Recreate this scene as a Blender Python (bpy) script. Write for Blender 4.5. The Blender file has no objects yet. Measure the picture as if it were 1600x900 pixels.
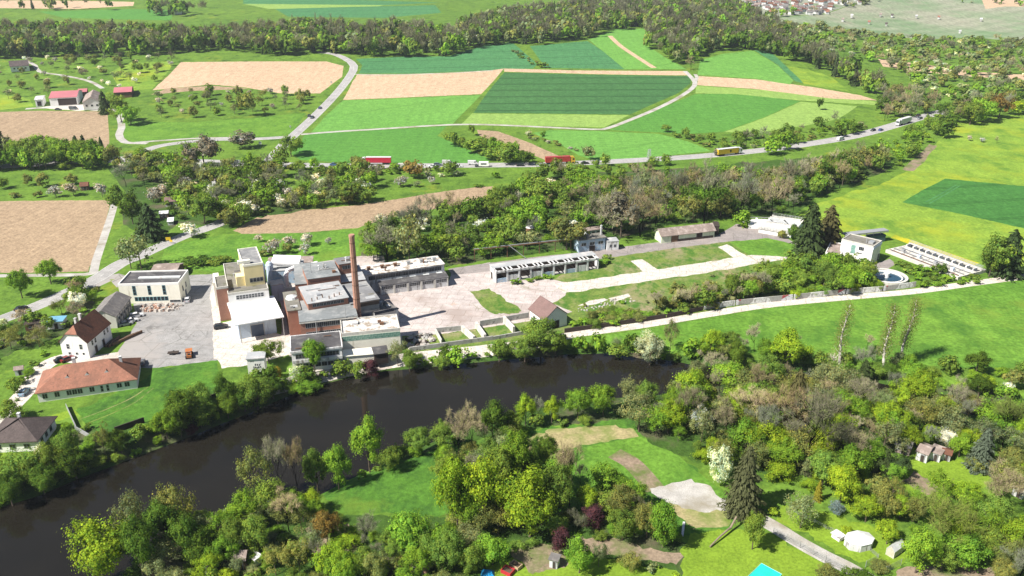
import bpy, math, random
import numpy as np
from mathutils import Vector, Matrix
from mathutils.geometry import delaunay_2d_cdt

# ------------------------------------------------------------------ camera, sky, sun, exposure
SC = bpy.context.scene
FPX, PITCH, CAMH = 1330.0, math.radians(23.1), 120.0     # focal length in photo pixels, downward tilt, height over the yard
CP, SP = math.cos(PITCH), math.sin(PITCH)
cd = bpy.data.cameras.new('camera'); cam = bpy.data.objects.new('camera', cd); SC.collection.objects.link(cam)
cam.location = (0, 0, CAMH); cam.rotation_euler = (math.pi / 2 - PITCH, 0, 0)
cd.sensor_width = 36.0; cd.lens = 36.0 * FPX / 1600.0; cd.clip_start = 1.0; cd.clip_end = 30000.0
SC.camera = cam
SUN_EL = math.radians(47.5); SUN_AZ = (-0.87, -0.50)     # the horizontal direction towards the sun
W = bpy.data.worlds.new('World'); SC.world = W; W.use_nodes = True
_n = W.node_tree.nodes; _sky = _n.new('ShaderNodeTexSky'); _sky.sky_type = 'NISHITA'; _sky.sun_disc = False
_sky.sun_elevation = SUN_EL; _sky.sun_rotation = math.atan2(SUN_AZ[0], SUN_AZ[1]); _sky.altitude = 300
W.node_tree.links.new(_sky.outputs[0], _n['Background'].inputs[0]); _n['Background'].inputs[1].default_value = 0.05
sl = bpy.data.lights.new('sun', 'SUN'); sl.energy = 5.0; sl.angle = math.radians(0.5); sl.color = (1.0, 0.95, 0.87)
sun = bpy.data.objects.new('sun', sl); SC.collection.objects.link(sun)
_h = math.hypot(*SUN_AZ); _d = Vector((SUN_AZ[0] / _h * math.cos(SUN_EL), SUN_AZ[1] / _h * math.cos(SUN_EL), math.sin(SUN_EL)))
sun.rotation_euler = _d.to_track_quat('Z', 'Y').to_euler(); sun.location = (-200, -60, 300)
SC.view_settings.view_transform = 'Standard'; SC.view_settings.look = 'None'
SC.view_settings.exposure = 0.96; SC.view_settings.gamma = 1.0; SC.view_settings.use_curve_mapping = False
SC.cycles.max_bounces = 5; SC.cycles.diffuse_bounces = 2; SC.cycles.glossy_bounces = 2; SC.cycles.transmission_bounces = 2
SC.cycles.transparent_max_bounces = 4; SC.cycles.volume_bounces = 0; SC.cycles.use_denoising = True; SC.cycles.denoising_input_passes = 'RGB_ALBEDO_NORMAL'; SC.cycles.denoising_prefilter = 'ACCURATE'; SC.cycles.use_adaptive_sampling = False
COL = SC.collection
RNG = random.Random(7)
NR = np.random.default_rng(11)

# ------------------------------------------------------------------ terrain
def ss(a, b, x):
    t = np.clip((np.asarray(x, float) - a) / (b - a), 0, 1); return t * t * (3 - 2 * t)

def unproj(px, py, z):
    """photo pixel(s) -> point on the level plane z"""
    px = np.asarray(px, float); py = np.asarray(py, float)
    u = (px - 800) / FPX; v = (py - 450) / FPX
    dy = CP - v * SP; dz = -SP - v * CP
    t = (z - CAMH) / dz
    return u * t, dy * t

WATER_Z = -2.6
RIVER_PX = [(-420,880),(-200,848),(-60,812),(0,793),(60,775),(120,749),(200,719),(300,681),(400,641),(450,619),(500,602),(545,590),(600,580),(660,575),(720,569),(780,563),
    (840,558),(880,554),(950,552),(1000,560),(1035,562),(1062,566),(1090,572),(1150,574),(1260,582),(1320,588),(1400,604),(1520,625),(1700,660),(1800,680),
    (1800,702),(1700,682),(1500,645),(1400,624),(1260,604),(1180,600),(1130,602),(1080,612),(1020,618),(960,622),(900,628),(850,636),(800,646),(740,664),(690,684),
    (640,708),(590,730),(540,752),(480,784),(420,800),(370,806),(335,815),(280,845),(225,880),(180,930),(120,1010),(60,1150),(-420,1250)]
_rx, _ry = unproj([p[0] for p in RIVER_PX], [p[1] for p in RIVER_PX], WATER_Z)
RIVER_XY = np.stack([_rx, _ry], 1)

def in_poly(P, poly):
    x, y = P[:, 0], P[:, 1]; r = np.zeros(len(P), bool); n = len(poly)
    mn, mx = poly.min(0), poly.max(0)
    c = (x >= mn[0]) & (x <= mx[0]) & (y >= mn[1]) & (y <= mx[1])
    if not c.any(): return r
    xs, ys = x[c], y[c]; q = np.zeros(len(xs), bool)
    for i in range(n):
        x1, y1 = poly[i]; x2, y2 = poly[(i + 1) % n]
        if y1 == y2: continue
        k = ((y1 > ys) != (y2 > ys)) & (xs < (x2 - x1) * (ys - y1) / (y2 - y1) + x1)
        q ^= k
    r[c] = q; return r

def edge_dist(P, poly, closed=True):
    d = np.full(len(P), 1e9); n = len(poly)
    for i in range(n if closed else n - 1):
        a = poly[i]; b = poly[(i + 1) % n]; ab = b - a; L = float(ab @ ab) + 1e-12
        t = np.clip(((P - a) @ ab) / L, 0, 1); q = P - (a + t[:, None] * ab)
        d = np.minimum(d, np.hypot(q[:, 0], q[:, 1]))
    return d

def zt(X, Y):
    X = np.atleast_1d(np.asarray(X, float)); Y = np.atleast_1d(np.asarray(Y, float))
    r = X / np.maximum(Y, 1)
    z = (16 * ss(520, 1000, Y) + 16 * ss(1000, 1500, Y)) * (1 - ss(0.28, 0.5, r))
    z = z + 60 * ss(1050, 2000, Y) * ss(0.22, 0.4, r)
    P = np.stack([X, Y], 1); near = (Y < 330)
    if near.any():
        d = edge_dist(P[near], RIVER_XY); ins = in_poly(P[near], RIVER_XY)
        z[near] += np.where(ins, WATER_Z, WATER_Z * (1 - ss(0, 6, d)))
    return z

def ground(px, py):
    """photo pixel(s) -> (X, Y, Z) on the terrain"""
    px = np.atleast_1d(np.asarray(px, float)); py = np.atleast_1d(np.asarray(py, float)); z = np.zeros(len(px))
    for _ in range(24):
        X, Y = unproj(px, py, z); z = 0.5 * z + 0.5 * zt(X, Y)
    X, Y = unproj(px, py, z)
    return X, Y, zt(X, Y)

def G(px, py):
    X, Y, Z = ground(px, py); return Vector((X[0], Y[0], Z[0]))

def AT(px, py, z):
    X, Y = unproj(px, py, z); return Vector((float(X), float(Y), z))

def project(p):
    q = p[1] * CP - (p[2] - CAMH) * SP; v = -(p[1] * SP + (p[2] - CAMH) * CP)
    return 800 + FPX * p[0] / q, 450 + FPX * v / q

def px_per_m(p):
    return FPX / (p[1] * CP - (p[2] - CAMH) * SP)

# ------------------------------------------------------------------ materials
def nt(name):
    m = bpy.data.materials.new(name); m.use_nodes = True; t = m.node_tree; b = t.nodes['Principled BSDF']
    b.inputs['Specular IOR Level'].default_value = 0.2
    return m, t, b

def node(t, typ, **kw):
    n = t.nodes.new(typ)
    for k, v in kw.items():
        if k.startswith('i'): 
            n.inputs[int(k[1:])].default_value = v
        else: setattr(n, k, v)
    return n

def mixc(t, fac, a, b, mode='MIX'):
    n = t.nodes.new('ShaderNodeMix'); n.data_type = 'RGBA'; n.blend_type = mode
    for sock, v in ((0, fac), (6, a), (7, b)):
        if hasattr(v, 'node'): t.links.new(v, n.inputs[sock])
        elif isinstance(v, (int, float)): n.inputs[sock].default_value = v
        else: n.inputs[sock].default_value = (*v, 1) if len(v) == 3 else v
    return n.outputs[2]

def noise(t, vec, scale, detail=4, rough=0.55):
    n = t.nodes.new('ShaderNodeTexNoise'); n.inputs['Scale'].default_value = scale; n.inputs['Detail'].default_value = detail
    n.inputs['Roughness'].default_value = rough; t.links.new(vec, n.inputs['Vector']); return n.outputs[0]

def ramp(t, v, lo, hi):
    n = t.nodes.new('ShaderNodeMapRange'); n.inputs[1].default_value = lo; n.inputs[2].default_value = hi; t.links.new(v, n.inputs[0]); return n.outputs[0]

def wpos(t):
    return t.nodes.new('ShaderNodeNewGeometry').outputs['Position']

def mapped(t, vec, rot, scale):
    n = t.nodes.new('ShaderNodeMapping'); n.inputs['Rotation'].default_value = (0, 0, rot); n.inputs['Scale'].default_value = scale
    t.links.new(vec, n.inputs['Vector']); return n.outputs[0]

def land(name, c1, c2, c3=None, s1=0.02, s2=0.25, s3=2.0, patch=(0.52, 0.68), stripe=None, tram=None, bump=0.0, rough=0.9, c4=None, p4=(0.6, 0.7), s4=0.06, joint=None):
    """ground cover: two tones by large noise, fine grain, an optional third colour in patches, sown rows and tramlines (angle, period)"""
    m, t, b = nt(name); P = wpos(t)
    f = noise(t, P, s1, 5); col = mixc(t, ramp(t, f, 0.35, 0.65), c1, c2)
    g = noise(t, P, s2, 5, 0.7); col = mixc(t, ramp(t, g, 0.3, 0.7), col, tuple(0.72 * (a + e) / 2 for a, e in zip(c1, c2)), 'MIX') if False else mixc(t, 0.55, col, mixc(t, ramp(t, g, 0.25, 0.75), tuple(a * 0.62 for a in c1), tuple(min(1, a * 1.35) for a in c2)))
    if s3:
        h = noise(t, P, s3, 3, 0.7); col = mixc(t, 0.5, col, mixc(t, ramp(t, h, 0.3, 0.7), (0.40, 0.40, 0.40), (1.5, 1.5, 1.5)), 'MULTIPLY')
        col = mixc(t, 1.0, col, (1.12, 1.12, 1.12), 'MULTIPLY')
    if c3:
        k = noise(t, P, s4 * 0.6, 6, 0.65); col = mixc(t, ramp(t, k, *patch), col, c3)
    if c4:
        k = noise(t, mapped(t, P, 0.3, (1.3, 0.9, 1)), s4 * 1.7, 7, 0.75); col = mixc(t, ramp(t, k, *p4), col, c4)
    if joint:      # slab joints and wandering cracks
        a, per, jc = joint
        bt = t.nodes.new('ShaderNodeTexBrick'); bt.inputs['Scale'].default_value = 1.0; bt.inputs['Brick Width'].default_value = per; bt.inputs['Row Height'].default_value = per * 0.7; bt.inputs['Mortar Size'].default_value = 0.12
        bt.inputs['Mortar Smooth'].default_value = 0.3; bt.inputs['Color1'].default_value = (0.93, 0.93, 0.93, 1); bt.inputs['Color2'].default_value = (1.06, 1.05, 1.04, 1); bt.inputs['Mortar'].default_value = (0.66, 0.63, 0.58, 1)
        t.links.new(mapped(t, P, a, (1, 1, 1)), bt.inputs['Vector']); col = mixc(t, 0.8, col, bt.outputs['Color'], 'MULTIPLY')
        vo = t.nodes.new('ShaderNodeTexVoronoi'); vo.feature = 'DISTANCE_TO_EDGE'; vo.inputs['Scale'].default_value = 0.11
        wn = t.nodes.new('ShaderNodeTexNoise'); wn.inputs['Scale'].default_value = 0.25; wn.inputs['Detail'].default_value = 5; t.links.new(P, wn.inputs['Vector'])
        t.links.new(mixc(t, 0.9, P, wn.outputs['Color'], 'ADD'), vo.inputs['Vector']); mm = node(t, 'ShaderNodeMath', operation='LESS_THAN', i1=0.018); t.links.new(vo.outputs['Distance'], mm.inputs[0])
        m2 = node(t, 'ShaderNodeMath', operation='MULTIPLY'); t.links.new(mm.outputs[0], m2.inputs[0]); t.links.new(ramp(t, noise(t, P, 0.06, 3), 0.48, 0.75), m2.inputs[1]); col = mixc(t, m2.outputs[0], col, jc)
    if stripe:
        a, per, amt = stripe
        w = t.nodes.new('ShaderNodeTexWave'); w.inputs['Scale'].default_value = 1.0 / per * 0.318; w.inputs['Distortion'].default_value = 1.2; w.inputs['Detail'].default_value = 2
        w.inputs['Detail Scale'].default_value = 0.4
        t.links.new(mapped(t, P, a, (1, 1, 1)), w.inputs['Vector'])
        col = mixc(t, amt * 0.35, col, mixc(t, w.outputs['Fac'], (0.7, 0.7, 0.7), (1.2, 1.2, 1.2)), 'MULTIPLY')
        st = noise(t, mapped(t, P, a, (0.35, 0.01, 1)), 1.0, 3); col = mixc(t, amt, col, mixc(t, ramp(t, st, 0.3, 0.7), (0.75, 0.75, 0.75), (1.25, 1.25, 1.25)), 'MULTIPLY')
    if tram:
        a, per, wdt = tram
        sx = t.nodes.new('ShaderNodeSeparateXYZ'); t.links.new(mapped(t, P, a, (1, 1, 1)), sx.inputs[0])
        md = node(t, 'ShaderNodeMath', operation='PINGPONG', i1=per / 2); t.links.new(sx.outputs[0], md.inputs[0])
        sb = node(t, 'ShaderNodeMath', operation='SUBTRACT', i1=0.9); t.links.new(md.outputs[0], sb.inputs[0])
        ab = node(t, 'ShaderNodeMath', operation='ABSOLUTE'); t.links.new(sb.outputs[0], ab.inputs[0])
        lt = node(t, 'ShaderNodeMath', operation='LESS_THAN', i1=wdt); t.links.new(ab.outputs[0], lt.inputs[0])
        ml = node(t, 'ShaderNodeMath', operation='MULTIPLY', i1=0.55); t.links.new(lt.outputs[0], ml.inputs[0])
        col = mixc(t, ml.outputs[0], col, tuple(a_ * 0.45 for a_ in c1))
    t.links.new(col, b.inputs['Base Color']); b.inputs['Roughness'].default_value = rough; b.inputs['Specular IOR Level'].default_value = 0.1
    if bump:
        bn = t.nodes.new('ShaderNodeBump'); bn.inputs['Strength'].default_value = 0.7; bn.inputs['Distance'].default_value = bump
        t.links.new(noise(t, P, 1.1, 5, 0.7), bn.inputs['Height']); t.links.new(bn.outputs[0], b.inputs['Normal'])
    return m

def surf(name, c, rough=0.7, var=0.25, scale=0.5, stain=None, streak=False, metal=0.0, spec=0.25, fine=6.0, st=(0.55, 0.7)):
    """a built surface: base colour with weathering, optional stains with a colour of their own"""
    m, t, b = nt(name); tc = t.nodes.new('ShaderNodeTexCoord').outputs['Object']
    a = noise(t, tc, scale, 6, 0.65); k = 1 - var
    col = mixc(t, ramp(t, a, 0.3, 0.7), tuple(x * k for x in c), tuple(min(1, x * (1 + var * 0.5)) for x in c))
    if fine:
        f = noise(t, tc, fine, 3, 0.6); col = mixc(t, 0.35, col, mixc(t, ramp(t, f, 0.3, 0.7), (0.7, 0.7, 0.7), (1.25, 1.25, 1.25)), 'MULTIPLY')
    if stain:
        v = mapped(t, tc, 0, (1, 1, 0.15)) if streak else tc
        s = noise(t, v, scale * 1.7, 7, 0.7); col = mixc(t, ramp(t, s, *st), col, stain)
    t.links.new(col, b.inputs['Base Color']); b.inputs['Roughness'].default_value = rough; b.inputs['Metallic'].default_value = metal
    b.inputs['Specular IOR Level'].default_value = spec
    return m

def tiled(name, c, c2, px=0.35, py=0.3, rough=0.85, moss=None):
    """roof tiles / bricks: courses with tile to tile variation"""
    m, t, b = nt(name); tc = t.nodes.new('ShaderNodeTexCoord').outputs['Object']
    v = node(t, 'ShaderNodeTexVoronoi'); v.inputs['Scale'].default_value = 1 / px; t.links.new(tc, v.inputs['Vector'])
    col = mixc(t, v.outputs['Color'], c, c2)
    bw = t.nodes.new('ShaderNodeRGBToBW'); t.links.new(v.outputs['Color'], bw.inputs[0])
    col = mixc(t, bw.outputs[0], c, c2)
    n = noise(t, tc, 0.35, 6, 0.7); col = mixc(t, ramp(t, n, 0.35, 0.7), col, mixc(t, 0.5, c, moss or tuple(x * 0.5 for x in c)))
    n2 = noise(t, tc, 0.9, 6, 0.75); col = mixc(t, ramp(t, n2, 0.55, 0.75), col, moss or tuple(x * 0.35 for x in c))
    t.links.new(col, b.inputs['Base Color']); b.inputs['Roughness'].default_value = rough
    bn = t.nodes.new('ShaderNodeBump'); bn.inputs['Distance'].default_value = 0.03; t.links.new(v.outputs['Distance'], bn.inputs['Height']); t.links.new(bn.outputs[0], b.inputs['Normal'])
    return m

def foliage(name, trans=0.25):
    """leaves take the tree's own colour, varied from clump to clump by the mesh's 'tone' attribute"""
    m, t, b = nt(name); t.nodes.remove(b)
    oi = t.nodes.new('ShaderNodeObjectInfo'); at = t.nodes.new('ShaderNodeAttribute'); at.attribute_name = 'tone'
    col = mixc(t, 1.0, oi.outputs['Color'], at.outputs['Color'], 'MULTIPLY')
    d = t.nodes.new('ShaderNodeBsdfDiffuse'); tr = t.nodes.new('ShaderNodeBsdfTranslucent'); mx = t.nodes.new('ShaderNodeMixShader'); mx.inputs[0].default_value = trans
    t.links.new(col, d.inputs[0]); t.links.new(mixc(t, 1.0, col, (1.3, 1.25, 0.7), 'MULTIPLY'), tr.inputs[0])
    t.links.new(d.outputs[0], mx.inputs[1]); t.links.new(tr.outputs[0], mx.inputs[2]); t.links.new(mx.outputs[0], t.nodes['Material Output'].inputs[0])
    return m

def paint(name):
    """vehicle or object paint that takes the object's own colour"""
    m, t, b = nt(name); oi = t.nodes.new('ShaderNodeObjectInfo'); tc = t.nodes.new('ShaderNodeTexCoord').outputs['Object']
    n = noise(t, tc, 1.5, 5); t.links.new(mixc(t, 1.0, oi.outputs['Color'], mixc(t, ramp(t, n, 0.3, 0.7), (0.8, 0.8, 0.8), (1.1, 1.1, 1.1)), 'MULTIPLY'), b.inputs['Base Color'])
    b.inputs['Roughness'].default_value = 0.35; b.inputs['Specular IOR Level'].default_value = 0.5
    return m

# ------------------------------------------------------------------ mesh helpers
def mesh_np(name, V, Q, mats, mi=None, tone=None, k=4):
    """mesh from numpy arrays: vertices, faces of k corners, material index and tone per face"""
    me = bpy.data.meshes.new(name); V = np.asarray(V, np.float32); Q = np.asarray(Q, np.int32); n = len(Q)
    me.vertices.add(len(V)); me.vertices.foreach_set('co', V.ravel())
    me.loops.add(n * k); me.loops.foreach_set('vertex_index', Q.ravel())
    me.polygons.add(n); me.polygons.foreach_set('loop_start', np.arange(0, n * k, k, dtype=np.int32)); me.polygons.foreach_set('loop_total', np.full(n, k, np.int32))
    if mi is not None: me.polygons.foreach_set('material_index', np.asarray(mi, np.int32))
    for m in mats: me.materials.append(m)
    if tone is not None:
        a = me.attributes.new('tone', 'FLOAT_COLOR', 'FACE')
        tone = np.asarray(tone, np.float32)
        if tone.ndim == 1: tone = np.repeat(tone[:, None], 3, 1)
        a.data.foreach_set('color', np.concatenate([tone, np.ones((n, 1), np.float32)], 1).ravel())
    me.update(calc_edges=True); return me

class MB:
    """collects boxes, prisms, bars and tubes; build() links them as ONE mesh object"""
    def __init__(s): s.v = []; s.f = []; s.m = []
    def face(s, pts, m=0):
        i = len(s.v); s.v += [tuple(p) for p in pts]; s.f.append(tuple(range(i, i + len(pts)))); s.m.append(m); return s
    def box(s, x0, x1, y0, y1, z0, z1, m=0, top=None):
        i = len(s.v); s.v += [(x0,y0,z0),(x1,y0,z0),(x1,y1,z0),(x0,y1,z0),(x0,y0,z1),(x1,y0,z1),(x1,y1,z1),(x0,y1,z1)]
        s.f += [(i,i+3,i+2,i+1),(i+4,i+5,i+6,i+7),(i,i+1,i+5,i+4),(i+1,i+2,i+6,i+5),(i+2,i+3,i+7,i+6),(i+3,i,i+4,i+7)]
        s.m += [m, m if top is None else top, m, m, m, m]; return s
    def hexa(s, p, m=0):
        i = len(s.v); s.v += [tuple(q) for q in p]
        s.f += [(i,i+3,i+2,i+1),(i+4,i+5,i+6,i+7),(i,i+1,i+5,i+4),(i+1,i+2,i+6,i+5),(i+2,i+3,i+7,i+6),(i+3,i,i+4,i+7)]; s.m += [m] * 6; return s
    def bar(s, a, b, w, h=None, m=0):
        a, b = Vector(a), Vector(b); d = (b - a).normalized(); u = d.cross(Vector((0,0,1)))
        u = Vector((1,0,0)) if u.length < 1e-4 else u.normalized(); n = u.cross(d); h = h or w; u = u * w / 2; n = n * h / 2
        return s.hexa([a-u-n, a+u-n, b+u-n, b-u-n, a-u+n, a+u+n, b+u+n, b-u+n], m)
    def tube(s, pts, r, n=8, m=0, cap=True):
        pts = [Vector(p) for p in pts]; rr = r if isinstance(r, (list, tuple)) else [r] * len(pts); b = len(s.v); ref = None
        for j, p in enumerate(pts):
            d = (pts[min(j+1, len(pts)-1)] - pts[max(j-1, 0)]).normalized()
            u = d.cross(Vector((0,1,0)) if abs(d.y) < 0.9 else Vector((1,0,0))).normalized(); w = d.cross(u)
            for k in range(n):
                a = 2 * math.pi * k / n; s.v.append(tuple(p + (u * math.cos(a) + w * math.sin(a)) * rr[j]))
        for j in range(len(pts) - 1):
            for k in range(n):
                s.f.append((b+j*n+k, b+j*n+(k+1)%n, b+(j+1)*n+(k+1)%n, b+(j+1)*n+k)); s.m.append(m)
        if cap:
            s.f.append(tuple(b + k for k in range(n))[::-1]); e = b + (len(pts)-1)*n; s.f.append(tuple(e + k for k in range(n))); s.m += [m, m]
        return s
    def cyl(s, x, y, z0, z1, r, n=12, m=0, r2=None):
        return s.tube([(x,y,z0),(x,y,z1)], [r, r if r2 is None else r2], n, m)
    def mesh(s, name, mats):
        me = bpy.data.meshes.new(name); me.from_pydata(s.v, [], s.f)
        for m in (mats if isinstance(mats, (list, tuple)) else [mats]): me.materials.append(m)
        me.polygons.foreach_set('material_index', s.m); me.validate(); me.update(); return me
    def build(s, name, mats, parent=None):
        return link(name, s.mesh(name, mats), parent)

def link(name, data, parent=None):
    o = bpy.data.objects.new(name, data); COL.objects.link(o)
    if parent is not None: o.parent = parent
    return o

def tag(o, label=None, cat=None, group=None, kind=None):
    for k, v in (('label', label), ('category', cat), ('group', group), ('kind', kind)):
        if v: o[k] = v
    return o

def thing(name, loc, rz=0.0, label=None, cat=None, group=None):
    o = bpy.data.objects.new(name, None); COL.objects.link(o); o.location = loc; o.rotation_euler = (0, 0, rz); o.empty_display_size = 0.5
    return tag(o, label, cat, group)

def kids(o): return KIDS.get(o.name, [])
KIDS = {}
def copy_tree(o, tree=None):
    """a copy of a thing with copies of its parts and their sub-parts"""
    c = o.copy(); COL.objects.link(c)
    for ch, sub in tree:
        d = ch.copy(); COL.objects.link(d); d.parent = c
        for g in sub:
            e = g.copy(); COL.objects.link(e); e.parent = d
    return c
def tree_of(o):
    ch = [x for x in COL.objects if x.parent is o]
    return [(x, [y for y in COL.objects if y.parent is x]) for x in ch]
# ------------------------------------------------------------------ the land: one triangulated sheet, split along field and road edges
LM = {
 'meadow': land('meadow', (0.060, 0.128, 0.017), (0.115, 0.195, 0.024), c3=(0.24, 0.225, 0.022), s1=0.014, s2=0.12, patch=(0.60, 0.80), s3=0.7, bump=0.2, c4=(0.045, 0.095, 0.014), p4=(0.52, 0.66), s4=0.05),
 'flower': land('flower_meadow', (0.110, 0.205, 0.026), (0.185, 0.270, 0.033), c3=(0.30, 0.32, 0.018), s1=0.014, s2=0.10, patch=(0.50, 0.75), s3=0.8, bump=0.15, c4=(0.085, 0.175, 0.022), p4=(0.50, 0.66), s4=0.03),
 'bright': land('bright_meadow', (0.064, 0.158, 0.019), (0.112, 0.215, 0.027), c3=(0.175, 0.225, 0.030), s1=0.012, s2=0.10, patch=(0.56, 0.78), s3=0.8, bump=0.15, stripe=(0.25, 9.0, 0.25), c4=(0.050, 0.130, 0.018), p4=(0.5, 0.66), s4=0.03),
 'lush': land('lush_grass', (0.045, 0.120, 0.018), (0.072, 0.165, 0.020), c3=(0.14, 0.20, 0.025), s1=0.03, s2=0.16, patch=(0.54, 0.74), s3=0.8, bump=0.3, c4=(0.034, 0.088, 0.016), p4=(0.48, 0.62), s4=0.06),
 'lawn': land('lawn', (0.111, 0.190, 0.018), (0.156, 0.237, 0.021), c3=(0.260, 0.240, 0.030), s1=0.05, patch=(0.6, 0.75), s3=1.6, bump=0.05),
 'gold': land('yellow_flowers', (0.30, 0.30, 0.02), (0.40, 0.36, 0.02), c3=(0.14, 0.21, 0.02), s1=0.06, s3=1.2, patch=(0.5, 0.62)),
 'crop_mid': land('crop', (0.058, 0.170, 0.030), (0.080, 0.205, 0.034), s1=0.008, s3=0.8, stripe=(1.50, 6.0, 0.3)),
 'crop_light': land('light_crop', (0.090, 0.225, 0.042), (0.118, 0.260, 0.048), s1=0.008, s3=0.8, stripe=(1.35, 5.0, 0.3), tram=(0.95, 60, 0.3)),
 'crop_lime': land('lime_crop', (0.160, 0.265, 0.062), (0.200, 0.295, 0.068), s1=0.01, s3=0.9, stripe=(1.45, 6.0, 0.2)),
 'crop_dark': land('dark_crop', (0.036, 0.103, 0.033), (0.050, 0.130, 0.040), s1=0.006, s3=0.7, stripe=(1.52, 8.0, 0.3), tram=(1.55, 22, 0.8)),
 'crop_green': land('green_crop', (0.036, 0.122, 0.026), (0.052, 0.152, 0.030), s1=0.01, s3=0.7, stripe=(1.35, 8.0, 0.3), tram=(1.38, 24, 0.5)),
 'crop_teal': land('blue_green_crop', (0.045, 0.142, 0.055), (0.060, 0.172, 0.062), s1=0.006, s3=0.7, stripe=(1.4, 9.0, 0.3), tram=(1.45, 34, 0.5)),
 'soil': land('ploughed_soil', (0.245, 0.175, 0.112), (0.305, 0.225, 0.145), c3=(0.215, 0.15, 0.095), s1=0.008, s3=1.0, patch=(0.6, 0.85), stripe=(0.12, 3.2, 0.35), bump=0.1),
 'soil_pink': land('pale_soil', (0.375, 0.265, 0.172), (0.43, 0.312, 0.208), s1=0.006, s3=1.0, stripe=(1.55, 5.0, 0.3)),
 'vine': land('vineyard', (0.200, 0.215, 0.150), (0.260, 0.260, 0.190), c3=(0.145, 0.225, 0.11), s1=0.004, s3=0.3, patch=(0.42, 0.62), stripe=(0.9, 26.0, 0.7), c4=(0.26, 0.24, 0.18), p4=(0.55, 0.7), s4=0.012),
 'town': land('town_ground', (0.16, 0.19, 0.13), (0.25, 0.25, 0.2), s1=0.01, s3=0.2, c3=(0.12, 0.19, 0.08)),
 'waste': land('waste_ground', (0.085, 0.150, 0.026), (0.150, 0.185, 0.045), c3=(0.27, 0.22, 0.14), s1=0.05, s3=1.2, patch=(0.48, 0.68), bump=0.3, c4=(0.055, 0.135, 0.018), p4=(0.47, 0.6), s4=0.09),
 'dry': land('dry_grass', (0.25, 0.22, 0.105), (0.31, 0.255, 0.14), c3=(0.115, 0.175, 0.028), s1=0.06, s3=1.2, patch=(0.42, 0.62), bump=0.1, s4=0.16),
 'dirt': land('bare_earth', (0.17, 0.13, 0.09), (0.235, 0.18, 0.13), c3=(0.085, 0.135, 0.025), s1=0.06, s3=1.3, patch=(0.46, 0.64), bump=0.1, s4=0.18),
 'bank': land('undergrowth', (0.028, 0.062, 0.012), (0.050, 0.100, 0.016), c3=(0.105, 0.088, 0.058), s1=0.05, s3=0.9, patch=(0.50, 0.68), bump=0.5, s4=0.1),  # plants and soil, with the shade under trees darkened into the colour
 'asphalt': land('asphalt', (0.215, 0.210, 0.205), (0.26, 0.255, 0.25), c3=(0.31, 0.29, 0.275), s1=0.03, s2=0.4, s3=3, patch=(0.52, 0.62), c4=(0.16, 0.155, 0.15), p4=(0.57, 0.66), joint=(0.10, 14.0, (0.13, 0.13, 0.12))),
 'road': land('road_asphalt', (0.27, 0.26, 0.255), (0.32, 0.31, 0.30), s1=0.03, s3=3, c3=(0.22, 0.215, 0.21), patch=(0.55, 0.7)),
 'road_dark': land('worn_asphalt', (0.20, 0.18, 0.175), (0.25, 0.225, 0.215), s1=0.05, s3=3, c3=(0.29, 0.25, 0.23), patch=(0.5, 0.65), c4=(0.15, 0.14, 0.135), p4=(0.57, 0.66), joint=(0.2, 12.0, (0.13, 0.13, 0.10))),
 'concrete': land('concrete_yard', (0.35, 0.305, 0.29), (0.43, 0.385, 0.365), c3=(0.33, 0.275, 0.25), s1=0.04, s2=0.4, s3=2.5, patch=(0.53, 0.63), c4=(0.47, 0.33, 0.25), p4=(0.60, 0.70), joint=(0.16, 6.0, (0.20, 0.19, 0.12))),
 'pale': land('pale_concrete', (0.42, 0.385, 0.345), (0.50, 0.46, 0.415), c3=(0.40, 0.34, 0.30), s1=0.05, s2=0.5, s3=2, patch=(0.56, 0.68), c4=(0.34, 0.33, 0.24), p4=(0.63, 0.72), joint=(0.16, 5.0, (0.24, 0.23, 0.13))),
 'gravel': land('gravel', (0.31, 0.295, 0.275), (0.38, 0.365, 0.34), c3=(0.24, 0.215, 0.16), s1=0.06, s3=4, patch=(0.48, 0.66), s4=0.14, c4=(0.16, 0.18, 0.07), p4=(0.62, 0.72)),
}
def water_mat():
    m, t, b = nt('river_water'); P = wpos(t)
    n = noise(t, mapped(t, P, 0.2, (0.03, 0.06, 1)), 1.0, 4); col = mixc(t, ramp(t, n, 0.3, 0.7), (0.009, 0.0080, 0.0060), (0.015, 0.0130, 0.0092))
    t.links.new(col, b.inputs['Base Color']); b.inputs['Roughness'].default_value = 0.03; b.inputs['IOR'].default_value = 1.33; b.inputs['Specular IOR Level'].default_value = 0.5
    bn = t.nodes.new('ShaderNodeBump'); bn.inputs['Strength'].default_value = 0.25; bn.inputs['Distance'].default_value = 0.03
    t.links.new(noise(t, mapped(t, P, 0.35, (0.6, 1.1, 1)), 1.6, 4), bn.inputs['Height']); t.links.new(bn.outputs[0], b.inputs['Normal'])
    return m
LM['water'] = water_mat()

def spline(pts, step=4):
    p = [np.array(q, float) for q in pts]; p = [2*p[0]-p[1]] + p + [2*p[-1]-p[-2]]; out = []
    for i in range(1, len(p) - 2):
        n = max(2, int(np.hypot(*(p[i+1]-p[i])) / step))
        for k in range(n):
            t = k / n; a, b, c, d = p[i-1], p[i], p[i+1], p[i+2]
            out.append(0.5 * (2*b + (c-a)*t + (2*a-5*b+4*c-d)*t*t + (3*b-a-3*c+d)*t**3))
    out.append(p[-2]); return np.array(out)

def subdiv(px, step=14):
    out = []; n = len(px)
    for i in range(n):
        a = np.array(px[i], float); b = np.array(px[(i+1) % n], float); k = max(1, int(np.hypot(*(b-a)) / step))
        out += [a + (b-a) * j / k for j in range(k)]
    return np.array(out)

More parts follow.
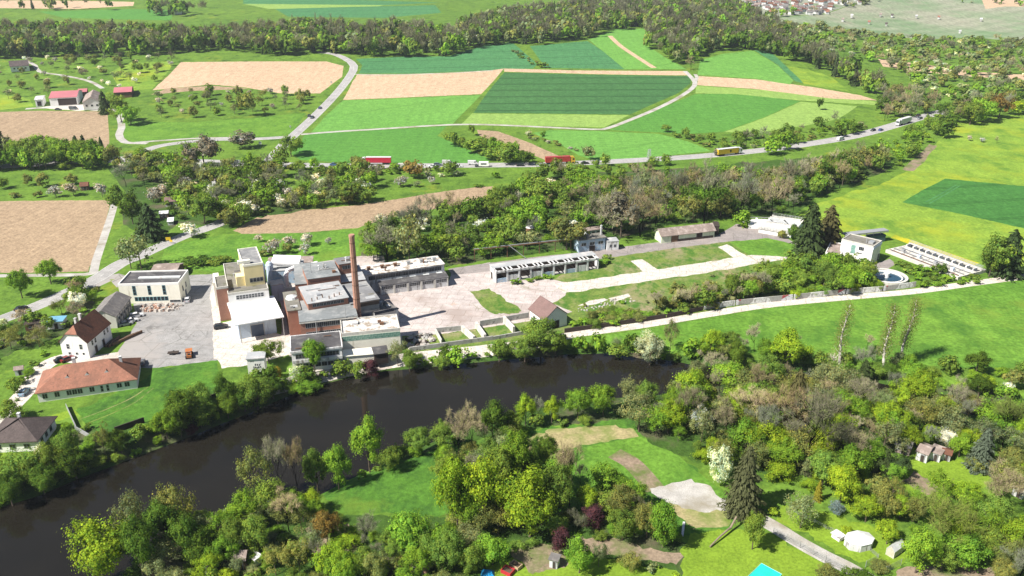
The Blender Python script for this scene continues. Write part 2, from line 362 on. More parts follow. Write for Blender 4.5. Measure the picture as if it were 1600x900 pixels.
WAYS = []
REG = []          # (name, material, world outline, label); later ones lie over earlier ones
SOFT = {'waste', 'dirt', 'dry', 'lawn', 'bank', 'gravel', 'lush', 'flower', 'pale', 'concrete'}
def area(name, m, px, label=None):
    if m in SOFT:      # grown and worn edges are never straight
        q = subdiv(px, 5); k = NR.normal(0, 1, (len(q), 2)); a = 1.0 if m in ('pale', 'concrete') else 2.6
        k = (k + np.roll(k, 1, 0) + np.roll(k, -1, 0)) / 1.7; q = q + k * a * np.clip((q[:, 1:] + 117) / 700, 0.1, 1.2) * np.array([1, 0.55])
    else:
        q = subdiv(px, 6); q = q + NR.normal(0, 0.35, (len(q), 2)) * np.clip((q[:, 1:] + 117) / 400, 0.2, 1.5) * np.array([1, 0.5])
    X, Y, Z = ground(q[:, 0], q[:, 1]); REG.append((name, m, np.stack([X, Y], 1), label))
def way(name, m, px, w, label=None, step=7):
    q = spline(px, step); X, Y, Z = ground(q[:, 0], q[:, 1]); P = np.stack([X, Y], 1); WAYS.append((name, P, w))
    d = np.gradient(P, axis=0); d /= np.linalg.norm(d, axis=1)[:, None] + 1e-9; nrm = np.stack([-d[:, 1], d[:, 0]], 1)
    REG.append((name, m, np.concatenate([P + nrm * w / 2, (P - nrm * w / 2)[::-1]]), label)); return P

# far side, top of the photo
area('vineyard', 'vine', [(1195,28),(1290,22),(1330,8),(1390,-10),(1700,-20),(1760,60),(1600,66),(1520,58),(1440,62),(1330,48),(1260,44)], 'grey green vineyard slope beyond the trees')
area('town_ground', 'town', [(1040,4),(1200,27),(1290,21),(1330,7),(1380,-12),(1350,-40),(1000,-40)])
area('quarry', 'soil_pink', [(1540,14),(1570,10),(1700,12),(1700,-8),(1530,-10)])
area('field', 'soil_pink', [(-80,0),(120,1),(210,3),(208,9),(120,14),(-80,12)], 'brown field behind the wood at the photo corner')
area('field', 'crop_teal', [(380,-2),(560,0),(690,4),(600,8),(380,6)])
area('field', 'crop_lime', [(380,6),(600,8),(580,12),(420,14)])
area('field', 'crop_teal', [(430,14),(580,10),(680,8),(690,20),(600,28),(450,26)], 'dark green crop field behind the wood')
area('field', 'crop_mid', [(60,18),(200,14),(270,16),(268,32),(100,28)])
area('field', 'soil_pink', [(238,141),(262,119),(283,97),(400,96),(510,96),(537,103),(534,120),(500,146),(440,146),(385,137),(330,132)], 'long bare field left of the main road')
area('field', 'flower', [(170,112),(205,98),(272,95),(258,118),(236,138),(190,142)])
area('field', 'flower', [(-60,150),(-10,146),(45,152),(50,166),(0,172),(-60,174)])
area('field', 'soil', [(235,148),(262,138),(330,134),(385,138),(388,139),(300,142)])
area('field', 'soil', [(-60,177),(60,173),(168,174),(171,224),(160,236),(-60,238)], 'brown ploughed field below the red roofed farm')
area('field', 'bright', [(196,190),(300,191),(400,184),(478,176),(455,211),(430,216),(330,213),(206,222),(193,214)], 'bright mown meadow under the orchard')
area('field', 'crop_teal', [(556,92),(640,88),(700,88),(760,70),(800,66),(812,76),(840,100),(833,107),(760,110),(640,115),(560,115),(566,102)], 'blue green crop field under the wood')
area('field', 'soil_pink', [(558,116),(640,116),(760,111),(787,107),(770,128),(752,147),(640,152),(536,156)], 'bare field right of the main road')
area('field', 'soil_pink', [(787,107),(900,110),(1070,111),(1080,118),(940,116),(788,112)])
area('field', 'crop_light', [(536,157),(640,153),(752,148),(728,172),(706,195),(600,200),(486,207),(508,182)], 'light green crop field right of the main road')
area('field', 'crop_mid', [(478,209),(560,205),(698,197),(684,212),(705,222),(768,250),(760,255),(640,256),(560,255),(470,250),(455,240)], 'mid green crop field above the red lorry')
area('field', 'crop_teal', [(828,72),(918,64),(942,80),(976,108),(900,107),(850,106),(846,97)], 'blue green crop patch below the wood edge')
area('field', 'crop_light', [(920,62),(960,45),(1012,45),(1010,70),(1040,90),(1073,108),(976,108),(942,80)], 'light green crop running up to the wood')
way('path', 'soil_pink', [(953,56),(970,72),(1000,92),(1022,106)], 5, 'pale tractor track in the light crop')
area('field', 'crop_dark', [(788,113),(940,117),(1079,119),(1079,130),(1060,145),(1020,163),(984,179),(900,178),(740,176),(760,146)], 'big dark green crop field in the middle of the slope')
area('field', 'crop_lime', [(738,177),(900,179),(983,180),(944,199),(860,197),(721,194)], 'lime strip below the big dark field')
area('field', 'crop_mid', [(1000,184),(1040,166),(1086,147),(1130,146),(1200,151),(1250,158),(1190,185),(1130,206),(1075,209),(1030,207),(952,203)], 'mid green field right of the gravel path bend')
area('field', 'crop_lime', [(1087,134),(1200,141),(1320,154),(1370,159),(1368,164),(1250,157),(1150,147),(1087,146)])
area('field', 'soil_pink', [(1092,119),(1180,124),(1270,136),(1345,149),(1371,157),(1300,154),(1180,139),(1089,133)], 'pale pink strip field right of the path bend')
area('field', 'crop_light', [(1094,94),(1130,84),(1176,79),(1215,102),(1240,126),(1234,132),(1180,123),(1090,117)], 'green field tucked under the ridge wood')
area('field', 'crop_teal', [(1177,78),(1205,82),(1258,130),(1242,127),(1215,101)])
area('field', 'flower', [(1230,104),(1262,108),(1302,122),(1328,144),(1258,131)], 'yellow flowering field under the ridge wood')
area('field', 'crop_lime', [(1251,159),(1300,162),(1340,166),(1310,186),(1260,196),(1180,208),(1132,206),(1192,185)])
area('field', 'crop_light', [(860,203),(944,205),(1030,209),(1075,221),(1112,236),(1010,246),(930,251),(905,243),(872,224),(832,208)], 'light green field above the highway')
area('field', 'soil', [(745,203),(778,205),(830,224),(872,243),(902,255),(852,250),(790,226),(748,212)], 'narrow brown strip field between hedges')
area('field', 'soil', [(365,360),(400,340),(440,330),(500,326),(560,320),(620,311),(680,301),(740,293),(770,291),(786,303),(700,322),(600,342),(560,356),(480,363),(385,368)], 'long brown field behind the factory')
area('field', 'soil', [(-60,315),(100,313),(173,313),(166,345),(152,385),(138,424),(60,426),(-60,428)], 'big brown ploughed field beside the farm track')
area('field', 'flower', [(1235,345),(1280,318),(1330,300),(1385,285),(1425,262),(1465,222),(1500,190),(1600,178),(1700,168),(1900,190),(1900,430),(1700,428),(1600,424),(1535,412),(1440,388),(1380,366),(1310,372)], 'yellow green flowering meadow on the right')
area('field', 'crop_green', [(1409,316),(1440,298),(1477,279),(1560,287),(1760,306),(1760,390),(1600,357),(1500,334)], 'dark green crop field inside the yellow meadow')
area('flower_strip', 'gold', [(1392,371),(1399,367),(1450,384),(1530,411),(1524,414),(1440,388)], 'yellow flowering strip behind the long basins')
area('field', 'soil_pink', [(1372,92),(1440,100),(1520,112),(1620,118),(1620,126),(1520,120),(1440,112),(1380,104)])
area('field', 'dirt', [(1408,264),(1425,250),(1452,226),(1462,228),(1450,246),(1430,268)])
area('field', 'bright', [(890,532),(1000,516),(1100,498),(1200,481),(1340,468),(1440,458),(1540,444),(1700,428),(1900,420),(1900,600),(1700,596),(1600,574),(1500,575),(1400,566),(1290,564),(1200,552),(1080,550),(940,545)], 'mown meadow between the gravel path and the river')
area('field', 'lush', [(500,768),(560,742),(640,712),(720,694),(830,672),(980,652),(1000,664),(1010,690),(1080,730),(1150,782),(1142,824),(1080,838),(960,815),(860,800),(700,805),(600,800),(540,800)], 'green meadow on the near river bank')
area('field', 'bright', [(880,705),(1000,682),(1040,692),(1080,730),(1140,775),(1120,780),(1000,752),(930,760),(880,745)])
# waste land around the works
area('undergrowth', 'bank', [(100,492),(118,452),(150,452),(150,472),(128,500),(100,522),(60,542),(20,548),(-60,620),(-60,515),(40,498)])
area('undergrowth', 'bank', [(560,415),(575,372),(600,350),(650,342),(720,333),(790,315),(870,270),(1000,268),(1160,255),(1300,243),(1385,238),(1395,262),(1330,290),(1270,312),(1236,340),(1180,338),(1120,345),(1020,356),(960,376),(900,386),(820,398),(760,406),(700,416),(640,408)])
area('undergrowth', 'bank', [(170,262),(260,254),(380,264),(450,300),(470,330),(400,340),(360,358),(300,350),(280,350),(235,375),(190,350),(195,300)])
area('waste_ground', 'waste', [(618,520),(700,516),(760,508),(830,498),(850,530),(740,548),(640,556),(620,545)], 'weedy ground inside the concrete pens')
area('yard', 'concrete', [(405,400),(600,400),(625,470),(630,540),(560,572),(470,575),(440,540),(440,480)])
area('waste_ground', 'waste', [(735,455),(860,440),(935,402),(1040,385),(1140,372),(1180,366),(1250,382),(1265,405),(1330,440),(1440,444),(1420,455),(1330,462),(1100,490),(1000,508),(900,520),(880,520),(820,525)], 'weedy derelict ground of the works')
area('bank', 'bank', [(-60,790),(-60,730),(60,700),(150,660),(300,650),(330,620),(380,600),(480,590),(560,572),(660,560),(780,550),(880,545),(960,548),(1060,555),(1200,562),(1300,572),(1420,588),(1700,640),(1700,700),(1400,705),(1290,748),(1160,738),(1080,720),(1010,690),(985,655),(830,668),(700,696),(560,740),(500,768),(480,840),(300,940),(100,990),(-60,1000)], 'undergrowth along the river, coloured dark for tree shade')
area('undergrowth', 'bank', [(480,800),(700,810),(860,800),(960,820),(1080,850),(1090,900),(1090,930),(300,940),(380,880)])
area('field', 'dirt', [(474,826),(500,815),(545,822),(560,845),(552,870),(520,880),(490,862)])
area('field', 'dirt', [(880,838),(960,840),(1010,856),(1065,868),(1060,882),(980,872),(890,860)])
area('field', 'lawn', [(760,880),(860,862),(930,870),(990,880),(1060,890),(1060,930),(740,930)])
area('field', 'dirt', [(795,858),(840,845),(880,860),(885,885),(830,895)])
area('field', 'lawn', [(1075,835),(1140,826),(1200,835),(1290,880),(1320,930),(1060,930)], 'sunny grass above the turquoise roof')
area('field', 'lawn', [(1210,815),(1230,790),(1300,800),(1370,830),(1420,868),(1400,885),(1340,878),(1270,840)], 'sunny grass round the garden tents')
area('field', 'lawn', [(1400,745),(1430,710),(1500,718),(1560,735),(1540,760),(1480,775),(1420,765)])
area('field', 'dirt', [(1405,750),(1435,738),(1475,765),(1450,775)])
area('field', 'dirt', [(1400,888),(1480,880),(1560,890),(1560,930),(1400,930)])
area('field', 'dry', [(818,690),(835,676),(880,668),(960,663),(990,672),(998,684),(930,692),(880,700),(830,700)], 'dry tan grass patch near the river')
way('path', 'dirt', [(960,708),(985,722),(1005,742),(1025,766)], 5, 'worn earth track to the gravel patch')
area('field', 'dry', [(1040,785),(1075,790),(1148,798),(1135,824),(1085,828),(1062,815)])
area('gravel_patch', 'gravel', [(1012,762),(1035,760),(1060,752),(1078,749),(1108,760),(1142,790),(1140,802),(1100,800),(1060,792),(1025,775)], 'pale gravel patch in the near meadow')
way('path', 'gravel', [(1190,812),(1215,826),(1250,848),(1290,870),(1330,890),(1390,925)], 4.0, 'gravel lane by the wire fence')
# gardens and lanes on the left
area('field', 'lush', [(118,640),(215,600),(240,575),(338,562),(345,590),(330,625),(250,655),(155,678),(140,665)], 'grass plot behind the orange roofed house')
area('field', 'meadow', [(-60,425),(120,428),(60,470),(-60,500)])
area('field', 'bright', [(258,385),(350,366),(480,364),(560,358),(560,400),(480,412),(330,425),(250,415)], 'bright meadow behind the yellow tower')
area('field', 'lawn', [(-60,700),(30,702),(60,705),(50,725),(-60,740)])
area('field', 'lawn', [(68,650),(108,640),(118,650),(75,662)])
area('yard', 'asphalt', [(178,560),(214,505),(208,475),(250,470),(290,440),(296,430),(336,428),(345,470),(345,550),(338,563),(240,575),(210,575)], 'grey asphalt works yard')
area('yard', 'pale', [(345,505),(360,500),(470,530),(465,552),(430,560),(390,570),(346,575),(338,562)])
area('yard', 'pale', [(345,440),(330,440),(334,560),(345,562)])
area('yard', 'concrete', [(590,452),(700,440),(706,420),(765,410),(778,438),(860,436),(888,442),(884,462),(862,474),(895,488),(840,500),(760,512),(680,522),(622,525),(590,505)], 'pinkish cracked concrete yard')
area('weed_patch', 'waste', [(734,455),(762,451),(815,484),(768,489)], 'weedy rectangle in the concrete yard')
area('yard', 'pale', [(862,444),(940,434),(1060,416),(1180,397),(1246,394),(1240,404),(1190,411),(1100,427),(1000,441),(880,458)], 'long pale concrete strip through the weeds')
area('yard', 'pale', [(985,408),(1003,405),(1030,422),(1008,426)])
area('yard', 'pale', [(1122,386),(1136,382),(1168,400),(1150,404)])
area('yard', 'pale', [(902,478),(920,470),(945,466),(950,469),(925,476)])
area('yard', 'pale', [(950,466),(982,459),(986,464),(960,471)])
area('road', 'road_dark', [(700,420),(762,411),(850,400),(930,392),(1030,378),(1120,368),(1150,350),(1168,349),(1195,358),(1220,368),(1244,380),(1238,386),(1150,376),(1060,387),(940,404),(765,424),(706,430)], 'worn asphalt road behind the ruined hall')
area('field', 'bright', [(1140,378),(1200,372),(1250,384),(1290,400),(1250,402),(1170,398)])
area('yard', 'road_dark', [(1358,416),(1390,404),(1400,412),(1384,422)])
area('yard', 'pale', [(1300,368),(1320,392),(1345,410),(1310,412),(1288,396)])
way('lane', 'pale', [(-60,690),(0,650),(40,612),(60,580),(95,560),(140,562),(185,556)], 5.5, 'pale lane past the orange roofed house')
way('lane', 'asphalt', [(140,448),(178,432),(190,440),(196,446)], 6)
way('path', 'gravel', [(-60,432),(60,430),(130,429),(150,425)], 3.0)
way('path', 'gravel', [(179,318),(172,342),(160,378),(150,408),(146,427)], 3.2, 'two rut farm track beside the brown field')
way('path', 'gravel', [(40,95),(55,102),(62,112),(100,118),(140,127),(160,138)], 3.5, 'pale track to the red roofed farm')
way('path', 'gravel', [(40,170),(80,168),(120,170),(150,172),(180,172),(188,185),(190,200),(186,210),(195,222),(230,224)], 4.5, 'white farm drive')
way('path', 'gravel', [(206,223),(260,219),(310,216),(360,215)], 3.2)
area('yard', 'pale', [(60,168),(110,160),(160,166),(172,172),(120,173)])
way('road', 'road', [(150,248),(190,247),(215,240),(245,229),(290,222),(340,218),(400,217),(450,214)], 7.0, 'side road joining the main road')
way('road', 'road', [(497,82),(520,84),(540,92),(553,103),(546,120),(524,148),(492,181),(465,206),(447,222),(428,243),(412,262),(398,280),(388,300),(378,322),(352,344),(322,357),(292,367),(252,384),(218,400),(188,412),(150,436),(110,455),(60,477),(0,500),(-80,530)], 7.0, 'main road curving down the slope')
way('path', 'gravel', [(470,210),(520,206),(600,201),(700,195),(770,195),(860,199),(930,202),(950,200),(985,187),(1030,168),(1066,149),(1085,134),(1083,124),(1070,111)], 3.8, 'white gravel path around the dark field')
way('path', 'gravel', [(1085,130),(1089,121),(1086,116)], 3)
way('path', 'gravel', [(555,116),(600,117),(700,114),(770,110)], 2.2)
way('highway', 'road', [(-80,262),(0,260),(100,254),(200,250),(300,252),(400,256),(480,258),(560,259),(640,259),(760,258),(850,257),(920,254),(1000,250),(1080,245),(1150,239),(1220,231),(1300,219),(1350,209),(1400,195),(1440,183),(1500,168),(1570,156),(1700,144)], 9.5, 'grey highway along the foot of the slope')
way('path', 'pale', [(420,607),(480,592),(560,575),(640,560),(740,549),(830,536),(890,524),(930,518),(1000,508.5),(1100,492),(1200,476.5),(1330,464),(1430,455),(1540,440),(1640,428),(1800,412)], 4.2, 'pale gravel path along the works wall')
REG.append(('river', 'water', None, 'dark brown river'))

for q in ([(125,655),(165,640),(205,622),(232,604)],[(135,662),(175,646),(212,628),(240,606)]):
    way('track', 'waste', q, 0.45, None, 8)
for q in ([(1452,318),(1475,305),(1500,290)],[(1446,316),(1470,303),(1494,289)]):
    way('track', 'crop_teal', q, 0.6, None, 8)
REG.append(REG.pop([i for i, r_ in enumerate(REG) if r_[0] == 'river'][0]))
def build_land():
    # sample points laid so that they are evenly spread in the view, continuing far outside it
    gx = np.concatenate([np.arange(-1200, -150, 130), np.arange(-150, 1751, 17), np.arange(1760, 2900, 130)])
    gy = np.concatenate([np.array([-88, -80, -68, -54]), np.arange(-44, 960, 13), np.arange(970, 1600, 70)])
    gx, gy = np.meshgrid(gx, gy); gx = gx.ravel(); gy = gy.ravel()
    X, Y = unproj(gx, gy, 0.0); pts = [np.stack([X, Y], 1)]
    a = np.linspace(0, 2 * math.pi, 24, endpoint=False); pts.append(np.stack([6200 * np.cos(a), 6200 * np.sin(a)], 1))
    # bank rows either side of the river edge
    rv = np.array(RIVER_PX, float); q = subdiv(RIVER_PX, 10); rx, ry = unproj(q[:, 0], q[:, 1], WATER_Z); R = np.stack([rx, ry], 1)
    d = np.roll(R, -1, 0) - np.roll(R, 1, 0); d /= np.linalg.norm(d, axis=1)[:, None]; nr = np.stack([d[:, 1], -d[:, 0]], 1)
    for k in (2.0, 4.0, 6.5):
        for sgn in (1, -1):
            pts.append(R + sgn * nr * k)
    V = list(np.concatenate(pts)); V = [p + NR.normal(0, 1e-3, 2) for p in V]; E = []
    polys = []
    for name, m, P, lab in REG:
        if P is None: P = R
        b = len(V); V += list(P); E += [(b + i, b + (i + 1) % len(P)) for i in range(len(P))]; polys.append(P)
    ov, oe, of, *_ = delaunay_2d_cdt([Vector((float(p[0]), float(p[1]))) for p in V], E, [], 0, 1e-4)
    P = np.array([(v.x, v.y) for v in ov]); T = np.array([f for f in of if len(f) == 3], np.int32)
    c = P[T].mean(1); reg = np.full(len(T), -1)
    for i, pl in enumerate(polys): reg[in_poly(c, pl)] = i
    z = zt(P[:, 0], P[:, 1]); ri = len(REG) - 1
    z[np.unique(T[reg == ri])] = WATER_Z
    e1 = P[T[:, 1]] - P[T[:, 0]]; e2 = P[T[:, 2]] - P[T[:, 0]]; fl = (e1[:, 0] * e2[:, 1] - e1[:, 1] * e2[:, 0]) < 0
    T[fl] = T[fl][:, ::-1]
    for i in range(-1, len(REG)):
        t = T[reg == i]
        if not len(t): continue
        name, m, _, lab = REG[i] if i >= 0 else ('ground', 'meadow', None, 'green meadow ground')
        u, inv = np.unique(t, return_inverse=True)
        me = mesh_np(name, np.concatenate([P[u], z[u][:, None]], 1), inv.reshape(-1, 3), [LM[m]], k=3)
        tag(link(name, me), lab, None, None, 'structure')
build_land()

def markings():
    """painted edge lines and centre dashes, a thin sheet just above the road"""
    PAINTW = surf('road_paint', (.62,.62,.60), .8, .2, 1)
    for name, P, w in WAYS:
        if name not in ('road', 'highway'): continue
        d = np.gradient(P, axis=0); d /= np.linalg.norm(d, axis=1)[:, None]; n = np.stack([-d[:, 1], d[:, 0]], 1); b = MB()
        for off, dash in ((w/2 - .35, 0), (-w/2 + .35, 0), (0, 1)):
            Q = P + n * off; Z = zt(Q[:, 0], Q[:, 1]) + .05
            for i in range(len(Q) - 1):
                if dash and i % 2: continue
                a, c = Q[i], Q[i+1]; h0, h1 = n[i]*.09, n[i+1]*.09
                b.face([(*(a - h0), Z[i]), (*(c - h1), Z[i+1]), (*(c + h1), Z[i+1]), (*(a + h0), Z[i])])
        tag(b.build('road_markings', PAINTW), 'white painted lines on the road', None, None, 'structure')
markings()
# ------------------------------------------------------------------ buildings
BUILT = []
WHITE = surf('white_render', (0.80, 0.79, 0.76), 0.85, 0.12, 0.25, stain=(0.50, 0.49, 0.46), streak=True, st=(0.64, 0.8))
CREAMW = surf('cream_render', (0.80, 0.77, 0.66), 0.85, 0.12, 0.3, stain=(0.50, 0.46, 0.36), streak=True, st=(0.58, 0.75))
YELLOW = surf('yellow_render', (0.78, 0.66, 0.36), 0.85, 0.12, 0.3, stain=(0.52, 0.42, 0.22), streak=True, st=(0.6, 0.75))
OLDW = surf('old_white_paint', (0.62, 0.62, 0.62), 0.85, 0.25, 0.5, stain=(0.22, 0.20, 0.19), streak=True, st=(0.52, 0.62))
BLUEW = surf('pale_blue_paint', (0.34, 0.46, 0.58), 0.8, 0.25, 0.5, stain=(0.50, 0.52, 0.54), st=(0.5, 0.62))
BLUESHEET = surf('light_blue_sheet', (0.50, 0.58, 0.68), 0.6, 0.15, 0.5, streak=True, stain=(0.32, 0.38, 0.45))
BRICK = tiled('brick', (0.285, 0.14, 0.098), (0.36, 0.19, 0.135), 0.22, 0.08, moss=(0.24, 0.12, 0.09))
CHIMB = tiled('chimney_brick', (0.36, 0.19, 0.135), (0.46, 0.26, 0.19), 0.35, moss=(0.24, 0.15, 0.12))
CONC = surf('raw_concrete', (0.38, 0.37, 0.35), 0.9, 0.25, 0.4, stain=(0.16, 0.155, 0.14), st=(0.52, 0.66))
PCONC = surf('pale_concrete_wall', (0.55, 0.53, 0.48), 0.9, 0.2, 0.4, stain=(0.30, 0.28, 0.24), streak=True, st=(0.55, 0.68))
FELT = surf('grey_roof_felt', (0.20, 0.20, 0.205), 0.9, 0.3, 0.12, stain=(0.30, 0.295, 0.285), st=(0.48, 0.62), fine=1.5)
FELTB = surf('blue_grey_felt', (0.20, 0.215, 0.22), 0.85, 0.25, 0.10, stain=(0.30, 0.305, 0.30), st=(0.46, 0.6), fine=1.2)
FELTL = surf('light_grey_felt', (0.36, 0.37, 0.375), 0.85, 0.25, 0.12, stain=(0.50, 0.46, 0.44), st=(0.5, 0.64), fine=1.2)
FELTD = surf('dark_roof_felt', (0.075, 0.072, 0.075), 0.9, 0.35, 0.15, stain=(0.15, 0.145, 0.14), st=(0.5, 0.66), fine=1.5)
FELTBR = surf('brown_grey_felt', (0.19, 0.18, 0.155), 0.9, 0.3, 0.15, stain=(0.10, 0.105, 0.06), st=(0.52, 0.64), fine=1.5)
WROOF = surf('white_roof_sheet', (0.80, 0.80, 0.79), 0.5, 0.05, 0.2, fine=0)
PEEL = surf('peeling_white_roof', (0.60, 0.58, 0.55), 0.85, 0.2, 0.25, stain=(0.27, 0.22, 0.17), st=(0.49, 0.57), fine=2)
TILER = tiled('orange_roof_tiles', (0.26, 0.115, 0.075), (0.36, 0.165, 0.11), 0.3, moss=(0.10, 0.068, 0.052))
TILEB = tiled('brown_roof_tiles', (0.125, 0.055, 0.035), (0.20, 0.085, 0.05), 0.3, moss=(0.05, 0.035, 0.028))
TILED = tiled('dark_roof_tiles', (0.075, 0.058, 0.055), (0.12, 0.095, 0.088), 0.3, moss=(0.045, 0.038, 0.036))
TILEP = tiled('plum_roof_tiles', (0.155, 0.095, 0.088), (0.21, 0.135, 0.122), 0.3, moss=(0.12, 0.085, 0.075))
ETER = surf('fibre_cement', (0.155, 0.145, 0.14), 0.9, 0.25, 0.3, stain=(0.24, 0.22, 0.20), st=(0.5, 0.66), fine=2)
ETERB = surf('brown_fibre_cement', (0.24, 0.19, 0.165), 0.9, 0.25, 0.25, stain=(0.36, 0.30, 0.27), st=(0.48, 0.62), fine=2)
REDSHEET = surf('red_sheet_roof', (0.42, 0.15, 0.165), 0.6, 0.12, 0.1)
DARKW = surf('dark_timber', (0.055, 0.042, 0.035), 0.9, 0.3, 0.8)
TIMBER = surf('brown_timber', (0.17, 0.105, 0.065), 0.9, 0.3, 0.8)
DKGLASS = surf('dark_glass', (0.022, 0.028, 0.034), 0.15, 0.3, 0.8, spec=0.5, fine=0)
GRNGLASS = surf('green_glazing', (0.17, 0.33, 0.26), 0.3, 0.35, 0.9, stain=(0.40, 0.50, 0.44), spec=0.5, st=(0.5, 0.6))
TEALF = surf('teal_frame', (0.10, 0.26, 0.30), 0.5, 0.1, 0.5); WHITEF = surf('white_frame', (0.6, 0.6, 0.58), 0.6, 0.1, 0.5); GREYF = surf('grey_frame', (0.26, 0.27, 0.28), 0.6, 0.15, 0.5)
STEEL = surf('galvanised_steel', (0.42, 0.43, 0.44), 0.45, 0.2, 0.6, metal=0.4); RUST = surf('rusty_steel', (0.16, 0.085, 0.05), 0.9, 0.3, 0.7); DOORB = surf('blue_grey_door', (0.085, 0.11, 0.16), 0.6, 0.2, 0.5)
SKYL = surf('skylight', (0.55, 0.57, 0.57), 0.35, 0.2, 0.6, stain=(0.42, 0.30, 0.2)); LIMEW = surf('pale_lime_render', (0.66, 0.72, 0.52), 0.85, 0.15, 0.3, stain=(0.40, 0.44, 0.32), streak=True)
POOLW = surf('basin_water', (0.03, 0.06, 0.075), 0.1, 0.3, 0.4, spec=0.5, fine=0); TARP = surf('blue_tarpaulin', (0.16, 0.36, 0.50), 0.5, 0.2, 0.6); TEALT = surf('turquoise_tarpaulin', (0.02, 0.50, 0.40), 0.5, 0.12, 0.6)

def hgt(cx, ybase, ytop):
    """height of something that stands on the ground at (cx, ybase) and reaches up to photo row ytop"""
    g = G(cx, ybase); v = (ytop - 450) / FPX; t = g.y / (CP - v * SP); return CAMH + t * (-SP - v * CP) - g.z

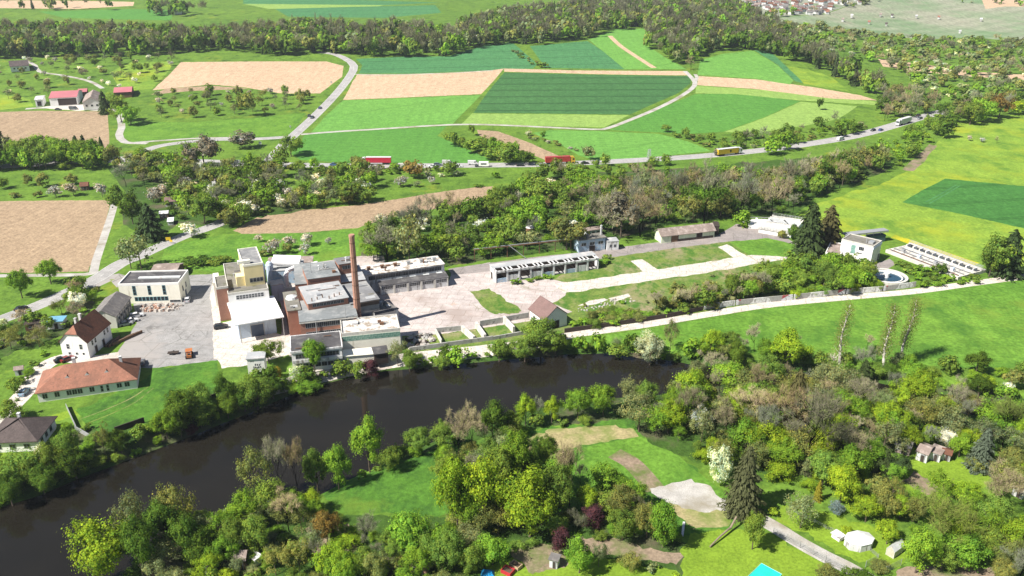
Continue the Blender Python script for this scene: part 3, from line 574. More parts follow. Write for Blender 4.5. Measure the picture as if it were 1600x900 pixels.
class Frame:
    """a rectangle from three roof corners seen in the photo (front left, front right, back right) at height H"""
    def __init__(s, A, B, C, H, gz=0.0):
        a, b, c = [np.array(unproj(p[0], p[1], H + gz), float) for p in (A, B, C)]
        if np.hypot(*(b - a)) >= np.hypot(*(c - b)):
            s.L = float(np.hypot(*(b - a))); ex = (b - a) / s.L; ey = np.array([-ex[1], ex[0]]); s.D = float((c - b) @ ey); o = a
        else:
            s.D = float(np.hypot(*(c - b))); ey = (c - b) / s.D; ex = np.array([ey[1], -ey[0]]); s.L = float((b - a) @ ex); o = b - ex * s.L
        s.o, s.ex, s.ey, s.H, s.gz = o, ex, ey, H, gz; s.ang = math.atan2(ex[1], ex[0]); s.root = None
    def corners(s, m=0.0):
        return np.array([s.o + s.ex * x + s.ey * y for x, y in ((-m, -m), (s.L + m, -m), (s.L + m, s.D + m), (-m, s.D + m))])
    def base(s, name, label, cat, group=None):
        BUILT.append(s.corners(1.5)); s.root = thing(name, (s.o[0], s.o[1], s.gz), s.ang, label, cat, group); s.r0 = s; return s
    def of(s, f): s.root = f.root; s.r0 = f.r0; BUILT.append(s.corners(1.5)); return s
    def put(s, o, x=0, y=0, z=0, rz=0, parent=None):
        """place a part given in this frame's own coordinates under the thing's root"""
        w = s.o + s.ex * x + s.ey * y - s.r0.o; o.parent = parent or s.root
        o.location = (float(w @ s.r0.ex), float(w @ s.r0.ey), z + s.gz - s.r0.gz); o.rotation_euler = (0, 0, s.ang - s.r0.ang + rz); return o
    def mb(s, name, b, mats): return s.put(b.build(name, mats))
    def wall(s, m, z0=-0.6, z1=None, i=0.0, name='wall'):
        return s.mb(name, MB().box(i, s.L - i, i, s.D - i, z0, s.H if z1 is None else z1), m)
    def flat(s, m, over=0.0, th=0.22, rim=0.0, rm=None, name='roof'):
        r = s.mb(name, MB().box(-over, s.L + over, -over, s.D + over, s.H + 0.003, s.H + th), m)
        if rim:
            o, t, z0, z1 = over + 0.02, 0.28, s.H - 0.25, s.H + th + rim; b = MB()
            b.box(-o, s.L + o, -o, -o + t, z0, z1).box(-o, s.L + o, s.D + o - t, s.D + o, z0, z1).box(-o, -o + t, -o + t, s.D + o - t, z0, z1).box(s.L + o - t, s.L + o, -o + t, s.D + o - t, z0, z1)
            s.mb('parapet', b, rm or m)
        return r
    def gable(s, m, wm, rise, axis='x', over=0.4, hips=(0, 0), jerk=0.0, th=0.2, endm=None, endm2=None, z0=-0.6):
        """pitched roof (ridge along the axis) and the walls below it; hips = length of the hip at either end, jerk = share of the rise where a half hip starts"""
        U, Wd = (s.L, s.D) if axis == 'x' else (s.D, s.L); H = s.H; k = rise / (Wd / 2); o = over; ze = H - o * k
        P = (lambda u, w, z: (u, w, z)) if axis == 'x' else (lambda u, w, z: (Wd - w, u, z))
        r0 = hips[0] if hips[0] else -o; r1 = U - hips[1] if hips[1] else U + o; top = H + rise; fl = [(-o, -o, ze), (U + o, -o, ze)]; bk = [(U + o, Wd + o, ze), (-o, Wd + o, ze)]
        if jerk:
            j = jerk; wj = Wd / 2 * j; zj = H + rise * j; r0 = hips[0] - o; J0 = (-o, wj, zj); J1 = (-o, Wd - wj, zj)
            F = [[fl[0], fl[1], (r1, Wd/2, top), (r0, Wd/2, top), J0], [bk[0], bk[1], J1, (r0, Wd/2, top), (r1, Wd/2, top)], [J1, J0, (r0, Wd/2, top)]]; mi = [0, 0, 1]
        else:
            F = [[fl[0], fl[1], (r1, Wd/2, top), (r0, Wd/2, top)], [bk[0], bk[1], (r0, Wd/2, top), (r1, Wd/2, top)]]; mi = [0, 0]
            if hips[0]: F.append([bk[1], fl[0], (r0, Wd/2, top)]); mi.append(1)
            if hips[1]: F.append([fl[1], bk[0], (r1, Wd/2, top)]); mi.append(2)
        b = MB(); ed = {}
        for f, q in zip(F, mi):
            b.face([P(*p) for p in f], q); b.face([P(p[0], p[1], p[2] - th) for p in f[::-1]], q)
            for a, c in zip(f, f[1:] + f[:1]):
                if (c, a) in ed: ed.pop((c, a))
                else: ed[(a, c)] = q
        for (a, c), q in ed.items(): b.face([P(*a), P(a[0], a[1], a[2] - th), P(c[0], c[1], c[2] - th), P(*c)], q)
        roof = s.mb('roof', b, [m, endm or m, endm2 or endm or m])
        w = MB(); w.box(0, s.L, 0, s.D, z0, H - th - 0.01)
        for end, hp in ((0, hips[0]), (U, hips[1])):
            if hp and not jerk: continue
            e0, e1 = (end, end + 0.22) if end == 0 else (end - 0.22, end); zt_ = H - th - 0.012; zr = top - th - 0.02
            if jerk and end == 0:
                pts = [(0, zt_), (Wd, zt_), (Wd - Wd/2*jerk, H + rise*jerk - th - 0.02), (Wd/2*jerk, H + rise*jerk - th - 0.02)]
            else: pts = [(0, zt_), (Wd, zt_), (Wd/2, zr)]
            w.face([P(e0, p, z) for p, z in pts]); w.face([P(e1, p, z) for p, z in pts[::-1]])
            for (p, z), (q, y) in zip(pts, pts[1:] + pts[:1]): w.face([P(e0, p, z), P(e1, p, z), P(e1, q, y), P(e0, q, y)])
        s.mb('wall', w, wm); return roof
    def lean(s, m, wm, z_front, z_back, over=0.3, th=0.2, z0=-0.6, name='roof'):
        """single slope roof rising from front to back over its walls"""
        o = over; k = (z_back - z_front) / s.D; a, c = z_front - o * k, z_back + o * k
        s.mb(name, MB().hexa([(-o,-o,a-th),(s.L+o,-o,a-th),(s.L+o,s.D+o,c-th),(-o,s.D+o,c-th),(-o,-o,a),(s.L+o,-o,a),(s.L+o,s.D+o,c),(-o,s.D+o,c)]), m)
        e = th + 0.01
        if wm: s.mb('wall', MB().hexa([(0,0,z0),(s.L,0,z0),(s.L,s.D,z0),(0,s.D,z0),(0,0,z_front-e),(s.L,0,z_front-e),(s.L,s.D,z_back-e),(0,s.D,z_back-e)]), wm)
    def on(s, o, face, x, z):
        if face == 'f': return s.put(o, x, 0, z, 0)
        if face == 'r': return s.put(o, s.L, x, z, math.pi / 2)
        if face == 'b': return s.put(o, s.L - x, s.D, z, math.pi)
        return s.put(o, 0, s.D - x, z, -math.pi / 2)
    def win(s, face, x, z, w, h, fm=None, gm=None, nx=2, nz=1, name='window'):
        """a window in the given wall: frame with mullions standing proud and the panes behind it"""
        return s.on(link(name, win_mesh(w, h, fm or WHITEF, gm or DKGLASS, nx, nz)), face, x, z)
    def row(s, face, x0, x1, n, z, w, h, **kw):
        for i in range(n): s.win(face, x0 + (x1 - x0) * (i / (n - 1) if n > 1 else 0.5), z, w, h, **kw)
    def door(s, face, x, w, h, m, z=0.0, name='door'):
        d = s.on(MB().box(-w/2, w/2, -0.06, 0.05, 0, h).build(name, m), face, x, z); f = MB()
        f.box(-w/2 - .12, -w/2, -.1, .05, 0, h).box(w/2, w/2 + .12, -.1, .05, 0, h).box(-w/2 - .12, w/2 + .12, -.1, .05, h, h + .14); fo = f.build('frame', GREYF, d); return d
    def stack(s, x, y, z0, z1, w, m, name='chimney'):
        b = MB().box(x - w/2, x + w/2, y - w/2, y + w/2, z0, z1).box(x - w/2 - .06, x + w/2 + .06, y - w/2 - .06, y + w/2 + .06, z1 + .003, z1 + .14); return s.mb(name, b, m)

WM = {}
def win_mesh(w, h, fm, gm, nx, nz):
    k = (round(w, 2), round(h, 2), fm.name, gm.name, nx, nz)
    if k not in WM:
        b = MB(); t = 0.09
        b.box(-w/2 + t, w/2 - t, -0.015, 0.05, t, h - t, 1)
        b.box(-w/2, -w/2 + t, -0.06, 0.05, 0, h).box(w/2 - t, w/2, -0.06, 0.05, 0, h).box(-w/2 + t, w/2 - t, -0.06, 0.05, 0, t).box(-w/2 + t, w/2 - t, -0.06, 0.05, h - t, h)
        for i in range(1, nx): x = -w/2 + w * i / nx; b.box(x - .035, x + .035, -0.05, 0.04, t, h - t)
        for i in range(1, nz): z = h * i / nz; b.box(-w/2 + t, w/2 - t, -0.045, 0.04, z - .035, z + .035)
        WM[k] = b.mesh('window', [fm, gm])
    return WM[k]

CLUT = random.Random(31)
def clutter(q, n, z):
    for i in range(n):      # vents, cowls, hatches, pipe runs
        x, y = CLUT.uniform(1, max(1.2, q.L - 2)), CLUT.uniform(1, max(1.2, q.D - 2)); k = CLUT.randrange(4); m = CLUT.choice([STEEL, RUST, CONC, OLDW])
        if k == 0: q.mb('roof_vent', MB().cyl(x, y, z, z + CLUT.uniform(.6, 1.4), .22, 8).cyl(x, y, z + 1.403, z + 1.6, .36, 8), m)
        elif k == 1: q.mb('roof_hatch', MB().box(x, x + CLUT.uniform(.8, 1.8), y, y + CLUT.uniform(.7, 1.4), z, z + CLUT.uniform(.3, .8)), m)
        elif k == 2: q.mb('roof_pipe', MB().tube([(x, y, z + .3), (min(q.L - .5, x + CLUT.uniform(2, 6)), y, z + .3)], .13, 6), m)
        else: q.mb('roof_patch', MB().box(x, min(q.L - .3, x + CLUT.uniform(1.5, 4)), y, min(q.D - .3, y + CLUT.uniform(1, 3)), z - .1, z + .025), CLUT.choice([FELTD, FELTL, FELTBR]))
# orange roofed long house by the lane
f = Frame((57,612), (212,590), (211,559.5), 3.4).base('long_house', 'white single storey house with long orange tiled hip roof beside the lane', 'house')
f.gable(TILER, WHITE, 4.0, 'x', 0.5, (f.D * 0.55, f.D * 0.55), endm2=TILEB)
for t in (0.07, 0.19, 0.31, 0.365, 0.42, 0.54): f.win('f', f.L * t, 0.9, 1.35, 1.6, nx=2)
for t in (0.64, 0.70): f.win('f', f.L * t, 0.5, 0.8, 2.0, nx=1, nz=2)
for t in (0.82, 0.90): f.win('f', f.L * t, 1.0, 1.4, 1.5, nx=2)
f.row('l', 2.5, f.D - 2.5, 3, 0.9, 1.2, 1.5); f.row('r', 3, f.D - 3, 2, 0.9, 1.2, 1.5)
for t in (0.30, 0.50, 0.70):      # small triangular dormers
    y = f.D * 0.20; z = 3.4 + 4.0 * 0.40; b = MB(); x = f.L * t; d = 1.6
    b.face([(x - .9, y, z - .3), (x + .9, y, z - .3), (x, y, z + .7)], 1).face([(x - .9, y, z - .3), (x, y, z + .7), (x, y + d, z + .75)]).face([(x + .9, y, z - .3), (x, y + d, z + .75), (x, y, z + .7)])
    f.mb('dormer', b, [TILER, WHITEF])
f.stack(f.L * 0.36, f.D * 0.62, 5.5, 8.3, 0.8, OLDW); f.stack(f.L * 0.84, f.D * 0.55, 5.0, 7.2, 0.7, OLDW)
# dark hipped bungalow at the photo edge
f = Frame((-22,689), (56,686), (90.5,650), 3.5).base('bungalow', 'white bungalow with dark brown hip roof, lowest house beside the river', 'house')
f.gable(TILED, WHITE, 3.0, 'y', 0.6, (f.L * 0.48, f.L * 0.48))
f.row('r', 2.5, f.D - 3, 3, 0.9, 1.3, 1.4, fm=GREYF); f.row('f', 2.5, f.L - 2.5, 3, 0.9, 1.5, 1.3, fm=GREYF); f.stack(f.L * .45, f.D * .65, 5, 6.9, .7, OLDW)
# white house with brown half hipped roof
hh = hgt(139, 560, 534)
f = Frame((94,531.3), (135,533.8), (171,503.8), hh).base('gabled_house', 'tall white house with brown half hipped tile roof below the grey barn', 'house')
f.gable(TILEB, WHITE, 4.4, 'y', 0.35, (2.2, 0), jerk=0.55, endm=TILER)
for x in (f.L * .27, f.L * .75): f.win('f', x, hh * .52, 1.0, 1.7, nx=1, nz=2)
for x in (f.L * .28, f.L * .55, f.L * .80): f.win('f', x, 1.0, 0.8, 0.9, nx=1)
for x in (.2, .33, .72, .86): f.win('r', f.D * x, hh * .55, 1.0, 1.6, nx=1, nz=2)
for x in (.3, .62): f.door('r', f.D * x, 1.1, 2.2, DARKW)
f.stack(f.L * .42, f.D * .33, hh + 2.5, hh + 5.4, 0.7, OLDW); f.stack(f.L * .3, f.D * .62, hh + 2, hh + 5.0, 0.7, OLDW)
# grey barn behind it
f = Frame((147,487), (180,493.4), (203,464), 4.4).base('grey_barn', 'long barn with grey fibre cement roof between the white house and the office hall', 'barn')
f.gable(ETER, PCONC, 2.2, 'y', 0.4)
for i in range(6): f.mb('pier', MB().box(f.L, f.L + .25, f.D * (i + .5) / 6 - .2, f.D * (i + .5) / 6 + .2, -0.5, 3.9), CONC)
for i in range(5): f.win('r', f.D * (i + 1) / 6, 1.8, 1.6, 1.1, fm=GREYF)
# white office hall
hh = hgt(282.5, 472.5, 444)
f = Frame((184.5,446.2), (279,443.8), (291,423.8), hh).base('office_hall', 'white flat roofed hall with dark roof and teal window strips by the asphalt yard', 'hall')
f.wall(CREAMW); f.flat(FELTD, 0.0, 0.15, 0.45, WHITE)
f.row('f', f.L * .26, f.L * .76, 9, 0.9, f.L * .055, 1.5, fm=TEALF, nx=1)
for t in (.25, .50, .745): f.win('f', f.L * t, 3.1, 1.1, hh - 3.4, fm=TEALF, nx=1, nz=3)
f.win('f', f.L * .90, 0.2, 3.6, 0.8, fm=GREYF, nx=3); f.mb('skylight', MB().box(f.L * .25, f.L * .95, f.D * .42, f.D * .56, hh + .16, hh + .55), SKYL)
f.win('r', f.D * .3, 2.8, 1.0, 2.0, fm=GREYF, nx=1); f.win('r', f.D * .6, 2.8, 1.0, 2.0, fm=GREYF, nx=1); f.door('r', f.D * .5, 1.2, 2.2, DOORB)
f = Frame((236,424), (275,423.5), (279,411), 3.2).base('storage_shed', 'low brown roofed shed hidden behind the white office hall', 'shed'); f.gable(ETERB, TIMBER, 1.0, 'x', 0.3); f.door('r', f.D * .5, 1.6, 2.2, DARKW)

# yellow tower works with brick stair tower
f = Frame((356,461), (419.5,452.5), (407.5,407), 10.0).base('tower_building', 'works building with pale yellow rooftop tower and orange brick stair tower', 'factory')
f.wall(WHITE); f.flat(FELTBR, 0.0, 0.2, 0.3, PCONC)
f.row('f', 3.0, f.L - 2.2, 9, 7.9, f.L / 10.5, 1.5, fm=OLDW, nx=1, nz=2)
t_ = Frame((380,416), (410.5,412), (400.5,387.2), 17.4).of(f); t_.wall(YELLOW, 10.1, name='tower_wall'); t_.flat(FELT, 0.05, 0.2, 0.25, CREAMW, name='tower_roof')
t_.row('f', t_.L * .32, t_.L * .85, 4, 11.4, t_.L * .17, 1.5, fm=GREYF, nx=1); t_.mb('roof_hatch', MB().box(-1.5, 2.4, 1.2, 2.6, 17.7, 18.8), CREAMW); t_.mb('stair_box', MB().box(-2.6, -0.02, 1.0, 4.5, 10.2, 13.6), YELLOW)
b_ = Frame((337.5,450), (356.5,449), (353,432), 11.6).of(f); b_.wall(BRICK, name='stair_tower'); b_.flat(FELTBR, 0.0, 0.15, 0.35, PCONC, name='stair_roof')
k_ = Frame((333,441), (342,441), (341,426), 8.6).of(f); k_.wall(CREAMW, name='side_shaft')
clutter(f, 3, 10.2)
for i in range(3): f.mb('roof_vent', MB().cyl(3 + 3.0 * i, f.D * .55 + i, 10.2, 11.0, 0.35, 8).cyl(3 + 3.0 * i, f.D * .55 + i, 11.0, 11.15, 0.5, 8), STEEL)
# white canopy hall in front of it
f = Frame((366,506.3), (443.8,496.2), (427.5,463), 6.4).base('canopy_hall', 'pale blue hall under a bright white overhanging flat roof', 'hall')
f.flat(WROOF, 0.0, 0.35); f.mb('wall', MB().box(1.2, f.L - 2.2, 3.6, f.D, -0.5, 6.39), BLUESHEET); f.mb('roof_seam', MB().box(f.L * .48, f.L * .495, 0.1, f.D - .1, 6.753, 6.80), STEEL)
d = MB().box(-1.9, 1.9, -0.10, 0.06, 0, 4.0).build('gate', DOORB); f.put(d, f.L * .46, 3.6, 0)
for i in range(4): g = MB().box(-1.75 + i * .93, -1.05 + i * .93, -.14, -.08, .3, 3.7).build('gate_panel', DOORB, d)
fr = MB().box(-2.15, -1.92, -.2, .05, 0, 4.3).box(1.92, 2.15, -.2, .05, 0, 4.3).box(-2.15, 2.15, -.2, .05, 4.1, 4.35).build('gate_frame', STEEL, d)
f.mb('post', MB().box(1.25, 1.5, 0.3, 0.55, -0.3, 6.39), STEEL); f.mb('post', MB().box(f.L - .6, f.L - .35, 0.3, 0.55, -0.3, 6.39), STEEL)
# central factory block
f = Frame((468.8,503.8), (557.5,493.8), (543,463.5), 8.2).base('factory_block', 'brick factory block with stepped grey felt roofs around the chimney', 'factory')
f.wall(BRICK); f.flat(FELTB, 0.25, 0.22, 0.0)
for z in (5.9, 2.9): f.row('f', 2.4, f.L - 2.0, 8, z, f.L / 9.2, 1.7, fm=GREYF, nx=3)
f.mb('cornice', MB().box(-.3, f.L + .3, -.32, -.1, 7.75, 8.1), PCONC); f.mb('downpipe', MB().tube([(f.L * .27, -.4, 8), (f.L * .27, -.4, 0)], .12, 6), STEEL); f.mb('downpipe', MB().tube([(f.L * .80, -.3, 12), (f.L * .80, -.3, 8.4)], .12, 6), STEEL)
g = Frame((444.5,472.5), (470,501), (535,470), 7.6)
def blk(A, B, C, H, z0, wm, rm, over=0.15, rim=0.0, rimm=None, **kw):
    q = Frame(A, B, C, H).of(f); q.wall(wm, z0); q.flat(rm, over, 0.2, rim, rimm); clutter(q, 5, H + .2); return q
q = blk((449,486), (470,484), (462,455), 8.6, -.5, BRICK, FELTBR); q.mb('roof_dome', MB().tube([(q.L*.55, q.D*.62, 8.8), (q.L*.55, q.D*.62, 9.5), (q.L*.55, q.D*.62, 10.0)], [2.0, 1.7, 0.5], 12), SKYL)
q = blk((480,472.5), (543.8,465), (528,440), 10.6, 8.2, BRICK, FELTL, 0.3); q.row('f', 2, q.L - 2, 9, 9.2, q.L / 10, 1.1, fm=GREYF, nx=2)
for i in range(6): q.mb('roof_vent', MB().cyl(1.5 + q.L * i / 7, 1.2 + (i % 3) * .8, 10.8, 11.9 - .2 * (i % 2), .16, 6), RUST)
q = blk((480,435), (531.5,430), (521,409), 12.0, 8.2, BRICK, FELTB, 0.2); q.mb('mast', MB().cyl(q.L * .18, q.D * .4, 12.2, 15.5, .1, 5), STEEL)
q = blk((461,444), (528,439), (523,408), 9.2, -.5, BRICK, FELTB, 0.1)
q = blk((528.8,412.5), (555,409.5), (548,401), 13.0, 8.2, BRICK, FELT, 0.35, 0.0); q.row('f', 2, q.L - 2, 3, 11.0, 1.9, 1.3, fm=GREYF, nx=2)
q = blk((531,441), (571,437), (560,413), 9.0, -.5, BRICK, FELTL, 0.1)
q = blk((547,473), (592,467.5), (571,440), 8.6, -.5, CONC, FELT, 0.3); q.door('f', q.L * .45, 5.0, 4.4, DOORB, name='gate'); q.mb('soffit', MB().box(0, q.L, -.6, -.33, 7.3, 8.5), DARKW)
q = blk((574,470), (606,488), (614,478), 4.6, -.5, OLDW, ETER, 0.2)
q = Frame((590,497), (620,492), (615,481), 4.6).of(f); q.wall(OLDW); q.flat(FELTD, 0.1); q.row('f', 2, q.L - 2, 3, 2.0, 1.4, 1.1, fm=GREYF)
# chimney
g = G(561, 517); CH = hgt(561, 517, 367)
c = thing('factory_chimney', g, 0, 'tall round red brick chimney standing on the factory', 'chimney'); BUILT.append(np.array([(g.x-3,g.y-3),(g.x+3,g.y-3),(g.x+3,g.y+3),(g.x-3,g.y+3)]))
CO = -math.tan(math.radians(2.0)); MB().tube([(0,0,-.5),(0,0,CH*.33),(0,0,CH*.66),(0,0,CH)], [1.22,1.08,0.95,0.82], 20).build('shaft', CHIMB, c); MB().tube([(0,0,CH-.9),(0,0,CH-.2),(0,0,CH+.12)], [.9,.97,.9], 20).build('crown_ring', CHIMB, c)
for i in range(7): MB().tube([(0,0,2 + CH*i/7),(0,0,2.18 + CH*i/7)], [1.24 - .40*i/7]*2, 20).build('iron_band', RUST, c)
MB().bar((-.25,-1.24,0),(-.25,-.86,CH),.06).bar((.25,-1.24,0),(.25,-.86,CH),.06).build('ladder', RUST, c)
# silo pipes and ducts
f = Frame((424,424), (470,422), (466,407), 5.0).base('duct_plant', 'white exhaust ducts and blue silo beside the yellow tower', 'plant'); f.wall(BLUEW); f.flat(FELTL, .1)
for i in range(3): f.mb('duct', MB().tube([(0, f.D*.2 + i*f.D*.28, 7.6), (f.L*.95, f.D*.2 + i*f.D*.28, 6.8)], .95, 10), WROOF)
for i in range(2):
    x = -3.6 + i * 2.9; s_ = f.mb('silo', MB().tube([(x, 1, -.5), (x, 1, 7.2), (x, 1, 8.2), (x, 1, 8.6)], [1.35, 1.35, .9, .2], 14), BLUESHEET)
f.mb('bent_duct', MB().tube([(f.L*.55, -5.5, 1), (f.L*.55, -5, 5.0), (f.L*.6, -3.6, 6.4), (f.L*.8, -1.8, 6.7), (f.L*1.15, -.5, 6.6), (f.L*1.6, 0, 7.4)], .85, 10), WROOF); f.mb('pipe', MB().tube([(f.L*.8, -4, 3), (f.L*1.1, -3, 6.2), (f.L*1.5, -2.6, 6.4)], .4, 8), STEEL)
q = Frame((424,446), (443,444), (440,437), 6.0).of(f); q.wall(BLUESHEET); q.flat(PCONC, .1)
f = Frame((418,411.5), (487,409), (485,402.5), 3.0).base('rear_shed', 'long grey roofed lean-to along the meadow behind the ducts', 'shed'); f.lean(ETERB, CONC, 3.0, 3.6)
# sawtooth shed
f = Frame((594,446), (700,432.5), (692,414), 3.6).base('sawtooth_shed', 'long white walled shed with dark skylit roof below a patched white upper roof', 'factory')
up = Frame((570,431), (694,413), (686,400), 6.6).of(f)
f.lean(FELTD, OLDW, 3.6, 4.2, 0.25); n = 6; up.wall(OLDW); up.flat(PEEL, 0.3); clutter(up, 8, 6.8)
for i in range(n): f.mb('pier', MB().box(f.L*i/(n-1) - (.3 if i else 0), f.L*i/(n-1) + (.3 if i < n-1 else 0), -.22, -.02, -.5, 3.3), PCONC)
for i in range(n - 1): f.win('f', f.L*(i+.5)/(n-1), 1.7, f.L/(n-1) - 1.0, 1.35, fm=OLDW, nx=6, nz=2)
for i in range(5):
    x = f.L * (i + .35) / 5; y0, y1 = f.D*.32, f.D*.72; k = .6 / f.D; z = lambda y: 3.6 + y * k + .015
    f.mb('skylight', MB().hexa([(x,y0,z(y0)),(x+2.2,y0,z(y0)),(x+2.2,y1,z(y1)),(x,y1,z(y1)),(x,y0,z(y0)+.12),(x+2.2,y0,z(y0)+.12),(x+2.2,y1,z(y1)+.12),(x,y1,z(y1)+.12)]), SKYL)
up.row('f', 2.5, up.L - 2.5, 11, 4.5, up.L/11.2, 1.7, fm=GREYF, nx=4)
for i in range(6): up.mb('roof_vent', MB().box(up.L*(i+.4)/6, up.L*(i+.4)/6 + 1.0, up.D*.45, up.D*.45 + .8, 6.8, 7.9).box(up.L*(i+.4)/6 - .2, up.L*(i+.4)/6 + 1.2, up.D*.45 - .2, up.D*.45 + 1, 7.903, 8.05), RUST if i < 3 else STEEL)
# white hall with the green glazing strip
hh = 7.0
f = Frame((533.8,523.8), (625,515), (611,493.8), hh).base('glazed_hall', 'cream hall with a green glazed strip and a peeling white roof by the river', 'hall')
f.wall(CREAMW); f.flat(PEEL, 0.0, .15, .45, PCONC)
f.row('f', f.L*.06, f.L*.94, 9, hh - 2.1, f.L*.108, 1.5, fm=GRNGLASS, gm=GRNGLASS, nx=4, nz=2); f.row('l', 3, f.D - 3, 2, hh - 2.2, 2, 1.4, fm=GREYF)
clutter(f, 5, hh + .15); a_ = Frame((537,556), (584,552), (580,545), 3.0).of(f); a_.lean(CREAMW, CREAMW, 3.0, 3.3); a2 = Frame((585,552), (606,549), (602,541), 3.2).of(f); a2.lean(FELTD, DARKW, 3.0, 3.4)
# low office by the river
f = Frame((455,551), (533.8,542.5), (519,520), 6.2).base('riverside_office', 'two storey white office with black flat roof half hidden by a tree', 'office')
f.wall(WHITE); f.flat(FELTD, .25, .2, .15, OLDW); f.row('f', 2, f.L - 1.8, 7, 3.9, f.L/7.6, 1.5, fm=GREYF, nx=2); f.row('f', 2, f.L - 1.8, 7, 0.8, f.L/9, 1.4, fm=GREYF, nx=2); f.mb('balcony', MB().box(0, f.L, -1.0, -.02, 3.0, 3.25).box(0, f.L, -1.0, -.9, 3.25, 3.9), OLDW); f.row('l', 3, f.D - 3, 3, 3.9, 1.6, 1.4, fm=GREYF)
clutter(f, 6, 6.4)
# small tower with graffiti
f = Frame((385.3,562), (412.3,560), (410.3,550.5), hgt(388, 590, 562)).base('pump_tower', 'narrow white tower with dark spray painted marks by the river bank', 'tower'); hh = f.H
f.wall(WHITE); f.flat(FELTL, .25, .3); b = MB()      # sprayed strokes
def strokes(b, x, z, s, lines, y=-0.012, t=0.16):
    for L_ in lines:
        for p, q in zip(L_, L_[1:]): b.bar((x + p[0]*s, y, z + p[1]*s), (x + q[0]*s, y, z + q[1]*s), 0.03, t)
strokes(b, f.L*.44, hh*.63, .55, [[(0,0),(0,1),(.6,1)],[(0,.5),(.5,.5)],[(1,0),(1.2,1),(1.5,0)],[(1.1,.5),(1.4,.5)],[(2,1),(2,0),(2.5,0)],[(2.8,1),(2.3,.6)]])
strokes(b, f.L*.33, hh*.50, .5, [[(0,-1.6),(0,.9),(.5,.9)],[(.8,0),(1,.8),(1.3,0)],[(1.7,.8),(1.7,0),(2.2,0),(2.2,.8)],[(2.7,0),(2.7,.8),(3.2,.8),(3.2,.4),(2.7,.4)],[(3.6,.8),(4.2,.8)],[(3.9,.8),(3.9,0)]], t=.2)
strokes(b, f.L*.2, hh*.85, .35, [[(0,0),(.3,.8),(.6,0)],[(1,0),(1,.8)],[(1,.8),(1.6,.4)],[(2.2,.8),(2,.3),(2.6,0)]], t=.1)
f.mb('graffiti', b, surf('black_spray', (.03,.03,.035), .8, .2)); f.win('f', f.L*.3, 1.0, .7, 1.6, fm=GREYF, nx=1); f.win('l', f.D*.5, hh*.6, .8, .9, fm=GREYF, nx=1)
# roofless hall
f = Frame((774.5,424.2), (936,402.8), (931,392.8), 4.6).base('roofless_hall', 'long derelict white hall with broken roof panels and empty window openings', 'ruin')
n = 9; b = MB(); b.box(0, .4, 0, f.D, -.5, 4.6).box(f.L - .4, f.L, 0, f.D, -.5, 4.6).box(.4, f.L - .4, f.D - .4, f.D, -.5, 4.6).box(.4, f.L - .4, 0, .35, 3.7, 4.6)
f.mb('wall', b, OLDW)
f.mb('back_roof', MB().box(-.2, f.L + .2, f.D*.42, f.D + .4, 4.603, 4.85), FELTL); f.mb('front_beam', MB().box(0, f.L, -.12, -.01, 4.0, 4.55), OLDW)
for i in range(1, n): f.mb('pier', MB().box(f.L*i/n - .3, f.L*i/n + .3, -.05, .5, -.5, 3.69), OLDW)
for i in range(n):
    x = f.L*i/n; w = f.L/n
    for j in range(3):
        if (i*3 + j) % 4 != 1: f.mb('roof_rib', MB().box(x + w*j/3, x + w*j/3 + .5, -.3, f.D*.42, 4.61, 4.8), OLDW)
    if i % 3 != 2: f.mb('infill', MB().box(x + .35, x + w - .3, .1, .25, -.4, 1.6 + .9*(i % 2)), OLDW if i % 2 else BLUEW)
f.mb('inner_wall', MB().box(.4, f.L - .4, f.D*.42, f.D*.42 + .2, -.4, 4.59), DARKW); f.mb('floor_slab', MB().box(.4, f.L - .4, .4, f.D*.42, -.4, .12), CONC)
f.mb('side_door', MB().box(-.06, .02, f.D*.55, f.D*.8, 0, 2.6), DARKW)
# pipe bridge behind it
A = G(742, 408); B_ = G(940, 386); d = (B_ - A); r = thing('pipe_rack', A, math.atan2(d.y, d.x), 'rusty overhead pipe rack running behind the roofless hall', 'pipe rack'); LL = d.xy.length
for y in (0, 1.2): MB().tube([(0, y, 4.6), (LL, y, 4.6)], .16, 6).build('pipe', STEEL if y else RUST, r)
for i in range(9): MB().box(LL*i/8 - .12, LL*i/8 + .12, .2, .45, -1, 4.5).box(LL*i/8 - .12, LL*i/8 + .12, -.3, 1.6, 4.32, 4.44).build('post', RUST, r)
A = G(824, 405); MB_ = MB().cyl(0, 0, -.5, 9, .14, 6); po = MB_.build('leaning_pole', STEEL); po.location = A; po.rotation_euler = (0, -0.9, 0); tag(po, 'thin grey pole leaning over the roofless hall', 'pole')
# blue building
f = Frame((905,376), (946,371), (944,364), 5.2).base('blue_building', 'small pale blue flat roofed building with two tall flues', 'building'); f.wall(BLUEW); f.flat(FELTBR, .4, .3); f.row('f', 2, f.L - 2, 3, 2.6, 2.2, 1.4, fm=OLDW); f.door('f', f.L*.5, 2.4, 2.4, DARKW)
for x in (-.5, f.L - 1.6): f.stack(x + .8, f.D*.5, 5.4, 9.5, .55, OLDW, 'flue')
q = Frame((949,378), (967,377), (966,371), 3.6).of(f); q.wall(OLDW); q.flat(FELTL, .1); q.row('f', 1.5, q.L - 1.5, 2, 1.2, 1.0, 1.2, fm=GREYF)
f = Frame((915,361), (940,358), (938,354), 2.6).base('rear_hut', 'small flat hut in the trees behind the blue building', 'hut'); f.wall(OLDW); f.flat(ETERB, .4); f.row('f', 1.5, f.L - 1.5, 3, 0.8, 1.4, 1.2, fm=GREYF)
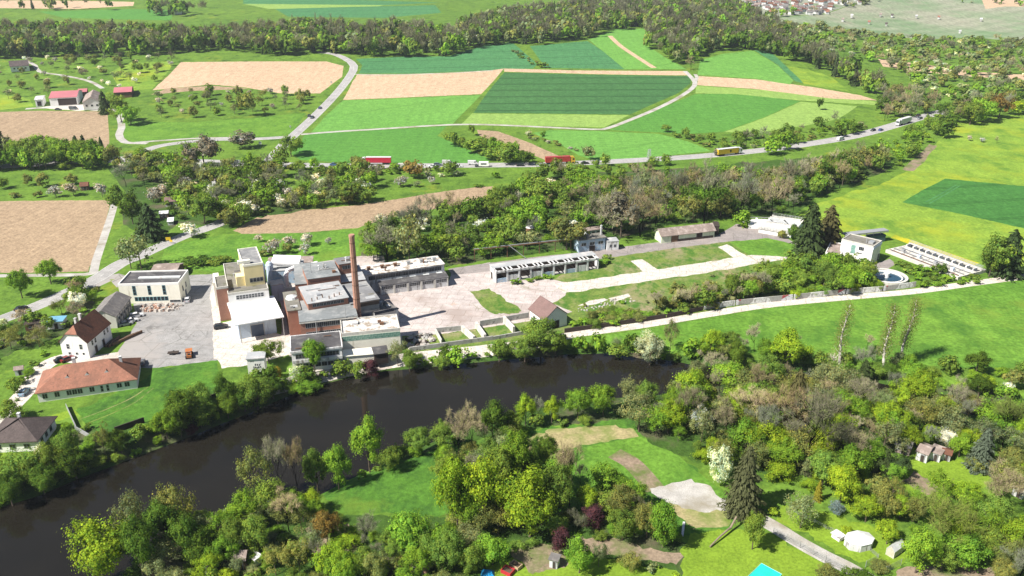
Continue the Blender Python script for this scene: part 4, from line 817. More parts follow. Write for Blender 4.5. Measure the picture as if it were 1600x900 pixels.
# long brown shed
f = Frame((1033.8,368), (1117,358.8), (1112,351), 3.4).base('brown_shed', 'long pale walled shed with brown fibre cement roof by the worn road', 'shed'); f.gable(ETERB, LIMEW, 2.0, 'x', .5)
f.door('f', f.L*.25, 3.2, 2.6, TIMBER, name='gate'); f.door('f', f.L*.71, 2.6, 2.8, DARKW, name='gate'); f.mb('plinth', MB().box(f.L*.3, f.L*.98, -.1, -.01, -.4, 1.0), DARKW)
q = Frame((1117,357), (1124,354), (1122,347), 3.8).of(f); q.wall(DARKW); q.flat(DARKW, .2)
# red gabled shed
f = Frame((828,481), (851,497.5), (889,491), 4.4).base('red_gabled_shed', 'white shed with plum brown tiled roof between the pens and the weeds', 'shed')
f.gable(TILEP, WHITE, 3.4, 'x', .5); f.door('r', f.D*.5, 2.4, 2.6, DARKW, name='gate'); f.win('f', f.L*.3, 1.6, 1.2, 1.1, fm=GREYF); f.win('f', f.L*.7, 1.6, 1.2, 1.1, fm=GREYF)
# water tank in the trees
g = G(828, 368); c = thing('water_tank', g, 0, 'small dark round tank among the trees behind the works', 'tank'); MB().cyl(0,0,-.5,3.6,1.7,14).build('shell', RUST, c); MB().tube([(0,0,3.61),(0,0,4.3),(0,0,4.5)],[1.8,.9,.2],14).build('lid', OLDW, c)

# treatment works
hh = hgt(1358, 414.6, 386.9)
f = Frame((1315,375.2), (1364.6,386.7), (1386.7,382), hh); f.D *= 1.25; f.base('treatment_building', 'white cubic treatment building with a teal stair window', 'building')
f.wall(WHITE); f.flat(FELTBR, 0.0, .2, .3, PCONC); f.mb('fascia', MB().box(f.L + .03, f.L + .2, 0, f.D, hh - 1.0, hh), BLUESHEET)
f.win('f', f.L*.40, hh*.42, 1.7, hh*.47, fm=TEALF, gm=GRNGLASS, nx=2, nz=4)
for x in (.60, .65, .70): f.win('f', f.L*x, hh*.68, .75, 1.5, fm=GREYF, nx=1)
for x in (.56, .61, .66): f.win('f', f.L*x, hh*.48, .8, .5, fm=GREYF, nx=1)
f.mb('side_panel', MB().box(f.L + .005, f.L + .06, .3, f.D - .3, .5, hh - 1.2), LIMEW); f.win('r', f.D*.12, .5, 2.2, 3.6, fm=TEALF, gm=DKGLASS, nx=2, nz=3); f.win('r', f.D*.5, 2.6, 1.5, 2.2, fm=WHITEF); f.door('r', f.D*.85, 1.4, 2.6, DARKW)
f.mb('roof_unit', MB().box(f.L*.75, f.L*.9, f.D*.3, f.D*.6, hh + .2, hh + 1.0).cyl(f.L*.7, f.D*.3, hh + .2, hh + 2.0, .2, 8), STEEL)
q = Frame((1290,396), (1313,399), (1320,382), 2.6).of(f); q.wall(WHITE); q.flat(ETERB, .1, .15, .2, WHITE)
f = Frame((1322,368), (1389,360.5), (1388,356), 4.8).base('screen_conveyor', 'dark inclined conveyor roof behind the treatment building', 'conveyor'); f.mb('canopy', MB().box(0, f.L, 0, 3.2, 4.6, 5.0), GREYF)
for i in range(6): f.mb('post', MB().box(f.L*(i+.2)/6, f.L*(i+.2)/6 + .3, 1.4, 1.7, -.5, 4.59), STEEL)
f.mb('housing', MB().box(f.L*.6, f.L*.97, .5, 2.8, -.5, 3.0), surf('teal_grey_panel', (.06,.10,.12), .6, .2)); f.mb('truss', MB().bar((0,.1,4.3),(f.L,.1,4.3),.2).bar((0,3.0,4.3),(f.L,3.0,4.3),.2), STEEL)
f = Frame((1384,390), (1497,433), (1522,414), 1.2).base('aeration_basin', 'long concrete basins with dark water channels and walkway posts', 'basin')
b = MB(); Wd = f.D; t = .4; W2 = surf('wet_channel', (.07,.075,.07), .4, .4, .5)
SCR = [surf('pale_screed', (.50,.47,.43), .9, .2, .3, stain=(.33,.28,.22)), surf('worn_screed', (.40,.37,.33), .9, .25, .3, stain=(.24,.19,.15))]
for y in (0, .17, .20, .36, .40, .55, .64): b.box(0, f.L, Wd*y, Wd*y + t, -.6, 1.2)
b.box(0, f.L, Wd - t, Wd, -.6, 1.2); b.box(0, t, t, Wd - t, -.6, 1.19).box(f.L - t, f.L, t, Wd - t, -.6, 1.19); f.mb('basin_wall', b, PCONC)
for k, (y0, y1, z, m) in enumerate(((0, .17, .95, SCR[0]), (.17, .20, .3, W2), (.20, .36, .8, SCR[1]), (.36, .40, .3, W2), (.40, .55, .9, SCR[0]), (.55, .64, .5, SCR[1]), (.64, 1.0, .2, POOLW))):
    f.mb('channel_floor' if m in SCR else 'water', MB().box(t, f.L - t, Wd*y0 + t + .002*k, Wd*y1 - .002, -.5, z), m)
f.mb('walkway', MB().box(0, f.L, Wd*.80, Wd*.87, 1.7, 1.95), PCONC)
for i in range(11): f.mb('support', MB().box(f.L*(i+.3)/11, f.L*(i+.3)/11 + .4, Wd*.66, Wd*.80, .1, 2.0), WHITE if i % 2 else OLDW)
for y in (.805, .865): f.mb('railing', MB().tube([(0,Wd*y,3.0),(f.L,Wd*y,3.0)],.07,5).tube([(0,Wd*y,2.5),(f.L,Wd*y,2.5)],.05,5), STEEL)
for y in (.10, .28, .47): f.mb('pipe', MB().tube([(1, Wd*y, 1.3), (f.L - 1, Wd*y, 1.3)], .16, 6), RUST if y < .2 else STEEL)
for i in range(7): f.mb('cross_pipe', MB().tube([(2 + f.L*i/7.3, Wd*.03, 1.45), (2 + f.L*i/7.3, Wd*.52, 1.45)], .10, 6), STEEL)
for i in range(4): f.mb('machine', MB().box(4 + f.L*i/4.4, 5.2 + f.L*i/4.4, Wd*.24, Wd*.31, .81, 2.1), BLUESHEET if i % 2 else STEEL)
# round clarifier
g = G(1384, 435); c = thing('clarifier', g, 0, 'round clarifier pool with pale ring wall and blue water', 'basin'); R_ = 6.6; b = MB(); n = 40
BUILT.append(np.array([(g.x-6,g.y-7),(g.x+8,g.y-7),(g.x+8,g.y+8),(g.x-6,g.y+8)]))
def ring(b, r0, r1, z0, z1, n=40, m=0, a0=0, a1=2*math.pi):
    for i in range(n):
        p, q = a0 + (a1-a0)*i/n, a0 + (a1-a0)*(i+1)/n; b.hexa([(r0*math.cos(p),r0*math.sin(p),z0),(r1*math.cos(p),r1*math.sin(p),z0),(r1*math.cos(q),r1*math.sin(q),z0),(r0*math.cos(q),r0*math.sin(q),z0),(r0*math.cos(p),r0*math.sin(p),z1),(r1*math.cos(p),r1*math.sin(p),z1),(r1*math.cos(q),r1*math.sin(q),z1),(r0*math.cos(q),r0*math.sin(q),z1)], m)
    return b
ring(MB(), R_, R_ + .9, -.5, 1.2).build('ring_wall', PCONC, c); ring(MB(), R_ - 1.2, R_ - .9, -.4, .9).build('weir', WHITE, c); MB().cyl(0,0,-.4,.5,R_,40).build('water', surf('blue_water',(.02,.055,.085),.1,.3,.3,spec=.5,fine=0), c)
MB().box(-R_-1, 1, -.5, .5, 1.5, 1.7).build('bridge', OLDW, c); MB().cyl(0,0,-.3,2.2,1.0,14).build('centre_drum', WHITE, c)
# white settling tanks
f = Frame((1183,359), (1236,365), (1256,344), 2.0).base('settling_tanks', 'low white settling tanks with pale decks and railings by the meadow', 'tank')
f.D = max(f.D, 8); f.mb('wall', MB().box(0, f.L, 0, f.D, -.5, 1.8), WHITE); f.mb('deck', MB().box(-.4, f.L + .4, -.4, f.D*.18, 1.803, 2.0).box(-.4, f.L + .4, f.D*.45, f.D*.55, 1.803, 2.0).box(-.4, f.L + .4, f.D*.85, f.D + .4, 1.803, 2.0), PCONC)
f.mb('tank_cover', MB().box(.5, f.L - .5, f.D*.20, f.D*.43, 1.805, 1.9), SKYL); f.mb('tank_cover', MB().box(.5, f.L - .5, f.D*.57, f.D*.83, 1.805, 1.9), SKYL)
for y in (-.3, f.D*.5, f.D + .3): f.mb('railing', MB().tube([(0,y,3.0),(f.L,y,3.0)],.06,5).tube([(0,y,2.5),(f.L,y,2.5)],.05,5), STEEL)
for i in range(12): f.mb('post', MB().box(f.L*i/11 - .05, f.L*i/11 + .05, -.35, -.25, 1.99, 3.0).box(f.L*i/11 - .05, f.L*i/11 + .05, f.D + .25, f.D + .35, 1.99, 3.0), STEEL)
f = Frame((1170,352), (1232,352), (1226,341), 1.6).base('sludge_beds', 'flat white sludge beds in front of the woodland edge', 'tank'); f.mb('wall', MB().box(0, f.L, 0, f.D, -.5, 1.2), WHITE)
for i in range(4): f.mb('bed_wall', MB().box(f.L*i/3 - .3*(i > 0), f.L*i/3 + .3, 0.3, f.D - .3, 1.203, 1.9), WHITE)
for i in range(3): f.mb('rail', MB().tube([(0, f.D*(i+.5)/3, 2.5), (f.L, f.D*(i+.5)/3, 2.5)], .1, 5), STEEL)

# walls of the pens, each slab on its own
def slab_wall(p, q, h, th, m, label, cat='wall', name='concrete_wall', group=None, z0=-.5):
    A, B = G(*p), G(*q); d = B - A; o = MB().box(0, d.xy.length, -th/2, th/2, z0, h, 0).build(name, m); o.location = A; o.rotation_euler = (0, 0, math.atan2(d.y, d.x)); tag(o, label, cat, group); return o
slab_wall((681,520),(722,516),1.7,.3,CONC,'grey back wall of the westernmost concrete pen'); slab_wall((722,517),(741,534),1.9,.8,PCONC,'thick pale divider between the first two pens')
slab_wall((744,511),(758,531),1.9,.8,PCONC,'thick pale divider beside the second pen'); slab_wall((681,521),(690,538),1.7,.3,PCONC,'outer end wall of the pens nearest the debris')
slab_wall((750,510),(786,504),2.0,.3,CONC,'mid grey rear wall behind the third pen'); slab_wall((788,503),(826,496),1.9,.3,CONC,'grey rear wall running to the red gabled shed')
slab_wall((787,503),(803,520),2.2,.8,PCONC,'tall pale divider near the red gabled shed'); slab_wall((640,549),(770,531),1.4,.35,CONC,'long low grey wall between the pens and river path'); slab_wall((770,531),(826,521),1.2,.35,CONC,'low wall continuing below the red gabled shed')
slab_wall((118,672),(150,690),1.3,.12,STEEL,'curving metal fence piece at the grass plot corner','fence','metal_fence'); slab_wall((104,637),(120,672),1.3,.12,STEEL,'straight metal fence beside the bungalow drive','fence','metal_fence')
slab_wall((180,676),(226,660),1.6,.25,DARKW,'dark retaining wall below the grass plot, left piece','wall','retaining_wall'); slab_wall((298,636),(338,622),1.6,.25,DARKW,'dark retaining wall below the grass plot, right piece','wall','retaining_wall')
# graffiti wall along the path: sprayed panels are part of its surface
def spray():
    m, t, b = nt('sprayed_concrete'); tc = t.nodes.new('ShaderNodeTexCoord').outputs['Object']; v = t.nodes.new('ShaderNodeTexVoronoi'); v.inputs['Scale'].default_value = 1.0
    t.links.new(mapped(t, tc, 0, (0.28, 0.3, 0.12)), v.inputs['Vector']); bw = t.nodes.new('ShaderNodeSeparateColor'); t.links.new(v.outputs['Color'], bw.inputs[0])
    c = t.nodes.new('ShaderNodeValToRGB'); c.color_ramp.interpolation = 'CONSTANT'; e = c.color_ramp.elements; e[0].color = (.33,.32,.30,1); e[1].position = .22; e[1].color = (.62,.62,.60,1)
    for p, k in ((.42,(.26,.25,.23)),(.55,(.34,.06,.07)),(.66,(.60,.60,.62)),(.76,(.16,.34,.42)),(.84,(.42,.41,.38)),(.93,(.45,.12,.10))): q = e.new(p); q.color = (*k, 1)
    t.links.new(bw.outputs[0], c.inputs[0]); n = noise(t, tc, 1.2, 5, .7); t.links.new(mixc(t, ramp(t, n, .5, .62), c.outputs[0], (.25,.24,.22)), b.inputs['Base Color']); b.inputs['Roughness'].default_value = .8; return m
SPRAY = spray()
for p, q, lab in (((1430,448),(1380,455),'sprayed wall section below the round clarifier'), ((1378,455.3),(1322,459.5),'sprayed wall section with the red and white panels'), ((1320,459.7),(1240,468),'sprayed wall section overgrown by bushes'), ((1238,468.3),(1150,477),'sprayed wall section with the turquoise panel'), ((1148,477.3),(1100,484),'sprayed wall section at the weedy end')):
    slab_wall(q, p, 2.0, .25, SPRAY, lab, 'wall', 'graffiti_wall', 'graffiti walls along the gravel path')
for i, (p, q) in enumerate((((882,520),(960,509)), ((962,508.7),(1040,497)), ((1042,496.7),(1098,485)))):
    slab_wall(p, q, 1.5, .3, DARKW, ('dark old wall beside the gravel path end','dark old wall above the gravel path, middle piece','dark old wall joining the graffiti wall')[i], 'wall', 'dark_wall')
# road bridge
A = G(352, 259); B_ = G(425, 262); d = B_ - A; r = thing('road_bridge', A, math.atan2(d.y, d.x), 'small grey highway bridge over the main road', 'bridge'); LL = d.xy.length
MB().box(0, LL, -6, 6, .3, .9).build('deck', CONC, r); MB().box(0, LL, -6, -5.6, .903, 1.9).build('railing', PCONC, r); MB().box(0, LL, 5.6, 6, .903, 1.9).build('railing', STEEL, r); MB().box(LL*.25, LL*.3, -5, 5, -3, .29).build('pier', PCONC, r); MB().box(LL*.7, LL*.75, -5, 5, -3, .29).build('pier', PCONC, r)

# the farm, the chalet and houses far off
def house(A, B, C, H, rise, rm, wm, name, label, cat='house', axis='x', over=.4, wins=3, grp=None, gz=None):
    z0 = float(G(*A).z) if gz is None else gz; f = Frame(A, B, C, H, z0).base(name, label, cat, grp); f.gable(rm, wm, rise, axis, over)
    if wins: f.row('f', f.L*.2, f.L*.8, wins, H*.35, min(1.4, f.L*.12), 1.3, fm=GREYF, nx=1)
    return f
f = house((72,157.5), (119,151), (128,141), 5.5, 2.4, REDSHEET, WHITE, 'farm_barn', 'open farm barn with a broad faded red sheet roof', 'barn', wins=0); f.mb('opening_shade', MB().box(f.L*.3, f.L*.98, -.1, -.005, 0, 4.6), DARKW)  # dark sheet on the wall, standing in for shade inside the open front
f = house((54,156), (66,155), (70,149), 4.5, .8, OLDW, WHITE, 'farm_shed', 'small white shed left of the red farm barn', 'shed', wins=0); f.door('f', f.L*.5, 2.6, 3, DARKW)
f = house((130,157), (156,158), (160,146), 5.0, 3.2, ETERB, WHITE, 'farmhouse', 'white farmhouse with grey brown roof beside the red barn', axis='y', wins=3)
house((178,144), (205,143), (208,135), 3.6, 1.8, REDSHEET, TIMBER, 'farm_outbuilding', 'bright red roofed outbuilding behind the dark farm tree', 'barn', wins=0)
house((122,144), (135,143), (137,138), 3.0, 1.2, REDSHEET, TIMBER, 'farm_lean_to', 'little red roof behind the farm barn', 'shed', wins=0)
f = house((16,105), (45,102), (43,96), 4.0, 3.0, TILED, WHITE, 'chalet', 'dark roofed chalet at the left edge below the wood', axis='x', wins=4)
house((272,17.5), (283,17), (284,14.5), 3.5, 2.0, TILED, OLDW, 'field_barn', 'dark roofed barn in the hedge beyond the wood', 'barn', wins=0)
house((744,58), (755,57.5), (756,54.5), 4.0, 2.5, OLDW, OLDW, 'forest_house', 'pale house in a clearing of the wood', 'house', wins=2)
for i, (x, y) in enumerate(((1331,24),(1376,22.5),(1394,23.5),(1432,25),(1467,26.5),(1533,30),(1317,30),(1385,37),(1500,49),(1358,34),(1333,48))):
    lab = ('uppermost left','bare roofed upper','dark roofed upper','grey upper','orange roofed upper','right upper','lower left','pale middle','lowest right','small middle','lowest left')[i]
    house((x - 1.6, y), (x + 1.6, y), (x + 1.9, y - .7), 2.4, 1.4, (OLDW, ETERB, TILED, FELTL, TILER)[i % 5], CONC if i % 2 else OLDW, 'vineyard_hut', lab + ' hut on the grey vineyard slope', 'hut', wins=0, grp='huts on the vineyard slope')
r = random.Random(5); TW = []
for i in range(170):
    x = r.uniform(1085, 1345); y = r.uniform(0, 23)
    if y < (1200 - x) * .06 - 3 or y > 4 + (x - 1085) * .19 or (x > 1310 and y > 8): continue
    TW.append((x, y))
TW.sort()
HM = {}
for i, (x, y) in enumerate(TW):
    g = G(x, y); k = r.randrange(6)
    if k not in HM:
        b = MB(); w, d, h, q = 5 + k * .8, 5 + (k % 3), 5.5 + (k % 2) * 2, 4.0; w, d, h, q = w*.42, d*.42, h*.45, q*.45; b.box(-w, w, -d, d, -2, h, 0); b.face([(-w-.4,-d-.4,h-.1),(w+.4,-d-.4,h-.1),(w+.4,0,h+q),(-w-.4,0,h+q)],1).face([(w+.4,d+.4,h-.1),(-w-.4,d+.4,h-.1),(-w-.4,0,h+q),(w+.4,0,h+q)],1).face([(-w,-d,h),(-w,d,h),(-w,0,h+q)],0).face([(w,d,h),(w,-d,h),(w,0,h+q)],0)
        HM[k] = b.mesh('town_house', [OLDW, (TILER, TILEP, TILEP, TILEB, ETERB, ETER)[k]])
    o = link('town_house', HM[k]); o.location = g; o.rotation_euler = (0, 0, r.uniform(-.6, .6)); tag(o, 'small pale house with pitched roof in the distant village', 'house', 'houses of the distant village')
# ------------------------------------------------------------------ trees and bushes
FOL = foliage('leaves', 0.36); BARK = surf('bark', (0.13, 0.10, 0.075), 0.9, 0.4, 1.5, fine=8)
PALEBARK = surf('pale_bark', (0.66, 0.62, 0.56), 0.9, 0.35, 0.8, stain=(0.10, 0.09, 0.08), fine=5, st=(0.58, 0.62)); TWIG = foliage('twigs', 0.0)

def unit_vecs(r, n):
    v = r.normal(size=(n, 3)); return v / np.linalg.norm(v, axis=1)[:, None]

def quads(pos, nrm, tan, sx, sy):
    bit = np.cross(nrm, tan); bit /= np.linalg.norm(bit, axis=1)[:, None] + 1e-9
    a = tan * sx[:, None]; b = bit * sy[:, None]
    V = np.stack([pos - a - b * 0.6, pos + a * 0.7 - b, pos + a + b * 0.6, pos - a * 0.7 + b], 1).reshape(-1, 3)
    return V, np.arange(len(V)).reshape(-1, 4)

def leafy(seed, ncl, nleaf, leaf, shape='round', cr=(0.10, 0.19), tv=0.28):
    r = np.random.default_rng(seed)
    if shape == 'round': c0, sz, z0 = 0.51, (0.41, 0.41, 0.42), 0.03
    elif shape == 'tall': c0, sz, z0 = 0.51, (0.37, 0.37, 0.44), 0.02
    elif shape == 'spread': c0, sz, z0 = 0.58, (0.43, 0.43, 0.33), 0.15
    elif shape == 'airy': c0, sz, z0 = 0.58, (0.42, 0.42, 0.38), 0.15
    else: c0, sz, z0 = 0.42, (0.42, 0.42, 0.46), 0.02
    # uneven outline: a few large boughs, each holding leaf clumps
    nb = r.integers(7, 13); bd = unit_vecs(r, nb); bd[:, 2] = np.abs(bd[:, 2]) * 0.9 - 0.15
    bc = bd * np.array(sz) * r.uniform(0.45, 1.02, (nb, 1)); bs = r.uniform(0.26, 0.58, nb)
    k = r.integers(0, nb, ncl); d = unit_vecs(r, ncl) * r.uniform(0.25, 1, (ncl, 1)) ** 0.5
    c = bc[k] + d * np.array(sz) * bs[k][:, None]
    m = r.random(ncl) < 0.28; d2 = unit_vecs(r, ncl) * r.uniform(0.5, 0.95, (ncl, 1)); c[m] = (d2 * np.array(sz))[m]
    c[:, 2] += c0; c[:, 2] = np.maximum(c[:, 2], z0 + 0.04)
    R = r.uniform(*cr, ncl); t = r.uniform(1 - tv, 1 + tv, ncl)
    idx = r.integers(0, ncl, nleaf); dv = unit_vecs(r, nleaf); rad = np.where(r.random(nleaf) < 0.14, r.uniform(1.0, 1.75, nleaf), r.uniform(0.45, 1.06, nleaf))
    pos = c[idx] + dv * (R[idx] * rad)[:, None] * np.array([1, 1, 0.85])
    out = pos - np.array([0, 0, c0]); out /= np.linalg.norm(out, axis=1)[:, None] + 1e-9
    nrm = dv * 0.8 + out * 0.6 + r.normal(size=(nleaf, 3)) * 0.4 + np.array([0, 0, 0.3]); nrm /= np.linalg.norm(nrm, axis=1)[:, None]
    tan = np.cross(nrm, unit_vecs(r, nleaf)); tan /= np.linalg.norm(tan, axis=1)[:, None] + 1e-9
    s = leaf * r.uniform(0.6, 1.35, nleaf); V, Q = quads(pos, nrm, tan, s, s * r.uniform(0.55, 0.9, nleaf))
    V[:, 2] = np.maximum(V[:, 2], 0.004)
    tn = t[idx] * r.uniform(0.82, 1.18, nleaf); w = r.normal(0, 0.10, nleaf) + (t[idx] - 1) * 0.25
    return V, Q, np.stack([tn * (1 + w), tn, tn * (1 - w)], 1)

def conifer(seed, n, size, dense=1.0):
    r = np.random.default_rng(seed); z = 1 - r.random(n) ** 0.62; z = 0.06 + 0.93 * z
    lay = 22; zz = (np.floor(z * lay) + 0.25 * r.random(n)) / lay; zz = np.where(r.random(n) < 0.8, zz, z)
    ang = r.uniform(0, 2 * math.pi, n); R = 0.5 * (1 - zz) ** 0.68 * (0.80 + 0.35 * np.sin(ang * 5 + zz * 40 + seed)) ; rad = R * r.uniform(0.25, 1, n) ** 0.5
    o = np.stack([np.cos(ang), np.sin(ang), np.zeros(n)], 1)
    pos = o * rad[:, None]; pos[:, 2] = zz - rad * 0.16
    nrm = o * 0.55 + np.array([0, 0, 0.75]) + r.normal(size=(n, 3)) * 0.3; nrm /= np.linalg.norm(nrm, axis=1)[:, None]
    tan = np.cross(nrm, np.cross(o, nrm)); tan = o - nrm * (o * nrm).sum(1)[:, None]; tan /= np.linalg.norm(tan, axis=1)[:, None] + 1e-9
    s = size * r.uniform(0.6, 1.4, n); V, Q = quads(pos, nrm, tan, s * 1.5, s * 0.7); V[:, 2] = np.maximum(V[:, 2], 0.004)
    tn = r.uniform(0.65, 1.3, n); return V, Q, np.stack([tn, tn, tn], 1)

def branch_paths(r, depth=3, spread=0.6, nb=5):
    segs = []; ends = []
    def go(p, d, L, rad, k):
        n = 3 if k < depth else 2
        for _ in range(n):
            d = d + np.array([*(r.normal(0, 0.13, 2)), 0.04]); d /= np.linalg.norm(d); q = p + d * L / n
            segs.append((p, q, rad, rad * 0.82)); rad *= 0.82; p = q
        if k >= depth: ends.append((p, d, L)); return
        m = nb if k == 0 else r.integers(2, 4)
        for _ in range(m):
            v = d * r.uniform(0.5, 1.0) + np.append(r.normal(0, spread, 2), r.uniform(0.0, 0.5)); v /= np.linalg.norm(v)
            go(p - d * L * r.uniform(0, 0.45), v, L * r.uniform(0.55, 0.85), rad * 0.62, k + 1)
    go(np.array([0, 0, 0.0]), np.array([0, 0, 1.0]), 0.32, 0.017, 0)
    return segs, ends

def fit(V, extra=None):
    """scale a set of points into the unit tree: radius 0.5, height 1"""
    s = np.array([0.5 / np.percentile(np.hypot(V[:, 0], V[:, 1]), 98)] * 2 + [1 / V[:, 2].max()]); return s

def bare(seed, depth, ntw, tw, tl, nb=5, buds=0.25):
    r = np.random.default_rng(seed); segs, ends = branch_paths(r, depth, 0.62, nb); E = np.array([e[0] for e in ends]); s = fit(E) * np.array([0.92, 0.92, 0.94])
    tb = MB()
    for p, q, a, b in segs: tb.tube([p * s, q * s], [max(a, 0.0028), max(b, 0.0025)], 4 if a > 0.006 else 3, cap=False)
    k = r.integers(0, len(ends), ntw); P = E[k] * s; D = np.array([e[1] for e in ends])[k] * s
    D = D / np.linalg.norm(D, axis=1)[:, None] + r.normal(0, 0.62, (ntw, 3)); D /= np.linalg.norm(D, axis=1)[:, None]
    back = r.uniform(0, 0.10, ntw)[:, None]; P = P - D * back + r.normal(0, 0.02, (ntw, 3)); L = tl * r.uniform(0.5, 1.3, ntw); mid = P + D * L[:, None] * 0.5
    nr = np.cross(D, unit_vecs(r, ntw)); nr /= np.linalg.norm(nr, axis=1)[:, None] + 1e-9
    V, Q = quads(mid, nr, D, L * 0.5, tw * r.uniform(0.6, 1.3, ntw)); V[:, 2] = np.maximum(V[:, 2], 0.02)
    tn = r.uniform(0.65, 1.35, ntw); T = np.stack([tn, tn, tn], 1); g = r.random(ntw) < buds; T[g] *= np.array([0.95, 1.25, 0.6])
    return (V, Q, T), tb

def trunk_mb(seed, h=0.5, r0=0.022, limbs=4, reach=0.26, lean=0.03):
    r = random.Random(seed); t = MB(); x = r.uniform(-lean, lean); y = r.uniform(-lean, lean)
    t.tube([(0, 0, -0.03), (0, 0, 0.03), (x * 0.5, y * 0.5, h * 0.5), (x, y, h)], [r0 * 1.35, r0, r0 * 0.8, r0 * 0.5], 6, cap=False)
    for i in range(limbs):
        a = 2 * math.pi * (i + r.random() * 0.6) / limbs; z = h * r.uniform(0.45, 0.95); e = reach * r.uniform(0.7, 1.15)
        t.tube([(x * z, y * z, z), (x + e * 0.5 * math.cos(a), y + e * 0.5 * math.sin(a), z + 0.13), (x + e * math.cos(a), y + e * math.sin(a), z + 0.30)], [r0 * 0.5, r0 * 0.35, r0 * 0.15], 4, cap=False)
    return t

TREE = {}      # kind, detail -> list of (crown mesh, trunk mesh)
def add_variant(kind, lod, crown, mat, trunk, tmat):
    V, Q, T = crown; me = mesh_np('crown', V, Q, [mat], tone=T); TREE.setdefault((kind, lod), []).append((me, trunk.mesh('trunk', tmat) if trunk else None, (V, Q, T)))
for i in range(5):
    sh = ('round', 'tall', 'round', 'spread', 'tall')[i]
    add_variant('leafy', 'A', leafy(20 + i, 74, 11500, 0.0135, sh, (0.05, 0.15)), FOL, trunk_mb(i, 0.5), BARK)
    add_variant('leafy', 'B', leafy(40 + i, 46, 3200, 0.0235, sh, (0.06, 0.16)), FOL, trunk_mb(i, 0.5), BARK)
    add_variant('leafy', 'C', leafy(140 + i, 30, 800, 0.046, sh), FOL, None, None); add_variant('bush', 'C', leafy(160 + i, 18, 330, 0.075, 'dome'), FOL, None, None)
    add_variant('airy', 'A', leafy(60 + i, 70, 3600, 0.0125, 'airy', (0.06, 0.12)), FOL, trunk_mb(30 + i, 0.6, 0.016, 7, 0.30), BARK)
    add_variant('airy', 'B', leafy(80 + i, 40, 800, 0.027, 'airy', (0.07, 0.13)), FOL, trunk_mb(30 + i, 0.6, 0.018, 6, 0.30), BARK)
    add_variant('bush', 'A', leafy(100 + i, 54, 6000, 0.018, 'dome', (0.07, 0.17)), FOL, None, None)
    add_variant('bush', 'B', leafy(120 + i, 34, 1800, 0.031, 'dome', (0.08, 0.18)), FOL, None, None)
for i in range(4):
    c, t = bare(200 + i, 4, 4200, 0.0012, 0.085, 6); add_variant('bare', 'A', c, TWIG, t, TWIG)
    c, t = bare(220 + i, 3, 1500, 0.0022, 0.12, 7); add_variant('bare', 'B', c, TWIG, t, TWIG)
    add_variant('blossom', 'B', leafy(240 + i, 22, 620, 0.045, 'round', (0.10, 0.2)), FOL, trunk_mb(50 + i, 0.45, 0.022), BARK)
    add_variant('blossom', 'A', leafy(250 + i, 40, 2400, 0.024, 'round', (0.08, 0.16)), FOL, trunk_mb(50 + i, 0.45, 0.022), BARK)
for i in range(3):
    add_variant('conifer', 'A', conifer(260 + i, 3600, 0.024), FOL, trunk_mb(70 + i, 0.8, 0.018, 0), BARK)
    add_variant('conifer', 'B', conifer(270 + i, 1300, 0.040), FOL, trunk_mb(70 + i, 0.8, 0.018, 0), BARK)

COLS = {   # foliage tints (base colours) and the words for them
 'lime': ((0.245, 0.350, 0.026), 'yellow-green'), 'fresh': ((0.180, 0.310, 0.032), 'fresh green'), 'mid': ((0.161, 0.244, 0.039), 'mid green'),
 'dark': ((0.090, 0.155, 0.021), 'dark green'), 'olive': ((0.204, 0.226, 0.061), 'olive'), 'sage': ((0.209, 0.248, 0.105), 'grey-green'),
 'brown': ((0.270, 0.215, 0.135), 'brown'), 'grey': ((0.225, 0.215, 0.160), 'grey'), 'dusk': ((0.165, 0.155, 0.110), 'dull brown'), 'tan': ((0.360, 0.300, 0.205), 'tan'),
 'white': ((0.800, 0.790, 0.700), 'white'), 'pink': ((0.46, 0.43, 0.37), 'pale pink'), 'cream': ((0.527, 0.558, 0.341), 'cream'),
 'fir': ((0.060, 0.092, 0.032), 'dark green'), 'firbrown': ((0.105, 0.105, 0.045), 'brownish green'), 'blue': ((0.202, 0.264, 0.264), 'silvery blue'), 'purple': ((0.093, 0.037, 0.040), 'dark red'),
 'spruce': ((0.11, 0.135, 0.09), 'grey-green'), 'rust': ((0.248, 0.178, 0.046), 'ochre'), 'gold': ((0.310, 0.264, 0.031), 'golden'),
}
KINDW = {'leafy': ('leafy_tree', 'leafy tree', 'tree'), 'airy': ('airy_tree', 'airy tree', 'tree'), 'bare': ('bare_tree', 'bare tree', 'tree'), 'blossom': ('blossoming_tree', 'blossoming tree', 'tree'),
         'conifer': ('conifer_tree', 'conifer', 'tree'), 'bush': ('bush', 'bush', 'bush')}
PLANTS = []     # every plant: position, size and words; built and labelled at the end
def plant(kind, X, Y, h, w, col, zone, tilt=0.0):
    PLANTS.append(dict(kind=kind, x=X, y=Y, z=float(zt(X, Y)[0]), h=h, w=w, col=col, zone=zone, tilt=tilt))

def T(kind, cx, ytop, ybase, wpx, col, zone, tilt=0.0):
    """a plant read off the photo: trunk foot at (cx, ybase), top at row ytop, crown wpx wide"""
    g = G(cx, ybase); s = px_per_m(g); v = (ytop - 450) / FPX
    t = g.y / (CP - v * SP); h = CAMH + t * (-SP - v * CP) - g.z
    plant(kind, g.x, g.y, max(h * 0.97, 0.8), wpx / s, col, zone, tilt)


